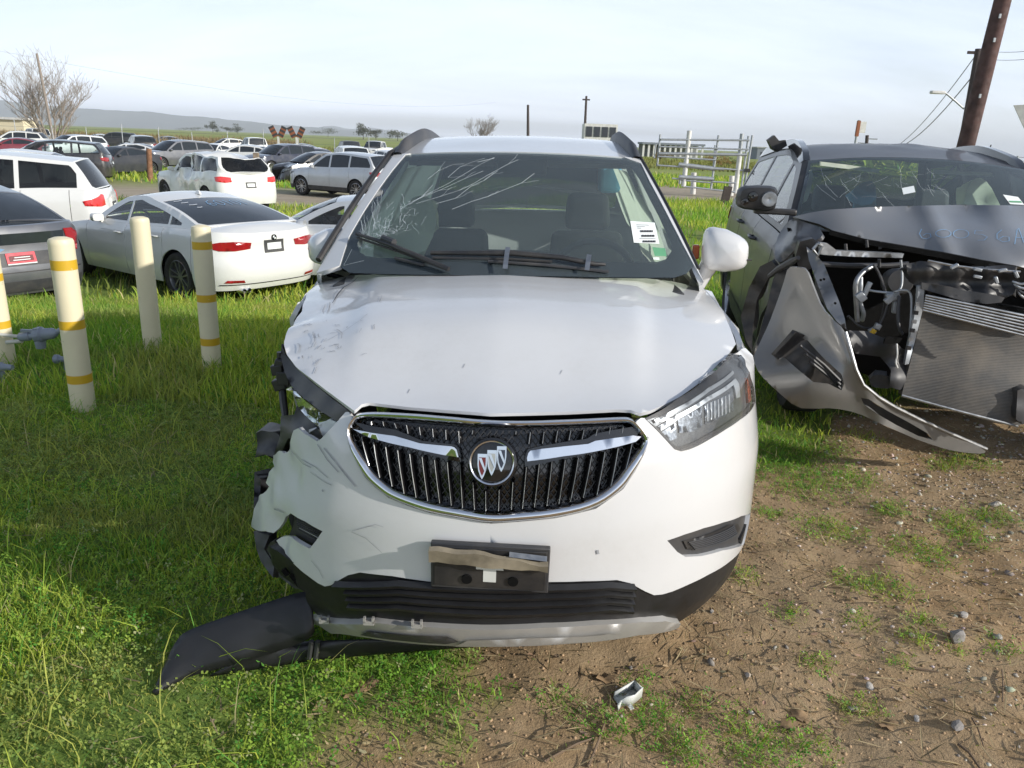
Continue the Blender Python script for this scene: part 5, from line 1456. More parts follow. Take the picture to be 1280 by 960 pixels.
# radiator and condenser panel, ribbed bar, torn upper carrier
rad = [(1155, 382, 3.70), (1200, 393, 3.66), (1250, 405, 3.64), (1285, 413, 3.62), (1340, 425, 3.62), (1330, 520, 3.56), (1284, 527, 3.52), (1273, 532, 3.50), (1240, 524, 3.52), (1200, 513, 3.54), (1160, 502, 3.58), (1127, 493.5, 3.62), (1136, 460, 3.64), (1146, 420, 3.68)]
m_, t_, b_ = newmat('radiator_core')
tc_ = t_.nodes.new('ShaderNodeTexCoord'); wv = t_.nodes.new('ShaderNodeTexWave'); wv.bands_direction = 'Z'; wv.inputs['Scale'].default_value = 45; wv.inputs['Distortion'].default_value = .5
t_.links.new(tc_.outputs['Object'], wv.inputs[0])
nn = nnoise(t_, 5, 6, .65)
c1 = nmix(t_, wv.outputs['Fac'], (.055, .054, .053), (.095, .091, .085))
t_.links.new(nmix(t_, nmap(t_, nn, .42, .72, 0, .8), c1, (.17, .145, .115)), b_.inputs['Base Color']); b_.inputs['Roughness'].default_value = .7
nbump(t_, b_, wv.outputs['Fac'], .35, .004)
M['core'] = m_
rd = ss('radiator', rad, 'core', 9, .05)
m = MB(); m.tube([sl(1127, 494.5, 3.60), sl(1200, 514.5, 3.53), sl(1272, 533, 3.49)], .007, 6); m.build('radiator_edge', M['alu'], rd, smooth=True)
m = MB(); m.tube([sl(1155, 381, 3.68), sl(1200, 392, 3.64), sl(1250, 404, 3.62), sl(1300, 416, 3.61)], .006, 6); m.build('radiator_edge', M['alu'], rd, smooth=True)
ss('radiator_tank', [(1272, 488, 3.5), (1284, 484, 3.5), (1300, 520, 3.48), (1278, 531, 3.47), (1270, 524, 3.48)], 'plastic2', 5, .05, par=rd)
for k in range(7):
    yy = 369.5+k*3.0
    m = MB(); m.tube([sl(1157-k*.6, yy, 3.58), sl(1210, yy+10.5+k*.6, 3.53), sl(1290, yy+27+k*1.2, 3.48)], .0062, 8); m.build('bar_rib', M['alu'], suv, smooth=True)
ss('rib_backing', [(1150, 366, 3.66), (1200, 372, 3.62), (1295, 388, 3.56), (1300, 414, 3.58), (1240, 404, 3.6), (1153, 384, 3.68)], 'dark', 8, .02)
ss('upper_carrier', [(1133, 330, 3.72), (1150, 326, 3.70), (1180, 330, 3.68), (1210, 334, 3.66), (1240, 338, 3.64), (1270, 344, 3.62), (1275, 352, 3.6), (1266, 368, 3.6), (1255, 374, 3.6), (1236, 377, 3.6), (1215, 374, 3.62), (1185, 367, 3.64), (1150, 361, 3.68), (1136, 352, 3.7)], 'plastic', 6, .05, bulge=lambda x, y: .03*np.sin(y/5.)*.6+.015*np.sin(x/6.))
ss('carrier_lip', [(1152, 353, 3.66), (1190, 359, 3.62), (1205, 363, 3.61), (1240, 368, 3.58), (1256, 372, 3.57), (1252, 378, 3.56), (1234, 380, 3.57), (1206, 377, 3.59), (1152, 361, 3.65)], 'plastic2', 6, .03)
m = MB(); m.tube([sl(1160, 326, 3.66), sl(1190, 332, 3.64), sl(1230, 337, 3.62), sl(1256, 338.5, 3.6), sl(1275, 340, 3.6)], .006, 6); m.build('carrier_edge', M['alu'], suv, smooth=True)
for px_, py_ in ((1193, 333), (1222, 337), (1253, 338), (1270, 343), (1245, 350), (1222, 346)):
    m = MB(); m.box(sl(px_, py_, 3.59), (.035, .02, .014), Matrix.Rotation(.2+px_, 4, 'Y')); m.build('torn_clip', M['steel'], suv, bevel=.003)
for k in range(4):
    hose('wiring', [(1266+k*2, 352+k*3, 3.58), (1276, 356+k*5, 3.56), (1290, 352+k*8, 3.56)], .006, ('alu', 'steel', 'plastic2', 'alu')[k])
ss('radiator_side', [(1148, 358, 3.66), (1156, 356, 3.66), (1154, 385, 3.66), (1144, 425, 3.65), (1136, 455, 3.62), (1131, 456, 3.62), (1138, 420, 3.65), (1146, 380, 3.67)], 'steel', 5, .02)
for k in range(6):
    m = MB(); m.box(sl(1147-k*2.2, 380+k*11, 3.62), (.02, .012, .018)); m.build('side_clip', M['plastic' if k % 2 else 'alu'], suv)
# mirror shell without its cover
mc = sl(945, 247, 4.62)
m = MB(); V = []; n = 16
rows_ = [(.05, .9), (.0, 1.0), (-.05, .98), (-.09, .85), (-.10, .55)]
for yy, k in rows_:
    for i in range(n):
        a = 2*math.pi*i/n; ca, sa = math.cos(a), math.sin(a)
        V.append(mc+Vector((math.copysign(abs(ca)**.5, ca)*.115*k, yy, math.copysign(abs(sa)**.5, sa)*.066*k*(1.08+.12*ca))))
m.add(V, [(i*n+j, i*n+(j+1) % n, (i+1)*n+(j+1) % n, (i+1)*n+j) for i in range(4) for j in range(n)]+[tuple(range(n-1, -1, -1)), tuple(4*n+i for i in range(n))])
mm = m.build('mirror', M['plastic'], suv, smooth=True, angle=50)
m = MB(); m.box(mc+Vector((.12, .03, -.075)), (.24, .07, .035)); m.build('mirror_arm', M['plastic'], mm, bevel=.01)
for dx, dz, r_ in ((.06, .0, .045), (-.03, .01, .03), (-.07, -.02, .02)):
    m = MB(); m.lathe([(r_, -.004), (r_*.9, .008), (r_*.3, .01), (0, .004)], Matrix.Translation(mc+Vector((dx, -.105, dz))) @ Matrix.Rotation(math.pi/2, 4, 'X'), 14); m.build('mirror_motor', M['gloss_black' if r_ < .04 else 'alu'], mm, smooth=True)
# bent roof rail, torn roof part, aerial
for s_ in (1, -1):
    m = MB(); rows = []
    for v in np.linspace(0, 1, 22):
        x, y, z = (float(q) for q in gs.roof(np.array(.96*s_), np.array(v)))
        h = .05*min(1, v/.06, (1-v)/.08+.1)
        rows.append([(x-s_*.03, y, z-.01), (x-s_*.02, y, z+h), (x+s_*.025, y, z+h), (x+s_*.045, y, z-.02)])
    m.grid(rows); m.build('roof_rail', M['gloss_black'], suv, smooth=True, angle=50)
ss('torn_panel', [(960, 175, 6.4), (968, 169, 6.4), (974, 176, 6.4), (982, 175, 6.4), (984, 182, 6.4), (972, 190, 6.4), (965, 186, 6.4)], 'plastic', 4, .05)
m = MB(); m.tube([SI @ AY(1234, 193, 6.6), SI @ AY(1239, 181, 6.6)], [.012, .004], 6); m.build('roof_aerial', M['plastic'], suv, smooth=True)
# cabin: airbags, sun visors, blue cloth, papers
bi = lambda nm, o, mat, st=6, th_=.03, sm=1: ss(nm, o, mat, st, th_, sm)
bi('curtain_airbag', [(1003, 255, 5.1), (1006, 225, 5.3), (1014, 209, 5.4), (1017, 222, 5.4), (1010, 250, 5.2)], 'airbag')
bi('front_airbag', [(1204, 262, 5.3), (1210, 232, 5.5), (1222, 220, 5.6), (1236, 228, 5.6), (1250, 256, 5.4), (1254, 264, 5.3)], 'airbag', th_=.1)
bi('blue_airbag', [(1064, 240, 5.6), (1076, 228, 5.7), (1094, 226, 5.7), (1096, 254, 5.5), (1070, 258, 5.5)], 'cloth_blue_sheen', th_=.08)
bi('sun_visor', [(1026, 202, 5.3), (1060, 206, 5.3), (1100, 212, 5.3), (1098, 216, 5.3), (1058, 211, 5.3), (1026, 207, 5.3)], 'airbag', 5, .02, 0)
bi('sun_visor', [(1168, 212, 5.35), (1240, 216, 5.35), (1242, 221, 5.35), (1168, 217, 5.35)], 'airbag', 5, .02, 0)
def wsp_pt(px, py, of=.004):
    d = ray(px, py); o = SI @ EYE; dd = SI.to_3x3() @ d
    u, v = SWS.trace(px, py, SM); return SWS.at(u, v, of, (0, 2.4, .6))
SWS = Surf(lambda u, v: np.stack(gs.wsp(u, v), 1), -1, 1, 40, -.1, 1.0, 40)
cm = MB()
def crk(pts, w):
    P = [wsp_pt(*p) for p in pts]; cm.ribbon([p for p, n in P], w, [n for p, n in P])
for k in range(34):
    x_, y_ = rr.uniform(1020, 1175), rr.uniform(204, 250)
    an = rr.gauss(.45, .7); L_ = rr.uniform(6, 32)
    crk(jag((x_, y_), (x_+L_*math.cos(an), y_+L_*math.sin(an)), 3, 1.5), rr.uniform(.0005, .0012))
tag(cm.build('glass_crack', M['crack'], suv), kind='stuff')
def decal2(nm, px_pts, mat, of=.005):
    P = [wsp_pt(*p, of)[0] for p in px_pts]; m = MB(); m.add(P, [tuple(range(len(P)))]); return m.build(nm, M[mat], suv)
st_ = decal2('windscreen_sticker', [(1253, 244), (1272, 247), (1280, 257), (1262, 256)], 'paper')
decal2('windscreen_sticker', [(1127, 236), (1142, 233), (1144, 241), (1129, 244)], 'paper')
decal2('sticker_band', [(1260, 252), (1275, 252.5), (1277, 254.5), (1262, 254)], 'green_sticker', .007)
# blue crayon number on the bonnet
SHD = BVHTree.FromPolygons([v.co.copy() for v in sh.data.vertices], [tuple(p.vertices) for p in sh.data.polygons])
def on_hood(px, py):
    o = SI @ EYE; d = (SI.to_3x3() @ ray(px, py)).normalized()
    l, n, i, t = SHD.ray_cast(o, d); return (l, -n if n.dot(d) > 0 else n) if l is not None else (None, None)
def circ(cx_, cy_, rx, ry, a0=0, a1=360, n=14, dr=0):
    return [(cx_+rx*math.cos(math.radians(a0+(a1-a0)*k/n))*(1-dr*k/n), cy_+ry*math.sin(math.radians(a0+(a1-a0)*k/n))*(1-dr*k/n)) for k in range(n+1)]
strokes = [[(1152, 287), (1149, 293), (1152, 298), (1158, 299.5), (1164, 297), (1163, 293), (1158, 292.5), (1154, 295)], circ(1179, 292.5, 9.5, 5, 200, 620), circ(1201, 293, 10, 5.5, 190, 600),
           [(1228, 289), (1219, 288.5), (1218, 293), (1228, 294), (1234, 297), (1230, 301), (1222, 301)], [(1252, 288), (1246, 293), (1246, 299), (1253, 303), (1261, 302), (1261, 297), (1254, 296), (1249, 299)],
           [(1268, 306), (1271, 288), (1273, 286), (1279, 304)], [(1269, 298), (1283, 297)]]
for i_, s_ in enumerate(strokes):
    P = [on_hood(*p) for p in s_]; P = [(p+n*.004, n) for p, n in P if p is not None]
    if len(P) > 1:
        m = MB(); m.ribbon([p for p, n in P], .0036, [n for p, n in P]); m.build('crayon_digit', M['crayon'], sh)
for s_ in ([(975+k*3, 300-k*2), (968+k*3, 310+k), ] for k in range(0)): pass
# side: door handles come with the doors; blue scribble on the wing
# ------------------------------------------------------------------ ground sheet
ROAD = lambda x: (25.4+0.02*x, 34.2+0.03*x)
TUFTS = [(*(G(px, py).xy), r) for px, py, r in ((945, 935, .10), (930, 915, .08), (870, 880, .05), (1095, 735, .10), (1065, 725, .07), (1120, 740, .07), (1055, 600, .14), (1200, 665, .10), (1215, 680, .07), (1190, 655, .08), (1145, 805, .05), (1150, 780, .05), (1080, 545, .12), (1000, 600, .2), (985, 560, .25), (1030, 570, .12), (1085, 885, .05), (1060, 880, .04), (1110, 640, .08), (820, 900, .09), (760, 905, .07), (860, 940, .08),
          (700, 880, .06), (960, 640, .06), (1210, 575, .12), (1180, 580, .08), (985, 770, .05), (1250, 815, .05), (1190, 815, .04), (520, 870, .08), (1010, 930, .07), (800, 855, .05), (1150, 690, .12), (1040, 660, .12), (1240, 650, .10), (1020, 830, .05), (930, 720, .05), (1075, 780, .05), (1120, 830, .04))]
def dirtmask(x, y):                    # 1 = bare dirt, 0 = turf
    x = np.asarray(x, float); y = np.asarray(y, float)
    P = np.stack([x*2.2, y*2.2, 0*x], 1)
    n = fbm(P, 4)-.5; n2 = fbm(P*4+9, 3)-.5
    xb = np.interp(y, [0, 1.5, 1.9, 2.2, 2.6, 6, 7], [-.70, -.64, -.40, -.36, -.5, -.58, 3])
    a = sstep((x-xb+n*.65+n2*.4)/.42)
    yb = np.interp(x, [-1, .8, 1.1, 1.6, 2.1, 3.5, 6, 12], [6, 4.6, 3.75, 4.0, 4.9, 5.4, 5.0, 4.5])
    b = sstep((yb-y+n*.7+n2*.3)/.35)
    return a*b
def tuftmask(x, y):
    r = np.zeros(len(x))
    for a, b, c in TUFTS:
        r = np.maximum(r, np.clip(1.25-np.hypot(x-a, y-b)/(c*1.35), 0, 1))
    return r
def axis(lo, fine0, fine1, hi, st, k=1.16):
    c = list(np.arange(fine0, fine1+1e-6, st)); s_ = st
    while c[-1] < hi: s_ *= k; c.append(c[-1]+s_)
    s_ = st
    while c[0] > lo: s_ *= k; c.insert(0, c[0]-s_)
    return np.array(c)
gx_ = axis(-11500, -3.2, 3.4, 6500, .034); gy_ = axis(-300, 1.2, 5.0, 8000, .030)
X_, Y_ = np.meshgrid(gx_, gy_, indexing='xy')
xf, yf = X_.ravel(), Y_.ravel()
D_ = dirtmask(xf, yf)*(1-np.clip((yf-6)/2, 0, 1))
near = np.clip(1-(np.hypot(xf, yf-2.5)-7)/8, 0, 1)
P3 = np.stack([xf, yf, 0*xf], 1)
zf = terrain(xf, yf)
clod = (fbm(P3*9, 4)-.5)*.040+(fbm(P3*2.1+5, 3)-.5)*.06
zf = zf+near*(clod*D_+(1-D_)*(fbm(P3*3+2, 3)-.5)*.05)
zf = np.where(near > 0, zf, zf)-.004
rd_ = np.clip((yf-(ROAD(xf)[0]-.4))/.8, 0, 1)*np.clip(((ROAD(xf)[1]+.4)-yf)/.8, 0, 1)
nx_, ny_ = len(gx_), len(gy_)
ii = np.arange(nx_*ny_).reshape(ny_, nx_)
Fg = np.stack([ii[:-1, :-1].ravel(), ii[:-1, 1:].ravel(), ii[1:, 1:].ravel(), ii[1:, :-1].ravel()], 1)
gm, t_, b_ = newmat('ground')
at = t_.nodes.new('ShaderNodeAttribute'); at.attribute_name = 'tint'
sepc = t_.nodes.new('ShaderNodeSeparateColor'); t_.links.new(at.outputs['Color'], sepc.inputs[0])
geo = t_.nodes.new('ShaderNodeNewGeometry'); pos = geo.outputs['Position']
n1 = nnoise(t_, 1.3, 8, .6, vec=pos); n2 = nnoise(t_, 14, 6, .65, vec=pos); n3 = nnoise(t_, 90, 4, .7, vec=pos)
dirt = nramp(t_, n2, [(.22, (.20, .125, .058)), (.45, (.32, .21, .105)), (.62, (.40, .275, .15)), (.8, (.47, .345, .20))])
dirt = nmix(t_, nmap(t_, n1, .35, .65, 0, .55), dirt, (.38, .30, .195))
dirt = nmix(t_, nmap(t_, n3, .35, .7, 0, .45), dirt, (.26, .185, .12))
turf = nramp(t_, n2, [(.3, (.085, .13, .028)), (.55, (.14, .21, .042)), (.75, (.22, .24, .07))])
nf = nnoise(t_, .05, 6, .6, vec=pos)
far = nramp(t_, nf, [(.32, (.20, .26, .06)), (.5, (.27, .30, .09)), (.68, (.40, .35, .18))])
nv = nnoise(t_, 2.2, 7, .7, vec=pos)
far = nmix(t_, nmap(t_, nv, .35, .7, 0, .6), far, (.17, .23, .045))
farm = t_.nodes.new('ShaderNodeMath'); farm.operation = 'MULTIPLY'; farm.inputs[1].default_value = 1.0
sepx = t_.nodes.new('ShaderNodeSeparateXYZ'); t_.links.new(pos, sepx.inputs[0])
turf = nmix(t_, nmap(t_, sepx.outputs['Y'], 9, 20, 0, 1), turf, far)
road_c = nramp(t_, n1, [(.3, (.33, .275, .205)), (.7, (.43, .37, .285))])
road_c = nmix(t_, nmap(t_, n2, .3, .75, 0, .4), road_c, (.25, .21, .155))
base = nmix(t_, sepc.outputs[0], turf, dirt)
base = nmix(t_, sepc.outputs[1], base, road_c)
t_.links.new(base, b_.inputs['Base Color']); b_.inputs['Roughness'].default_value = .95; b_.inputs['Specular IOR Level'].default_value = .15
hh = t_.nodes.new('ShaderNodeMath'); hh.operation = 'ADD'; t_.links.new(n2, hh.inputs[0]); t_.links.new(n3, hh.inputs[1])
nbump(t_, b_, hh.outputs[0], .55, .012)
gcol = np.stack([D_, rd_, 0*D_], 1)
gnd = np_mesh('ground', np.stack([xf, yf, zf], 1), Fg, gm, gcol, smooth=True)
gnd['kind'] = 'structure'
gz_grid = zf.reshape(ny_, nx_)
def gz(x, y):                          # height of the built ground
    i = np.clip(np.searchsorted(gx_, x)-1, 0, nx_-2); j = np.clip(np.searchsorted(gy_, y)-1, 0, ny_-2)
    u = (x-gx_[i])/(gx_[i+1]-gx_[i]); v = (y-gy_[j])/(gy_[j+1]-gy_[j])
    return (gz_grid[j, i]*(1-u)+gz_grid[j, i+1]*u)*(1-v)+(gz_grid[j+1, i]*(1-u)+gz_grid[j+1, i+1]*u)*v

# ------------------------------------------------------------------ grass: one mesh of separate bent blades per stand
def blades(name, x, y, h, w, lean, col, label=None):
    n = len(x); z = gz(x, y)
    a = rng.uniform(0, 2*np.pi, n); b = rng.uniform(0, 2*np.pi, n)
    dx, dy = np.cos(a), np.sin(a)
    wx, wy = np.cos(b)*w/2, np.sin(b)*w/2
    V = np.empty((n, 7, 3), np.float32); Cc = np.empty((n, 7, 3), np.float32)
    for k, (s_, wk) in enumerate(((0, 1.0), (.45, .85), (.8, .5))):
        cx_ = x+dx*lean*h*s_**2; cy_ = y+dy*lean*h*s_**2; cz = z+h*(s_-.28*lean*s_**2)-.01
        V[:, 2*k] = np.stack([cx_-wx*wk, cy_-wy*wk, cz], 1); V[:, 2*k+1] = np.stack([cx_+wx*wk, cy_+wy*wk, cz], 1)
        Cc[:, 2*k] = Cc[:, 2*k+1] = col
    V[:, 6] = np.stack([x+dx*lean*h, y+dy*lean*h, z+h*(1-.35*lean)-.01], 1); Cc[:, 6] = col
    o = (np.arange(n)*7)[:, None]
    F = np.concatenate([o+np.array(f)[None] for f in ((0, 1, 3), (0, 3, 2), (2, 3, 5), (2, 5, 4), (4, 5, 6))], 0)
    ob = np_mesh(name, V.reshape(-1, 3), F, M['plant'], Cc.reshape(-1, 3))
    tag(ob, label, None, None, 'stuff')
    return ob
def gcolor(n, x, y):
    q = fbm(np.stack([x*.9, y*.9, 0*x], 1), 3)
    g0 = np.array([.20, .335, .045]); g1 = np.array([.40, .445, .075]); g2 = np.array([.12, .27, .045]); dry = np.array([.52, .45, .24])
    t = np.clip((q-.35)/.3+rng.normal(0, .25, n), 0, 1)[:, None]
    c = g0*(1-t)+g1*t
    k = rng.random(n)
    c = np.where((k < .2)[:, None], g2, c); c = np.where((k > .955)[:, None], dry, c)
    th_ = np.clip((fbm(np.stack([x*1.7+11, y*1.7, 0*x], 1), 3)-.60)*7, 0, .35)[:, None]
    c = c*(1-th_)+np.array([.36, .29, .14])*th_
    return c*rng.uniform(.7, 1.25, (n, 1))
def scatter(n, x0, x1, y0, y1, keep):
    x = rng.uniform(x0, x1, n); y = rng.uniform(y0, y1, n)
    m = rng.random(n) < keep(x, y)
    # only where the photograph can look
    m &= (np.abs(x) < .78*y+.9)
    return x[m], y[m]
car_gap = lambda x, y: ~((np.abs(x-.03) < .80) & (y > 2.3) & (y < 6.0))
kn = lambda x, y: np.clip(1-dirtmask(x, y)*1.02, 0, 1)*np.clip(.5+1.1*(fbm(np.stack([x*3, y*3, 0*x], 1), 3)-.25), .4, 1)*car_gap(x, y)
x, y = scatter(175000, -4.2, .4, 1.15, 4.6, kn)
n = len(x); tall = np.clip((fbm(np.stack([x*1.1, y*1.1, 0*x+3], 1), 2)-.3)*2.2, .25, 1)*np.interp(y, [1.2, 2.4, 3.4], [.38, .5, .8])
blades('near_grass', x, y, rng.uniform(.03, .125, n)*tall*1.15+.015, rng.uniform(.003, .0062, n), rng.uniform(.1, .9, n), gcolor(n, x, y))
x, y = scatter(3600, -4.2, .2, 1.2, 4.6, kn)
n = len(x); blades('tall_grass', x, y, rng.uniform(.10, .24, n), rng.uniform(.003, .005, n), rng.uniform(.3, 1.0, n), gcolor(n, x, y)*1.1)
kb = lambda x, y: np.clip(1-dirtmask(x, y), 0, 1)*car_gap(x, y)*np.clip(.5+(fbm(np.stack([x, y, 0*x], 1), 3)-.3)*1.4, .3, 1)
x, y = scatter(120000, -7.5, .9, 4.4, 9.5, kb)
n = len(x); blades('lawn_grass', x, y, rng.uniform(.05, .19, n), rng.uniform(.006, .011, n), rng.uniform(.1, .8, n), gcolor(n, x, y))
x, y = scatter(60000, -13, 12, 9.2, 25.6, lambda x, y: np.clip(.4+(fbm(np.stack([x*.5, y*.5, 0*x], 1), 3)-.3)*2, .2, 1))
n = len(x); blades('bank_grass', x, y, rng.uniform(.08, .26, n), rng.uniform(.014, .028, n), rng.uniform(.1, .7, n), gcolor(n, x, y)*1.05)
x, y = scatter(52000, .5, 7.5, 3.0, 9.5, lambda x, y: np.clip(1-dirtmask(x, y), 0, 1))
n = len(x); blades('lawn_grass', x, y, rng.uniform(.02, .10, n)*np.interp(y, [3.3, 6], [.6, 1.4]), rng.uniform(.006, .011, n), rng.uniform(.1, .8, n), gcolor(n, x, y))
x, y = scatter(26000, -30, 14, 33.8, 48, lambda x, y: np.clip(.2+(fbm(np.stack([x*.3, y*.3, 0*x], 1), 3)-.3)*2.2, .05, 1))
n = len(x); blades('verge_grass', x, y, rng.uniform(.12, .38, n), rng.uniform(.04, .07, n), rng.uniform(.1, .7, n), gcolor(n, x, y)*1.1)
# tufts and thin growth on the dirt
x, y = scatter(70000, -.5, 3.4, 1.2, 4.8, lambda x, y: tuftmask(x, y)*.9+.06)
n = len(x); tm = tuftmask(x, y)
blades('sparse_grass', x, y, rng.uniform(.018, .06, n)*(.5+.7*tm), rng.uniform(.0025, .005, n), rng.uniform(.3, 1.1, n), np.where((rng.random(n) < .3)[:, None], np.array([.30, .26, .12]), gcolor(n, x, y)*.9))
# clover and small weeds: flat three-part leaves
def clover(name, x, y, s, col, hh_):
    n = len(x); z = gz(x, y)+hh_
    V = []; Cc = []; F = []
    tilt = rng.normal(0, .45, (n, 2)); a0 = rng.uniform(0, 2*np.pi, n)
    V = np.empty((n, 12, 3), np.float32)
    for k in range(3):
        a = a0+k*2.094
        for j, (r, da) in enumerate(((.08, 0), (.75, -.42), (1.05, 0), (.75, .42))):
            px = np.cos(a+da)*r*s; py = np.sin(a+da)*r*s
            V[:, k*4+j] = np.stack([x+px, y+py, z+px*tilt[:, 0]+py*tilt[:, 1]], 1)
    o = (np.arange(n)*12)[:, None]
    F = np.concatenate([o+np.array((k*4, k*4+1, k*4+2, k*4+3))[None] for k in range(3)], 0)
    ob = np_mesh(name, V.reshape(-1, 3), F, M['plant'], np.repeat(col, 12, 0)); ob['kind'] = 'stuff'
kc = lambda x, y: np.clip(1-dirtmask(x, y), 0, 1)*car_gap(x, y)*np.clip((fbm(np.stack([x*2.2+40, y*2.2, 0*x], 1), 3)-.33)*5, .12, 1)
x, y = scatter(70000, -4.0, .4, 1.15, 4.4, kc)
n = len(x); clover('clover_patches', x, y, rng.uniform(.007, .015, n), gcolor(n, x, y)*np.array([.8, .95, .9]), rng.uniform(.008, .06, n))
x, y = scatter(60000, -.5, 3.2, 1.2, 4.2, lambda x, y: tuftmask(x, y))
n = len(x); clover('clover_tufts', x, y, rng.uniform(.005, .011, n), gcolor(n, x, y)*np.array([.7, .95, .9]), rng.uniform(.004, .03, n))
# leaf litter and straw
def flakes(name, x, y, s, col, asp=.5, curl=.35):
    n = len(x); z = gz(x, y)+.004
    a = rng.uniform(0, 2*np.pi, n); cu = rng.normal(0, curl, n); tl = rng.normal(0, .3, n)
    V = np.empty((n, 6, 3), np.float32)
    for j, (u, v) in enumerate(((-1, 0), (-.3, -1), (.5, -.7), (1, 0), (.45, .8), (-.35, .9))):
        lx = u*s; ly = v*s*asp
        V[:, j] = np.stack([x+lx*np.cos(a)-ly*np.sin(a), y+lx*np.sin(a)+ly*np.cos(a), z+np.abs(v)*s*cu*.6+u*s*tl+np.abs(s)*.25], 1)
    o = (np.arange(n)*6)[:, None]
    F = np.concatenate([o+np.array(f)[None] for f in ((0, 1, 2, 3), (0, 3, 4, 5))], 0)
    ob = np_mesh(name, V.reshape(-1, 3), F, M['litter'], np.repeat(col, 6, 0)); ob['kind'] = 'stuff'
def lit(x, y): return np.clip((fbm(np.stack([x*2.5+7, y*2.5, 0*x], 1), 3)-.40)*5, .04, 1)*np.clip(dirtmask(x, y)+.12, 0, 1)
x, y = scatter(7000, -1.2, 3.4, 1.2, 4.8, lit)
n = len(x); flakes('leaf_litter', x, y, rng.uniform(.004, .015, n), np.array([.36, .265, .17])*rng.uniform(.5, 1.35, (n, 1))*rng.normal(1, .06, (n, 3)))
x, y = scatter(12000, -4.0, 3.4, 1.2, 5.0, lambda x, y: .45+.4*dirtmask(x, y)*(x > -.5))
n = len(x); flakes('dry_straw', x, y, rng.uniform(.012, .05, n), np.array([.33, .26, .15])*rng.uniform(.5, 1.3, (n, 1)), .05, .1)
# gravel
def pebbles(name, x, y, s, col):
    n = len(x); z = gz(x, y)
    bm = bmesh.new(); bmesh.ops.create_icosphere(bm, subdivisions=1, radius=1.0)
    B = np.array([v.co[:] for v in bm.verts]); T = np.array([[v.index for v in f.verts] for f in bm.faces]); bm.free()
    k = len(B)
    R = rng.normal(0, .16, (n, k, 1))+1
    ax = rng.uniform(.6, 1.3, (n, 1, 3))*np.array([1, 1, .62]); a = rng.uniform(0, 6.28, n)
    V = B[None]*R*ax*s[:, None, None]
    c, s_ = np.cos(a)[:, None], np.sin(a)[:, None]
    V = np.stack([V[..., 0]*c-V[..., 1]*s_+x[:, None], V[..., 0]*s_+V[..., 1]*c+y[:, None], V[..., 2]+z[:, None]+s[:, None]*.18], -1)
    F = (T[None]+(np.arange(n)*k)[:, None, None]).reshape(-1, 3)
    ob = np_mesh(name, V.reshape(-1, 3), F, M['pebble'], np.repeat(col, k, 0)); ob['kind'] = 'stuff'
def grav(x, y): return (np.clip((x-.9)*.55+(2.6-y)*.12, .07, 1))*np.clip(dirtmask(x, y)+.02, 0, 1)*np.clip((fbm(np.stack([x*2+3, y*2, 0*x], 1), 3)-.28)*3, .1, 1)
x, y = scatter(17000, -.6, 4.0, 1.2, 5.0, grav)
n = len(x); pebbles('gravel', x, y, np.minimum(.0022+rng.exponential(.0032, n), .017), np.array([.44, .39, .335])*rng.uniform(.5, 1.5, (n, 1))*rng.normal(1, .05, (n, 3)))
x, y = scatter(30000, -.6, 3.6, 1.2, 4.6, lambda x, y: .42*dirtmask(x, y))
n = len(x); pebbles('soil_crumbs', x, y, rng.uniform(.0018, .0065, n), np.array([.34, .235, .14])*rng.uniform(.6, 1.5, (n, 1)))
# single stones, twigs, leaves and the broken white piece
def stone(px, py, s, label, flat=.6, seed=0, mat='stone'):
    p = G(px, py); r = np.random.default_rng(seed)
    bm = bmesh.new(); bmesh.ops.create_icosphere(bm, subdivisions=2, radius=1.0)
    D = r.normal(0, 1, (9, 3)); D /= np.linalg.norm(D, axis=1, keepdims=True); L_ = r.uniform(.55, .85, 9)
    for v in bm.verts:
        c = np.array(v.co)
        for d, l in zip(D, L_):
            e = c @ d
            if e > l: c = c-d*(e-l)
        v.co = Vector(c*np.array([s, s*r.uniform(.6, .9), s*flat]))
    me = bpy.data.meshes.new('stone'); bm.to_mesh(me); bm.free(); me.materials.append(M[mat])
    o = link(bpy.data.objects.new('stone', me)); o.location = (p.x, p.y, float(gz(np.array([p.x]), np.array([p.y]))[0])+s*flat*.5); o.rotation_euler = (r.uniform(-.3, .3), r.uniform(-.3, .3), r.uniform(0, 6))
    tag(o, label, 'stone'); return o
M['stone_pale'] = simple('pale_stone', (.40, .37, .33), .9, var=.25, scale=14, bump=.4)
stone(1195, 806, .034, 'pointed grey stone standing in yellow grass, tallest of the loose stones', .95, 3)
stone(1204, 770, .024, 'smooth oval pale stone lying on bare dirt behind the pointed stone', .6, 4, 'stone_pale')
stone(1246, 803, .022, 'pale lumpy stone right of the pointed stone', .6, 5, 'stone_pale')
stone(1087, 858, .017, 'small pale flat stone alone in the middle of the dirt', .4, 6, 'stone_pale')
stone(1146, 898, .014, 'small pale flat stone low on the right dirt', .4, 7, 'stone_pale')
stone(889, 768, .012, 'pale pebble just beside the bumper of the white car', .6, 8, 'stone_pale')
stone(1066, 882, .018, 'rounded brownish stone beside a green tuft', .7, 9)
stone(1196, 915, .026, 'dark grey stone pair nearest the bottom right corner', .5, 10)
stone(788, 834, .010, 'dark small stone above the white plastic piece', .8, 11)
stone(1243, 634, .035, 'flat pale stone under the wrecked SUV front', .4, 12, 'stone_pale')
def twig(pts, r, label, group=None):
    P = [G(*p) for p in pts]; q = []
    for i, p in enumerate(P): q.append((p.x, p.y, float(gz(np.array([p.x]), np.array([p.y]))[0])+.006+.004*(i % 2)))
    m = MB(); m.tube(q, [r*(1-.5*i/len(q)) for i in range(len(q))], 6); o = m.build('twig', M['twig'], None, smooth=True); tag(o, label, 'twig')
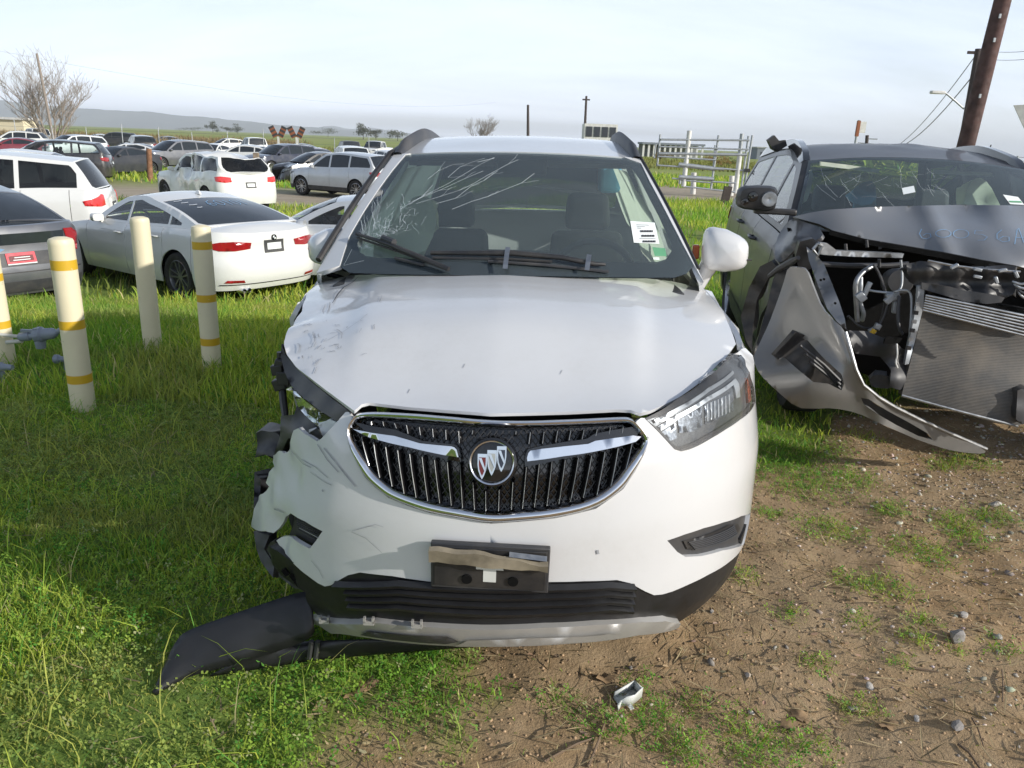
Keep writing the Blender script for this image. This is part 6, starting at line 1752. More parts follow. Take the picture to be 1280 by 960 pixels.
twig([(1197, 933), (1210, 945), (1225, 962)], .004, 'thin dry twig at the bottom right of the dirt')
twig([(1213, 905), (1220, 920), (1228, 938)], .003, 'short dry twig beside the dark grey stone pair')
twig([(1252, 840), (1252, 858), (1251, 885)], .003, 'straight pale stalk right of the pointed stone')
twig([(680, 955), (720, 935), (742, 925)], .004, 'brown twig below the white plastic piece')
twig([(735, 960), (748, 930), (756, 905)], .004, 'bent brown twig crossing the dirt below the white plastic piece')
twig([(1140, 838), (1158, 841), (1172, 843)], .0035, 'light broken stick left of the stony strip')
def wleaf(px, py, s, label, seed):
    p = G(px, py); r = np.random.default_rng(seed); z = float(gz(np.array([p.x]), np.array([p.y]))[0])
    V = []; n = 16
    for ring in (.35, 1.0):
        for i in range(n):
            a = 2*math.pi*i/n; k = ring*(1+.35*math.cos(5*a) if ring == 1 else 1)
            V.append((s*k*math.cos(a), s*.7*k*math.sin(a), s*(.25*ring*math.sin(2*a+seed)+.15*r.uniform(0, 1)*ring)+s*.25))
    V.append((0, 0, s*.2)); c = len(V)-1
    F = [(c, i, (i+1) % n) for i in range(n)]+[(i, n+i, n+(i+1) % n, (i+1) % n) for i in range(n)]
    o = mobj('dead_leaf', V, F, M['dead_leaf'], None, True); o.location = (p.x, p.y, z); o.rotation_euler = (0, 0, r.uniform(0, 6)); tag(o, label, 'leaf')
M['dead_leaf'] = simple('dead_leaf', (.26, .17, .09), .9, var=.4, scale=30)
wleaf(458, 858, .035, 'curled brown dead leaf in the grass left of the bare patch', 1)
wleaf(442, 872, .03, 'brown dead leaf lying half under grass below the curled one', 2)
wleaf(405, 885, .03, 'tattered tan leaf at the grass edge near the black flap', 3)
wleaf(1000, 893, .032, 'grey brown oak leaf beside the clover tuft at the bottom', 4)
wleaf(985, 905, .03, 'pale dry leaf just left of the oak leaf', 5)
wleaf(755, 850, .03, 'dark crumpled leaf right behind the white plastic piece', 6)
wleaf(1108, 905, .028, 'light torn leaf in the right dirt beside the yellow tuft', 7)
# white plastic fragment in front of the car
pf = thing('plastic_fragment', 'broken white plastic box fragment on the bare dirt in front of the car', 'debris', tuple(G(783, 874)), .5); pf.scale = (.85, .85, .75)
m = MB()
rows = [[(-.045, -.02, .0), (-.04, -.022, .035), (-.02, -.024, .042)], [(.0, -.03, .0), (.0, -.03, .038), (.01, -.03, .045)], [(.05, -.018, .008), (.05, -.02, .05), (.052, -.018, .055)]]
m.grid(rows)
m.grid([[(-.045, -.02, .0), (-.04, .025, .003)], [(0, -.03, 0), (.005, .03, 0)], [(.05, -.018, .008), (.05, .03, .006)]])
m.grid([[(.05, -.018, .008), (.05, -.02, .05)], [(.05, .03, .006), (.052, .032, .045)]])
m.grid([[(-.04, .025, .003), (-.035, .026, .03)], [(.05, .03, .006), (.052, .032, .045)]])
o = m.build('fragment_shell', M['milky'], pf, smooth=True, angle=30); md = o.modifiers.new('t', 'SOLIDIFY'); md.thickness = .004
m = MB(); m.grid([[(-.06, -.03, -.002), (-.062, -.028, .02)], [(-.045, -.02, 0), (-.04, -.022, .035)]]); m.grid([[(-.02, -.05, .002), (-.005, -.052, .004)], [(-.015, -.026, .002), (.0, -.03, .002)]])
o = m.build('fragment_tab', M['milky'], pf); md = o.modifiers.new('t', 'SOLIDIFY'); md.thickness = .004
# ------------------------------------------------------------------ bollards and gas pipework
def bollard(px, py, h, r, bands, label):
    p = G(px, py); t = thing('bollard', label, 'bollard', (p.x, p.y, p.z), 0, 'cream pipe bollards on the grass')
    m = MB(); m.lathe([(r*1.0, -.1), (r, h-.03), (r*.985, h-.012), (r*.9, h), (r*.5, h+.010), (0, h+.013)], Matrix.Identity(4), 28); m.build('post', M['cream'], t, smooth=True, angle=40)
    for z, w in bands:
        m = MB(); m.lathe([(r*1.003, z-w/2), (r*1.012, z-w/2), (r*1.012, z+w/2), (r*1.003, z+w/2)], Matrix.Identity(4), 28, cap=False); m.build('band', M['yellow'], t, smooth=True, angle=40)
    return t
bollard(105, 512, 1.0, .066, [(.86, .055), (.52, .05), (.20, .05)], 'cream pipe bollard with three yellow bands, nearest of the four')
bollard(192, 440, 1.0, .066, [], 'plain cream pipe bollard without bands in front of white saloon')
bollard(266, 466, 1.0, .062, [(.88, .05), (.53, .05), (.23, .05)], 'banded cream pipe bollard closest to the white crossover')
bollard(8, 458, 1.0, .066, [(.62, .05), (.30, .05)], 'cream pipe bollard cut by the left edge of the picture')
gv = thing('gas_valve', 'grey painted gas valve and pipework beside the bollards', 'valve', tuple(G(48, 470)))
GV = gv.matrix_basis.inverted()
vp = lambda px, py, Y=4.95: GV @ AY(px, py, Y)
m = MB(); m.tube([vp(-12, 417), vp(26, 421)], .012, 10); m.tube([vp(8, 428), vp(28, 426)], .014, 10); m.build('pale_pipe', M['pipe_pale'], gv, smooth=True, angle=50)
a, b = vp(24, 421.5), vp(71, 416)
ax = (b-a).normalized(); AM = Matrix.Translation(a) @ ax.to_track_quat('Z', 'Y').to_matrix().to_4x4(); Lg = (b-a).length
m = MB(); m.lathe([(.022, 0), (.03, .01), (.03, Lg*.28), (.024, Lg*.3), (.024, Lg*.42), (.05, Lg*.45), (.052, Lg*.62), (.04, Lg*.66), (.036, Lg*.9), (.02, Lg)], AM, 20); m.build('valve_body', M['pipe_grey'], gv, smooth=True, angle=40)
m = MB(); c = vp(50, 426); m.lathe([(.03, -.05), (.034, -.02), (.034, .03), (.02, .06)], Matrix.Translation(c), 16); m.box(c+Vector((-.06, -.01, .07)), (.10, .02, .015)); m.build('valve_bonnet', M['pipe_grey'], gv, smooth=True, angle=40)
for k in range(6):
    q = AM @ Vector((.05*math.cos(k*1.047), .05*math.sin(k*1.047), Lg*.53)); m = MB(); m.box(q, (.03, .012, .012)); m.build('flange_bolt', M['pipe_grey'], gv, bevel=.002)
m = MB(); m.tube([vp(70, 416), vp(78, 411), vp(84, 411)], .018, 10); m.tube([vp(82, 411, 5.0), vp(82, 440, 5.0), vp(83, 470, 5.0)], .014, 10); m.build('riser_pipe', M['pipe_grey'], gv, smooth=True, angle=50)
m = MB(); c = vp(77, 449, 4.98); m.lathe([(.016, -.055), (.03, -.045), (.03, -.02), (.02, -.01), (.02, .02), (.026, .025), (.026, .05), (.012, .055)], Matrix.Translation(c) @ Matrix.Rotation(math.pi/2, 4, 'Y'), 16); m.build('lower_valve', M['pipe_grey'], gv, smooth=True, angle=40)
m = MB(); c = vp(2, 459, 4.7); m.lathe([(.02, -.06), (.034, -.05), (.034, .0), (.024, .01), (.018, .07)], Matrix.Translation(c) @ Matrix.Rotation(math.pi/2, 4, 'Y'), 16); m.tube([c, c+Vector((0, 0, -.25))], .016, 10); m.build('lower_valve', M['pipe_grey'], gv, smooth=True, angle=40)

# ------------------------------------------------------------------ parked and wrecked cars of the yard
def heading(x, y, alpha):              # alpha: 0 drives away from the camera, 90 to the left, 180 towards it
    v = Vector((x, y, 0)).normalized(); l = Vector((-v.y, v.x, 0))
    f = v*math.cos(math.radians(alpha))+l*math.sin(math.radians(alpha))
    return f, math.atan2(f.x, -f.y)
YARD = 'cars left in the storage yard'
def yard_car(name, label, cat, px, Y, alpha, P, paint_, tail_at=False, **kw):
    hz = 178+.0384*(px-640)
    c = AY(px, hz, Y); f, rz = heading(c.x, c.y, alpha)
    nose = Vector((c.x, c.y, 0))+f*(P['L'] if tail_at else P['L']/2)
    mid = nose-f*P['L']/2
    t = thing(name, label, cat, (nose.x, nose.y, th(mid.x, mid.y)), rz, YARD)
    e = .9
    gg = build_car(t, P, paint_, **kw)
    return t, gg
# white fastback saloon
BP = mod('sedan', tl=None, rwm=.06, platez=.78, nwin=3, cpil=.22, pgap=.045, wtop=.05, pillars=(1.7, 2.40, 3.42), rbase=(4.22, 1.06), rhdr=(3.05, 1.335), cslope=.16)
BG = CarGeo(BP); T_ = BG.T
BP['tl'] = [(T_-.80, .865), (T_-.62, .868), (T_-.36, .845), (T_-.38, .765), (T_-.60, .745), (T_-.82, .75), (T_-.98, .79), (T_-1.02, .83)]
bmw, bg_ = yard_car('fastback_car', 'white fastback saloon with dark rear window and red tail lamps behind the bollards', 'car', 338, 10.55, 38, BP, 'white2', tail_at=True, detail=2, glassm='glass_side', seats=True, step=.08, skip={'rear_glass'}, rimmat='grey')
BMt = bmw.matrix_basis.copy(); BMI = BMt.inverted()
rw_surf = Surf(lambda u, v: np.stack(bg_.rwp(u, v), 1), -1, 1, 40, 0, 1, 30)
bl_ = math.hypot(bg_.yrb-bg_.yrh, bg_.zrb-bg_.zrh)
patch('rear_window', np.array([(-.58, bl_*.05), (.58, bl_*.05), (.58, bl_*.90), (.52, bl_*.97), (-.52, bl_*.97), (-.58, bl_*.90)]), lambda a, b: np.stack(bg_.rwp(a/.62, b/bl_), 1), M['glass_dark'], bmw, .07, away=(0, 2.3, .6), off=-.002)
def rwmark(pts, w, mat, mb):
    P = [rw_surf.at(u, v, .004, (0, 2.3, .6)) for u, v in pts]; mb.ribbon([p for p, n in P], w, [n for p, n in P])
def rw_digit(kind, u0, v0, s_):
    D = {'6': [(.8, .0), (.3, .2), (.05, .6), (.2, .95), (.7, .95), (.85, .7), (.5, .55), (.1, .7)], '0': [(.5, 0), (.1, .25), (.1, .75), (.5, 1), (.9, .75), (.9, .25), (.5, 0)], '1': [(.5, 0), (.5, 1)], '2': [(.1, .2), (.5, 0), (.9, .25), (.1, 1), (.9, 1)]}[kind]
    return [(u0-a*s_*.42, v0+b*s_*.5) for a, b in D]
u_ = .42
for k, ch in enumerate('60101'):
    m = MB(); rwmark(rw_digit(ch, .30-k*.19, .22, .42), .014, 'crayon', m); m.build('crayon_digit', M['crayon'], bmw)
for k, (u, v, l) in enumerate(((.78, .12, .16), (.72, .22, .14), (.66, .33, .16), (.6, .44, .1))):
    m = MB(); rwmark([(u, v), (u-l*.5, v+.01), (u-l, v+.0)], .02, 'crayon_white', m); m.build('window_note', M['crayon_white'], bmw)
fb = lambda t, z: np.stack(bg_.belt(np.where(t > T_, t-2*T_, t), z), 1)
for s_ in (1, -1):
    q = np.array([(T_-.78, .335), (T_-.50, .33), (T_-.52, .365), (T_-.74, .37)]) * np.array([s_, 1])
    patch('rear_reflector', q, lambda t, z: np.stack(bg_.belt(t, z), 1), M['redlens'], bmw, .05, away=(0, 2.3, .6), off=.008)
patch('valance_seam', np.array([(T_-.85, .30), (T_+.85, .30), (T_+.85, .312), (T_-.85, .312)]), fb, M['plastic'], bmw, .06, away=(0, 2.3, .6), off=.006)
p, n = Vector(fb(np.array([T_]), np.array([.895]))[0]), Vector((0, 1, 0))
m = MB(); RM_ = Matrix.Translation(p+n*.008) @ n.to_track_quat('Z', 'Y').to_matrix().to_4x4()
m.lathe([(.041, -.004), (.041, .004), (.034, .005), (0, .005)], RM_, 20); rb = m.build('boot_badge', M['gloss_black'], bmw, smooth=True, angle=40)
for k in range(4):
    m = MB(); a0 = k*math.pi/2
    m.add([RM_ @ Vector((0, 0, .007))]+[RM_ @ Vector((.026*math.cos(a0+j*math.pi/10), .026*math.sin(a0+j*math.pi/10), .007)) for j in range(6)], [(0, j, j+1) for j in range(1, 6)]); m.build('badge_quarter', M['paper' if k % 2 else 'shield_blue'], rb)
for k in (-.52, -.44):
    q = Vector(bg_.belt(np.array(T_-.0), np.array(.2))[0:1] and (k*-1, 4.60, .225)); m = MB(); m.lathe([(.034, -.08), (.036, .04), (.03, .045), (.028, -.02)], Matrix.Translation((-k, 4.54, .215)) @ Matrix.Rotation(-math.pi/2, 4, 'X'), 16, cap=False); m.build('exhaust_tip', M['chrome'], bmw, smooth=True, angle=40)
m = MB(); q = bg_.roof(np.array(0.), np.array(.86)); m.box((0, float(q[1]), float(q[2])+.03), (.04, .14, .06), None, .4); m.build('roof_fin', M['white2'], bmw, bevel=.01)

# grey saloon at the left edge, showing its tail and open front door
HPp = mod('hatch', platez=.66, rbase=(4.30, 1.02), rhdr=(3.3, 1.40), rwm=.05)
pr, pg = yard_car('hatchback_car', 'dark grey hatchback tail with red plate at the left edge', 'car', 2, 9.3, 25, HPp, 'grey', tail_at=True, detail=2, glassm='glass_dark', step=.08, skip={'plate', 'taillight'})
Tp = pg.T; pf_ = lambda t, z: np.stack(pg.belt(np.where(t > Tp, t-2*Tp, t), z), 1)
pq = lambda nm, o, mat, off, par=pr: patch(nm, np.array(o), pf_, M[mat], par, .05, away=(0, 2.2, .6), off=off)
for s_ in (0, 1):
    k = [(Tp-.78, .98), (Tp-.62, .985), (Tp-.66, .80), (Tp-.72, .72), (Tp-.80, .70), (Tp-.90, .92)]
    k = np.array(k) if s_ == 0 else np.array([(2*Tp-a, b) for a, b in k])
    pq('taillight', k, 'redlens', .010)
pq('tail_glass', [(Tp-.60, .835), (Tp+.60, .835), (Tp+.62, .965), (Tp-.62, .965)], 'glass_dark', .006)
pq('plate_recess', [(Tp-.36, .58), (Tp+.36, .58), (Tp+.40, .74), (Tp-.40, .74)], 'plastic2', .004)
rp = pq('licence_plate', [(Tp-.17, .60), (Tp+.17, .60), (Tp+.17, .735), (Tp-.17, .735)], 'plate_red', .014)
pq('plate_panel', [(Tp-.14, .635), (Tp+.14, .635), (Tp+.14, .70), (Tp-.14, .70)], 'shield_red', .018, rp)
for k in range(2):
    pq('plate_line', [(Tp-.10+.02*k, .645+.028*k), (Tp+.10, .645+.028*k), (Tp+.10, .655+.028*k), (Tp-.10+.02*k, .655+.028*k)], 'paper', .021, rp)
pq('plate_edge', [(Tp-.17, .60), (Tp+.17, .60), (Tp+.17, .612), (Tp-.17, .612)], 'paper', .017, rp)
pq('crayon_mark', [(Tp-.30, .775), (Tp-.20, .80), (Tp-.16, .785), (Tp-.22, .76)], 'crayon', .009)
pq('lower_band', [(Tp-.78, .26), (Tp+.78, .26), (Tp+.80, .40), (Tp-.80, .40)], 'plastic2', .005)
pq('bumper_seam', [(Tp-.80, .50), (Tp+.80, .50), (Tp+.80, .512), (Tp-.80, .512)], 'plastic', .006)
# its open front door stands out on the far side
PM = pr.matrix_basis.copy()
dr_ = pixsheet('open_door', [(-12, 240, 10.90), (12, 241, 11.00), (29, 245, 11.10), (44, 259, 11.20), (57, 284, 11.30), (50, 300, 11.30), (-12, 296, 10.90)], M['plastic2'], pr, PM, 6, .05, holes=[[(2, 247), (10, 248), (14, 270), (15, 281), (2, 274)], [(13, 249), (26, 250), (38, 262), (46, 279), (44, 284), (19, 283), (17, 268)]])
pixsheet('door_glass', [(13, 249, 11.12), (26, 250, 11.14), (38, 262, 11.20), (46, 279, 11.25), (44, 284, 11.25), (19, 283, 11.15), (17, 268, 11.12)], M['glass_side'], dr_, PM, 6, 0)
# white estate car
CP = mod('suv', L=4.75, rbase=(4.62, 1.16), rhdr=(4.28, 1.67), hdr=(1.95, 1.68), peak=(2.7, 1.76), cpil=.24, tum=.30, rw=.34)
CGm = CarGeo(CP); Tc = CGm.T
CP['tl'] = [(Tc-.78, 1.03), (Tc-.70, 1.06), (Tc-.62, 1.04), (Tc-.62, .86), (Tc-.78, .84), (Tc-1.12, .86), (Tc-1.16, .94)]
yard_car('estate_car', 'white estate SUV seen from its side, roof spoiler and red lamp at right', 'car', 136, 15.2, 80, CP, 'white2', tail_at=True, detail=2, glassm='glass_tint', seats=True, step=.1, tail='redlens2')
# smashed white SUV by the road
yard_car('smashed_suv', 'smashed white SUV tail with crushed roof parked by the dirt road', 'car', 262, 24.2, 26, mod('suv', L=4.65, W=1.88, rwm=.10), 'white2', detail=1, glassm='glass_tint', step=.12, tail='redlens2', rimmat='grey', seats=True,
    crush=[((.1, 3.4, 1.7), 1.5, (0, 0, -.12), .30, 1.9), ((.9, 2.2, .9), 1.2, (-.15, 0, 0), .22, 2.5), ((-.9, 3.8, 1.5), .8, (.15, 0, -.1), .2, 3)])
# silver saloon behind the fastback
yard_car('saloon_car', 'pale silver saloon side with clear windows right of the white fastback', 'car', 452, 12.3, 76, mod('sedan', L=4.85), 'silver2', detail=2, glassm='glass_side', seats=True, step=.1)
# silver SUV on the road
yard_car('small_suv', 'silver SUV with dark rear glass standing on the dirt road', 'car', 430, 30.5, 48, mod('suv', L=4.7), 'silver2', detail=1, glassm='glass_dark', step=.14, lower='plastic2')
far = [('wrecked_car', 'black front-wrecked car just left of the silver SUV', 392, 38.5, 115, 'hatch', 'black_paint', [((0, .3, .7), 1.1, (0, .35, -.1), .3, 3)], {}),
       ('navy_suv', 'navy SUV with silver wheels behind the tall wooden post', 350, 47.5, 128, 'suv', 'navy', None, {}),
       ('maroon_car', 'maroon car tail peeping out right of the navy SUV', 392, 56, 20, 'sedan', 'maroon', None, {}),
       ('white_car', 'white hatchback side showing above the smashed SUV', 302, 52, 70, 'hatch', 'white2', None, {}),
       ('white_saloon', 'white car facing the camera left of the white hatchback', 262, 57, 150, 'sedan', 'white2', None, {}),
       ('pickup_truck', 'white pickup truck far back left of the orange markers', 318, 74, 20, 'pickup', 'white2', None, {}),
       ('grey_suv', 'grey SUV with torn front wing behind the dark saloon', 216, 47, 122, 'suv', 'grey', [((-.6, .4, .7), .9, (.2, .3, 0), .25, 3)], {}),
       ('dark_saloon', 'dark grey saloon with wrecked bonnet on the far verge', 140, 38.5, 132, 'sedan', 'dgrey', [((0, .5, .75), .9, (0, .1, .05), .2, 3)], {}),
       ('silver_suv', 'silver SUV behind the dark saloon at the far left', 86, 54, 118, 'suv', 'silver2', None, {}),
       ('burnt_car', 'pale smashed car between the dark saloon and the grey SUV', 158, 50, 75, 'sedan', 'white', [((0, 2.4, 1.3), 1.2, (0, 0, -.1), .3, 2.5)], {}),
       ('black_suv', 'black boxy SUV tail far behind the smashed pale car', 174, 68, 10, 'suv', 'black_paint', None, {}),
       ('red_car', 'red car roof above the white estate at the left edge', 14, 52, 80, 'sedan', 'maroon', None, {}),
       ('white_suv', 'white SUV far back at the left edge under the bare tree', 18, 64, 72, 'suv', 'white2', None, {}),
       ('white_pickup', 'white pickup cab below the leaning pole', 46, 80, 25, 'pickup', 'white2', None, {}),
       ('door_car', 'black car with an open window frame behind the white estate', 58, 33, 78, 'suv', 'black_paint', None, {'glassm': 'glass_side', 'detail': 1, 'seats': True}),
       ('second_estate', 'white car roof right behind the white estate', 0, 25, 80, 'hatch', 'white2', None, {}),
       ('white_van', 'white van tail behind the silver SUV on the road', 436, 50, 12, 'suv', 'white2', None, {}),
       ('dark_pickup', 'dark pickup cab far behind the white van', 437, 76, 15, 'pickup', 'dgrey', None, {}),
       ('pale_car', 'white car beside the windscreen pillar of the crossover', 482, 52, 30, 'hatch', 'white2', None, {}),
       ('far_car', 'small pale car in the far row directly above the dark saloon', 120, 86, 95, 'sedan', 'silver2', None, {}),
       ('far_suv', 'small dark SUV in the far row right of the leaning pole', 142, 84, 70, 'suv', 'dgrey', None, {}),
       ('far_sedan', 'small grey saloon in the far row above the grey SUV', 205, 88, 100, 'sedan', 'grey', None, {}),
       ('far_hatch', 'small white hatchback in the far row left of the white hatchback', 282, 84, 110, 'hatch', 'white2', None, {}),
       ('far_saloon', 'small silver saloon behind the navy SUV in the far row', 372, 78, 80, 'sedan', 'silver', None, {}),
       ('far_truck', 'small white pickup in the far row near the roof rail', 470, 82, 160, 'pickup', 'white2', None, {}),
       ('grey_wreck', 'dark grey car between the grey SUV and white cars', 232, 60, 110, 'hatch', 'grey', None, {})]
for nm, lb, px, Y, al, ty_, pt, cr_, kw in far:
    k = dict(detail=0, step=.2, glassm='glass_dark'); k.update(kw)
    yard_car(nm, lb, 'pickup' if 'pickup' in nm else 'car', px, Y, al, TYPES[ty_], pt, crush=cr_, **k)
# ------------------------------------------------------------------ posts, poles, wires, fences, gate, buildings, trees, hills
def pole(name, label, pb, pt, Y, r0, r1, mat, cat='pole', n=10):
    b = AY(*pb, Y); t = AY(*pt, Y); d = t-b
    k = (th(b.x, b.y)-.2-b.z)/d.z if abs(d.z) > 1e-6 else 0
    base = b+d*k
    root = thing(name, label, cat, tuple(base))
    m = MB(); P = [(t-base)*q for q in np.linspace(0, 1, 6)]
    m.tube(P, [r0+(r1-r0)*q for q in np.linspace(0, 1, 6)], n); m.build('shaft', M[mat], root, smooth=True, angle=50)
    return root, base, t
rp_, rb_, rt2 = pole('utility_pole', 'thick leaning brown timber pole rising out of the picture at right', (1206, 187), (1262, -34), 13.0, .14, .12, 'pole_wood', n=18)
for k, (px, py) in enumerate(((1243, 50), (1225, 120), (1250, 20))):
    p = AY(px, py, 12.86)-rb_; m = MB(); m.box(p, (.03, .02, .06)); m.build('step_bolt', M['steel'], rp_)
sp, sb2, st2 = pole('street_lamp_pole', 'slimmer timber pole with lamp arm behind the thick brown pole', (1201, 187), (1223, 61), 38.0, .17, .13, 'pole_dark')
q = lambda px, py, Y=38.0: AY(px, py, Y)-sb2
m = MB(); m.tube([q(1205, 136), q(1195, 127), q(1183, 117), q(1176, 115)], .045, 8); m.build('lamp_arm', M['steel'], sp, smooth=True)
m = MB(); m.box(q(1172, 115.5), (.65, .25, .14)); m.build('lamp_head', M['offwhite'], sp, bevel=.04)
m = MB(); m.box(q(1222, 66), (.9, .1, .12)); m.build('cross_arm', M['pole_dark'], sp)
m = MB(); m.lathe([(.12, -.3), (.12, .3), (.05, .35)], Matrix.Translation(q(1221, 90)), 10); m.build('transformer', M['steel'], sp, smooth=True, angle=50)
def wire(pa, Ya, pb, Yb, label, sag=.0, r=.012):
    a = AY(*pa, Ya); b = AY(*pb, Yb); P = [a.lerp(b, k/12)-Vector((0, 0, sag*4*(k/12)*(1-k/12))) for k in range(13)]
    m = MB(); m.tube([p-a for p in P], r, 4); o = m.build('power_line', M['wire'], None, smooth=True); o.location = a; tag(o, label, 'power line')
wire((1222, 62), 38, (1300, 62), 30, 'upper wire running right from the lamp pole', .1)
wire((1222, 72), 38, (1300, 72), 30, 'lower wire running right from the lamp pole', .1)
wire((1219, 70), 38, (1125, 180), 60, 'upper slack wire dropping left from the lamp pole', .4, .02)
wire((1218, 92), 38, (1132, 180), 60, 'lower slack wire dropping left from the lamp pole', .4, .025)
wire((-20, 60), 90, (620, 128), 220, 'long faint wire crossing the sky above the yard', 3, .012)
pole('leaning_pole', 'thin grey pole leaning in front of the bare tree', (63, 155), (46, 67), 72, .14, .10, 'bark')
p_, b2_, t2_ = pole('thin_pole', 'thin dark pole standing behind the roof of the white crossover', (660, 168), (660, 131), 150, .30, .22, 'pole_dark')
p_, b2_, t2_ = pole('roof_pole', 'dark pole right of centre above the portable cabin', (731, 162), (733, 120), 120, .24, .16, 'pole_dark')
m = MB(); m.box(t2_-b2_-Vector((0, 0, .5)), (1.1, .2, .2)); m.build('cross_arm', M['pole_dark'], p_)
p_, b2_, t2_ = pole('banner_pole', 'slim pole with a small orange and white banner over the SUV roof', (1069, 180), (1074, 150), 60, .10, .09, 'steel')
m = MB(); m.box(t2_-b2_+Vector((.35, 0, -.5)), (.45, .04, .8)); m.build('banner', M['offwhite'], p_); m = MB(); m.box(t2_-b2_+Vector((0, 0, -.6)), (.22, .2, 1.1)); m.build('banner_board', M['orange'], p_)
p_, b2_, t2_ = pole('aerial_mast', 'short mast with side arms just right of the banner pole', (1083, 182), (1084, 169), 60, .12, .12, 'pole_dark')
m = MB(); m.tube([t2_-b2_+Vector((0, 0, -.25)), t2_-b2_+Vector((.8, 0, -.25))], .04, 6); m.tube([t2_-b2_+Vector((-.6, 0, -.55)), t2_-b2_+Vector((.8, 0, -.6))], .03, 6); m.build('mast_arm', M['steel'], p_)
p_, b2_, t2_ = pole('wooden_post', 'tall weathered wooden post beside the smashed white SUV', (324, 246), (320, 191), 23.6, .11, .10, 'wood', 'post', 4)
p_, b2_, t2_ = pole('wooden_stake', 'dark split stake leaning at the road edge, left of the pair', (903, 254), (908, 233), 24.2, .09, .08, 'pole_dark', 'post', 4)
p_, b2_, t2_ = pole('wooden_stake', 'dark split stake leaning at the road edge, right of the pair', (908, 253), (913, 233), 24.4, .09, .08, 'pole_dark', 'post', 4)
p_, b2_, t2_ = pole('stump_post', 'stubby rust brown post beside the dark saloon', (187, 207), (186, 186), 35.5, .13, .12, 'rust', 'post', 8)
p_, b2_, t2_ = pole('short_post', 'low brown post in front of the dark saloon', (104, 208), (104, 199), 35.5, .13, .12, 'rust', 'post', 4)
# orange and black marker boards beyond the yard
def marker(px, label):
    Y = 62; b = AY(px+4, 178, Y); z0 = th(b.x, b.y)
    r = thing('marker_board', label, 'marker board', (b.x, b.y, z0), 0, 'striped marker boards on posts')
    m = MB(); m.box((0, 0, .9), (.14, .1, 2.2)); m.build('post', M['offwhite'], r)
    for s_, c in ((-1, 'orange'), (1, 'orange')):
        m = MB(); R = Matrix.Rotation(s_*.45, 4, 'Y'); m.box((s_*.34, 0, 2.35), (.42, .08, .80), R); o = m.build('board', M[c], r)
        for k in (-.3, .1, .45):
            m = MB(); m.box(Vector((s_*.34, -.05, 2.35))+R.to_3x3() @ Vector((0, 0, k*.8)), (.43, .02, .15), R); m.build('stripe', M['plastic2'], o)
marker(344, 'pair of striped orange and black boards, the left one')
marker(367, 'pair of striped orange and black boards, the right one')
# portable cabin behind the crossover roof
c = AY(748, 182, 60); sc1 = thing('portable_cabin', 'grey portable cabin with dark windows behind the crossover roof', 'cabin', (c.x, c.y, 0))
m = MB(); m.box((0, 0, 1.55), (2.4, 2.4, 3.1)); m.build('wall', M['offwhite'], sc1)
for k in range(4):
    m = MB(); m.box((-.86+k*.57, -1.21, 2.55), (.46, .06, .7)); m.build('window', M['glass_dark'], sc1)
# pipe gate on the right
gr = thing('pipe_gate', 'tall galvanised pipe gate with white posts across the road at right', 'gate', tuple(G(880, 246)))
gY = gr.location.y; GI = gr.matrix_basis.inverted()
gpt = lambda x, y, dy=0: GI @ AY(700+x/4.923, 100+y/4.923, gY+dy)
for x0, y0, x1, y1, r_, mt in ((617, 335, 598, 530, .035, 'steel'), (797, 312, 760, 655, .085, 'offwhite'), (976, 340, 928, 672, .04, 'steel'), (955, 400, 935, 640, .03, 'steel'), (1120, 330, 1107, 450, .07, 'steel'), (1108, 448, 1078, 697, .085, 'offwhite'), (1160, 345, 1112, 690, .04, 'steel'), (1184, 340, 1138, 640, .04, 'steel'), (590, 395, 580, 480, .03, 'steel'), (740, 610, 737, 640, .05, 'steel')):
    m = MB(); m.tube([gpt(x1, y1), gpt(x0, y0)], r_, 10); m.build('upright', M[mt], gr, smooth=True, angle=50)
for x0, y0, x1, y1, r_ in ((620, 366, 1165, 371, .035), (612, 410, 1160, 428, .03), (608, 452, 1150, 460, .05), (604, 470, 960, 492, .03), (600, 525, 760, 535, .03), (945, 540, 1140, 558, .03), (732, 520, 942, 545, .075), (732, 596, 946, 610, .075), (940, 545, 1010, 548, .05), (690, 605, 760, 612, .03), (930, 625, 1085, 635, .03), (770, 618, 930, 632, .03), (760, 655, 1080, 690, .03)):
    m = MB(); m.tube([gpt(x0, y0, -.05), gpt(x1, y1, -.05)], r_, 8); m.build('rail', M['steel'], gr, smooth=True, angle=50)
m = MB(); m.box(gpt(1153, 556, -.1), (.18, .1, .12)); m.build('latch', M['plastic'], gr)
for k, (x, y0, y1, lb) in enumerate(((820, 570, 655, 'low white guard post between the gate posts at left'), (1054, 590, 655, 'low white guard post beside the right gate post'), (1186, 596, 640, 'low white guard post outside the gate at right'))):
    pb, pt = (700+x/4.923, 100+y1/4.923), (700+(x+4)/4.923, 100+y0/4.923)
    pole('guard_post', lb, pb, pt, gY+1.5, .10, .10, 'offwhite', 'post')
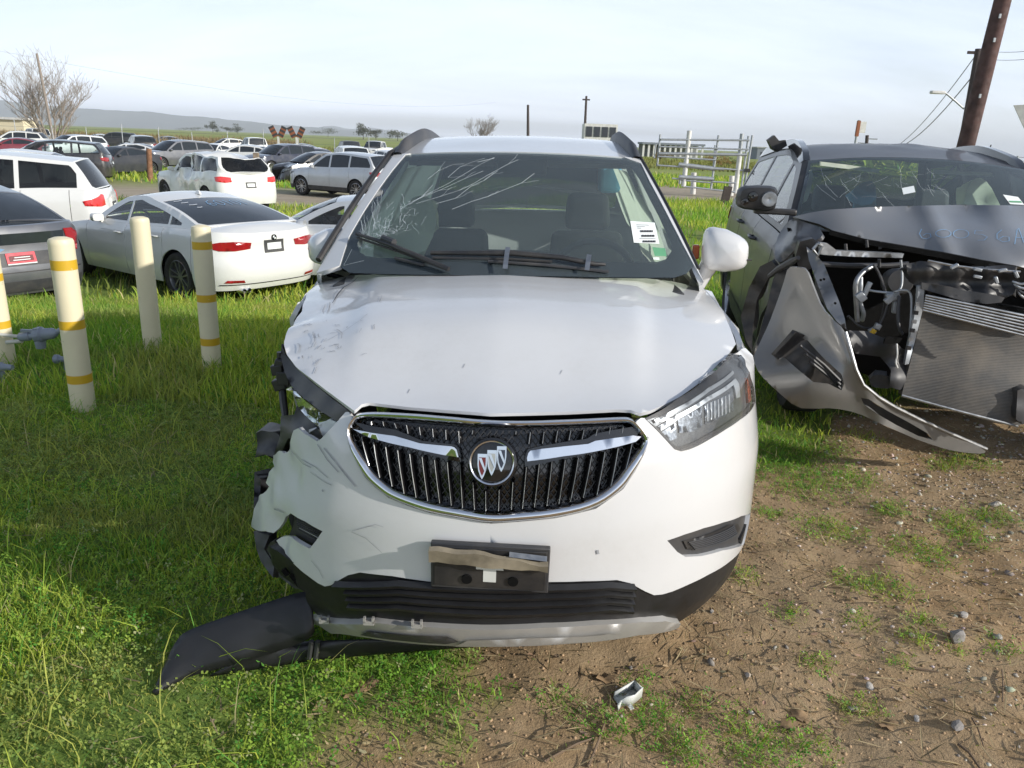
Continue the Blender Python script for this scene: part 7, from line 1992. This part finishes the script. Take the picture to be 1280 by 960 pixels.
# open shed and low block on the horizon
c = AY(838, 186, 150); sh1 = thing('open_shed', 'long low open shed with pale posts on the horizon behind the gate', 'shed', (c.x, c.y, 0), 0)
m = MB(); m.box((0, 0, 2.35), (11.5, 6, .35)); m.build('roof', M['roof_grey'], sh1)
m = MB(); m.box((0, 2.8, 1.1), (11, .2, 2.2)); m.build('wall', M['sign_back'], sh1)
for k in range(12):
    m = MB(); m.box((-5.4+k*.98, -2.6, 1.1), (.35, .3, 2.2)); m.build('post', M['offwhite'], sh1)
c = AY(968, 192, 180); lb1 = thing('low_building', 'flat grey building on the horizon left of the wrecked SUV', 'building', (c.x, c.y, 0))
m = MB(); m.box((0, 0, 1.2), (9.5, 6, 2.4)); m.build('wall', M['roof_grey'], lb1); m = MB(); m.box((0, 0, 2.5), (9.9, 6.4, .3)); m.build('roof', M['sign_back'], lb1)
for k in range(4):
    m = MB(); m.box((-3.4+k*2.2, -3.02, 1.1), (1.2, .06, .9)); m.build('window', M['glass_dark'], lb1)
c = AY(12, 152, 95); lb2 = thing('low_shed', 'cream low shed roof at the far left edge under the tree', 'shed', (c.x, c.y, 0))
m = MB(); m.box((0, 0, 1.0), (5, 3, 2)); m.build('wall', M['cream'], lb2); m = MB(); m.box((0, -.1, 2.1), (5.4, 3.4, .25)); m.build('roof', M['offwhite'], lb2)
# sign seen from behind at the right edge
sg = thing('road_sign', 'grey back of a slanted sheet metal sign at the right edge', 'sign', tuple(G(1330, 330)))
SGI = sg.matrix_basis.inverted(); sY = sg.location.y
m = MB(); P = [SGI @ AY(x, y, sY) for x, y in ((1267, 131.5), (1330, 128), (1318, 178), (1286, 172), (1279, 158))]; Q = [p+Vector((0, .01, 0)) for p in P]
m.add(P+Q, [(0, 1, 2, 3, 4), (9, 8, 7, 6, 5)]+[(i, 5+i, 5+(i+1) % 5, (i+1) % 5) for i in range(5)]); m.build('sign_plate', M['sign_back'], sg)
m = MB(); m.tube([Vector((0, .04, -.1)), SGI @ AY(1322, 120, sY+.04)], .03, 8); m.build('post', M['steel'], sg, smooth=True)
# chain link fence at right, wire fence behind the yard
cf = thing('chain_link_fence', 'chain link fence with strand wires at the right edge', 'fence', tuple(AY(1262, 200, 22)))
cf.location.z = 0
for k in range(5):
    m = MB(); m.tube([(-1.2+k*1.4, 0, -.1), (-1.2+k*1.4, 0, 1.75)], .03, 8); m.build('post', M['steel'], cf, smooth=True)
for z in (1.62, 1.72, 1.50):
    m = MB(); m.tube([(-1.6, 0, z), (4.6, 0, z)], .008, 5); m.build('strand', M['wire'], cf)
m = MB()
for s_ in (1, -1):
    for k in range(-14, 62):
        x0 = -1.2+k*.09; x1 = x0+s_*1.4
        if x0 < -1.3 or x0 > 4.4: continue
        m.ribbon([(x0, 0, .05), (x1, 0, 1.45)], .007, Vector((0, -1, 0)))
tag(m.build('link_mesh', M['steel'], cf), kind='stuff')
wfn = thing('wire_fence', 'wire fence on slim white posts running behind the parked cars', 'fence', (-22, 66, 0))
fz = float(terrain(-22, 66)); wfn.location.z = fz
for k in range(22):
    x = -34+k*2.9; m = MB(); m.tube([(x, .15*math.sin(k*2.3), -.2), (x+.05*math.sin(k*5), .15*math.sin(k*2.3), 2.3+.25*math.sin(k*1.7))], .032, 6); m.build('post', M['steel'], wfn, smooth=True)
for z in (1.0, 1.5, 2.0):
    m = MB(); m.tube([(-35, 0, z), (28, 0, z)], .012, 4); m.build('strand', M['wire'], wfn)
# trees
def bare_tree(label, px, py, Y, h, seed, spread=1.0):
    b = AY(px, py, Y); t = thing('bare_tree', label, 'tree', (b.x, b.y, th(b.x, b.y)-.1)); r = random.Random(seed)
    m = MB(); tw = MB()
    def grow(p, d, L, rad, lev):
        pts = [p]; q = p.copy(); dd = d.copy()
        for i in range(4):
            dd = (dd+Vector((r.gauss(0, .10), r.gauss(0, .10), .04))).normalized(); q = q+dd*L/4; pts.append(q.copy())
        (m if lev < 2 else tw).tube(pts, [max(.010, rad*(1-.14*i)) for i in range(5)], 6 if lev < 2 else 3, False)
        if lev >= 4: return
        for k in range(4 if lev < 3 else 4):
            i = r.choice((1, 2, 3, 4)); base = pts[i]
            a = r.uniform(0, 6.28); e = r.uniform(.35, .8)*spread
            nd = (dd*math.cos(e)+Vector((math.cos(a), math.sin(a), .25))*math.sin(e)).normalized()
            grow(base, nd, L*r.uniform(.5, .74), rad*.52, lev+1)
    for k in range(7):
        a = 6.28*k/7+r.uniform(-.3, .3); e = r.uniform(.15, .75)
        grow(Vector((math.cos(a)*.3, math.sin(a)*.3, 0)), Vector((math.cos(a)*math.sin(e), math.sin(a)*math.sin(e), math.cos(e))), h*r.uniform(.42, .58), h*.013, 0)
    m.build('trunk', M['bark'], t, smooth=True); tag(tw.build('crown', M['bark'], t), kind='stuff')
bare_tree('wide leafless grey tree behind the parked cars at left', 62, 168, 76, 7.9, 4)
bare_tree('small leafless tree showing above the crossover roof', 602, 178, 160, 6.0, 9)
def leafy_tree(label, px, Y, h, w, seed, cat='tree', nm='far_tree', col=(.10, .105, .085)):
    b = AY(px, 178+.0384*(px-640), Y); t = thing(nm, label, cat, (b.x, b.y, th(b.x, b.y))); r = np.random.default_rng(seed)
    m = MB(); m.tube([(0, 0, -.2), (.05, 0, h*.3), (.0, .05, h*.6)], [h*.03, h*.022, h*.01], 6)
    for k in range(4):
        a = r.uniform(0, 6.28); m.tube([(0, 0, h*.35), (math.cos(a)*w*.2, math.sin(a)*w*.2, h*.6)], [h*.012, h*.005], 5)
    m.build('trunk', M['pole_dark'], t, smooth=True)
    n = 900; c = r.normal(0, 1, (9, 3))*np.array([w*.24, w*.24, h*.15])+np.array([0, 0, h*.62])
    k = r.integers(0, 9, n); p = c[k]+r.normal(0, 1, (n, 3))*np.array([w*.11, w*.11, h*.085]); s_ = r.uniform(.05, .10, n)*h*.6
    U = r.normal(0, 1, (n, 3)); U /= np.linalg.norm(U, axis=1, keepdims=True); V2 = np.cross(U, r.normal(0, 1, (n, 3))); V2 /= np.linalg.norm(V2, axis=1, keepdims=True)
    V = np.stack([p-U*s_[:, None], p+V2*s_[:, None]*.6, p+U*s_[:, None], p-V2*s_[:, None]*.6], 1).reshape(-1, 3)
    cc = np.repeat(np.array(col)*r.uniform(.6, 1.4, (n, 1)), 4, 0)
    o = np_mesh('crown', V, np.arange(n*4).reshape(-1, 4), M['plant'], cc, t)
for a in (('round dark tree on the far field, largest left of the markers', 266, 620, 8, 9, 1), ('low dark tree beside the largest field tree', 284, 640, 6, 8, 2), ('bushy tree left of the orange markers', 297, 630, 6, 10, 3), ('wide low grove right of the markers', 410, 700, 7, 26, 4), ('brown tree on the field above the white van', 454, 480, 9, 10, 5), ('small thin tree right of the brown tree', 470, 500, 6, 6, 6), ('rounded tree left of the crossover roof rail', 497, 480, 7, 12, 7), ('flat dark bush clump on the left field', 240, 640, 4, 18, 8)):
    leafy_tree(*a)
for a in (('orange brown bush in the field behind the gate', 899, 75, 1.2, 2.2, 21, 'bush', 'field_bush', (.24, .15, .07)), ('small green bush right of the gate middle', 913, 80, .9, 1.6, 22, 'bush', 'field_bush', (.10, .12, .05)), ('tan bush left of the gate in the field', 827, 90, 1.4, 2.4, 23, 'bush', 'field_bush', (.22, .17, .10)), ('grey tan thicket behind the chain link fence', 1262, 48, 1.7, 4, 24, 'bush', 'field_bush', (.16, .14, .09)), ('brown thicket at the far right edge', 1290, 50, 1.6, 4, 25, 'bush', 'field_bush', (.18, .14, .08))):
    leafy_tree(*a)
# dry weeds on the low ridge behind the cars
def far_blades(name, n, x0, x1, y0, y1, h0, h1, w0, w1, col):
    x = rng.uniform(x0, x1, n); y = rng.uniform(y0, y1, n)
    blades(name, x, y, rng.uniform(h0, h1, n), rng.uniform(w0, w1, n), rng.uniform(.1, .6, n), np.array(col)*rng.uniform(.6, 1.35, (n, 1)))
far_blades('dry_weeds', 16000, -75, -26, 84, 100, .5, 1.7, .08, .16, (.27, .20, .12))
far_blades('field_grass', 16000, -45, 60, 62, 110, .2, .6, .08, .16, (.20, .20, .07))
# hills far beyond the fields
def ridge(name, prof, Y, mat, depth=2500):
    xs = np.array([p[0] for p in prof], float); ys = np.array([p[1] for p in prof], float)
    px = np.linspace(xs[0], xs[-1], 160); f = pchip(xs, ys); py = f(px)+(fbm(np.stack([px*.06, px*0, px*0], 1), 4)-.5)*3
    top = [AY(a, b, Y) for a, b in zip(px, py)]
    rows = []
    for q, back in ((0, -depth), (.35, -depth*.6), (.75, -depth*.25), (1, 0), (.5, depth*.5), (0, depth)):
        rows.append([(p.x*(1+back/Y), p.y+back, -8+(max(p.z, 0)+8)*q*(1 if q in (0, 1) else 1+.25*(vnoise(np.array([[i*.2, q*7, 0]]))[0]-.5))) for i, p in enumerate(top)])
    m = MB(); m.grid(rows); o = m.build(name, M[mat], None, smooth=True, angle=180); o['kind'] = 'structure'
M['hill'] = simple('hill_cover', (.085, .095, .06), .95, var=.35, scale=.002)
ridge('hills', [(-300, 124), (-120, 122), (0, 126), (60, 132), (120, 137), (180, 139), (225, 144), (280, 149), (330, 154), (390, 159), (450, 164), (520, 169)], 5500, 'hill', 900)
ridge('hills', [(250, 158), (330, 160), (385, 161), (415, 157.5), (440, 161), (462, 160), (485, 163), (515, 167), (560, 172), (620, 176)], 7200, 'hill', 700)
# air: one closed box of even thin haze round everything
hm = bpy.data.materials.new('haze'); hm.use_nodes = True; ht = hm.node_tree; ht.nodes.clear()
ho = ht.nodes.new('ShaderNodeOutputMaterial'); pv = ht.nodes.new('ShaderNodeVolumePrincipled')
pv.inputs['Color'].default_value = (.88, .94, 1.0, 1); pv.inputs['Density'].default_value = 1.9e-4; pv.inputs['Anisotropy'].default_value = 0.0
ht.links.new(pv.outputs[0], ho.inputs['Volume'])
m = MB(); m.box((-2500, 3900, 75), (19000, 8500, 172)); hz = m.build('haze', hm); hz['kind'] = 'stuff'
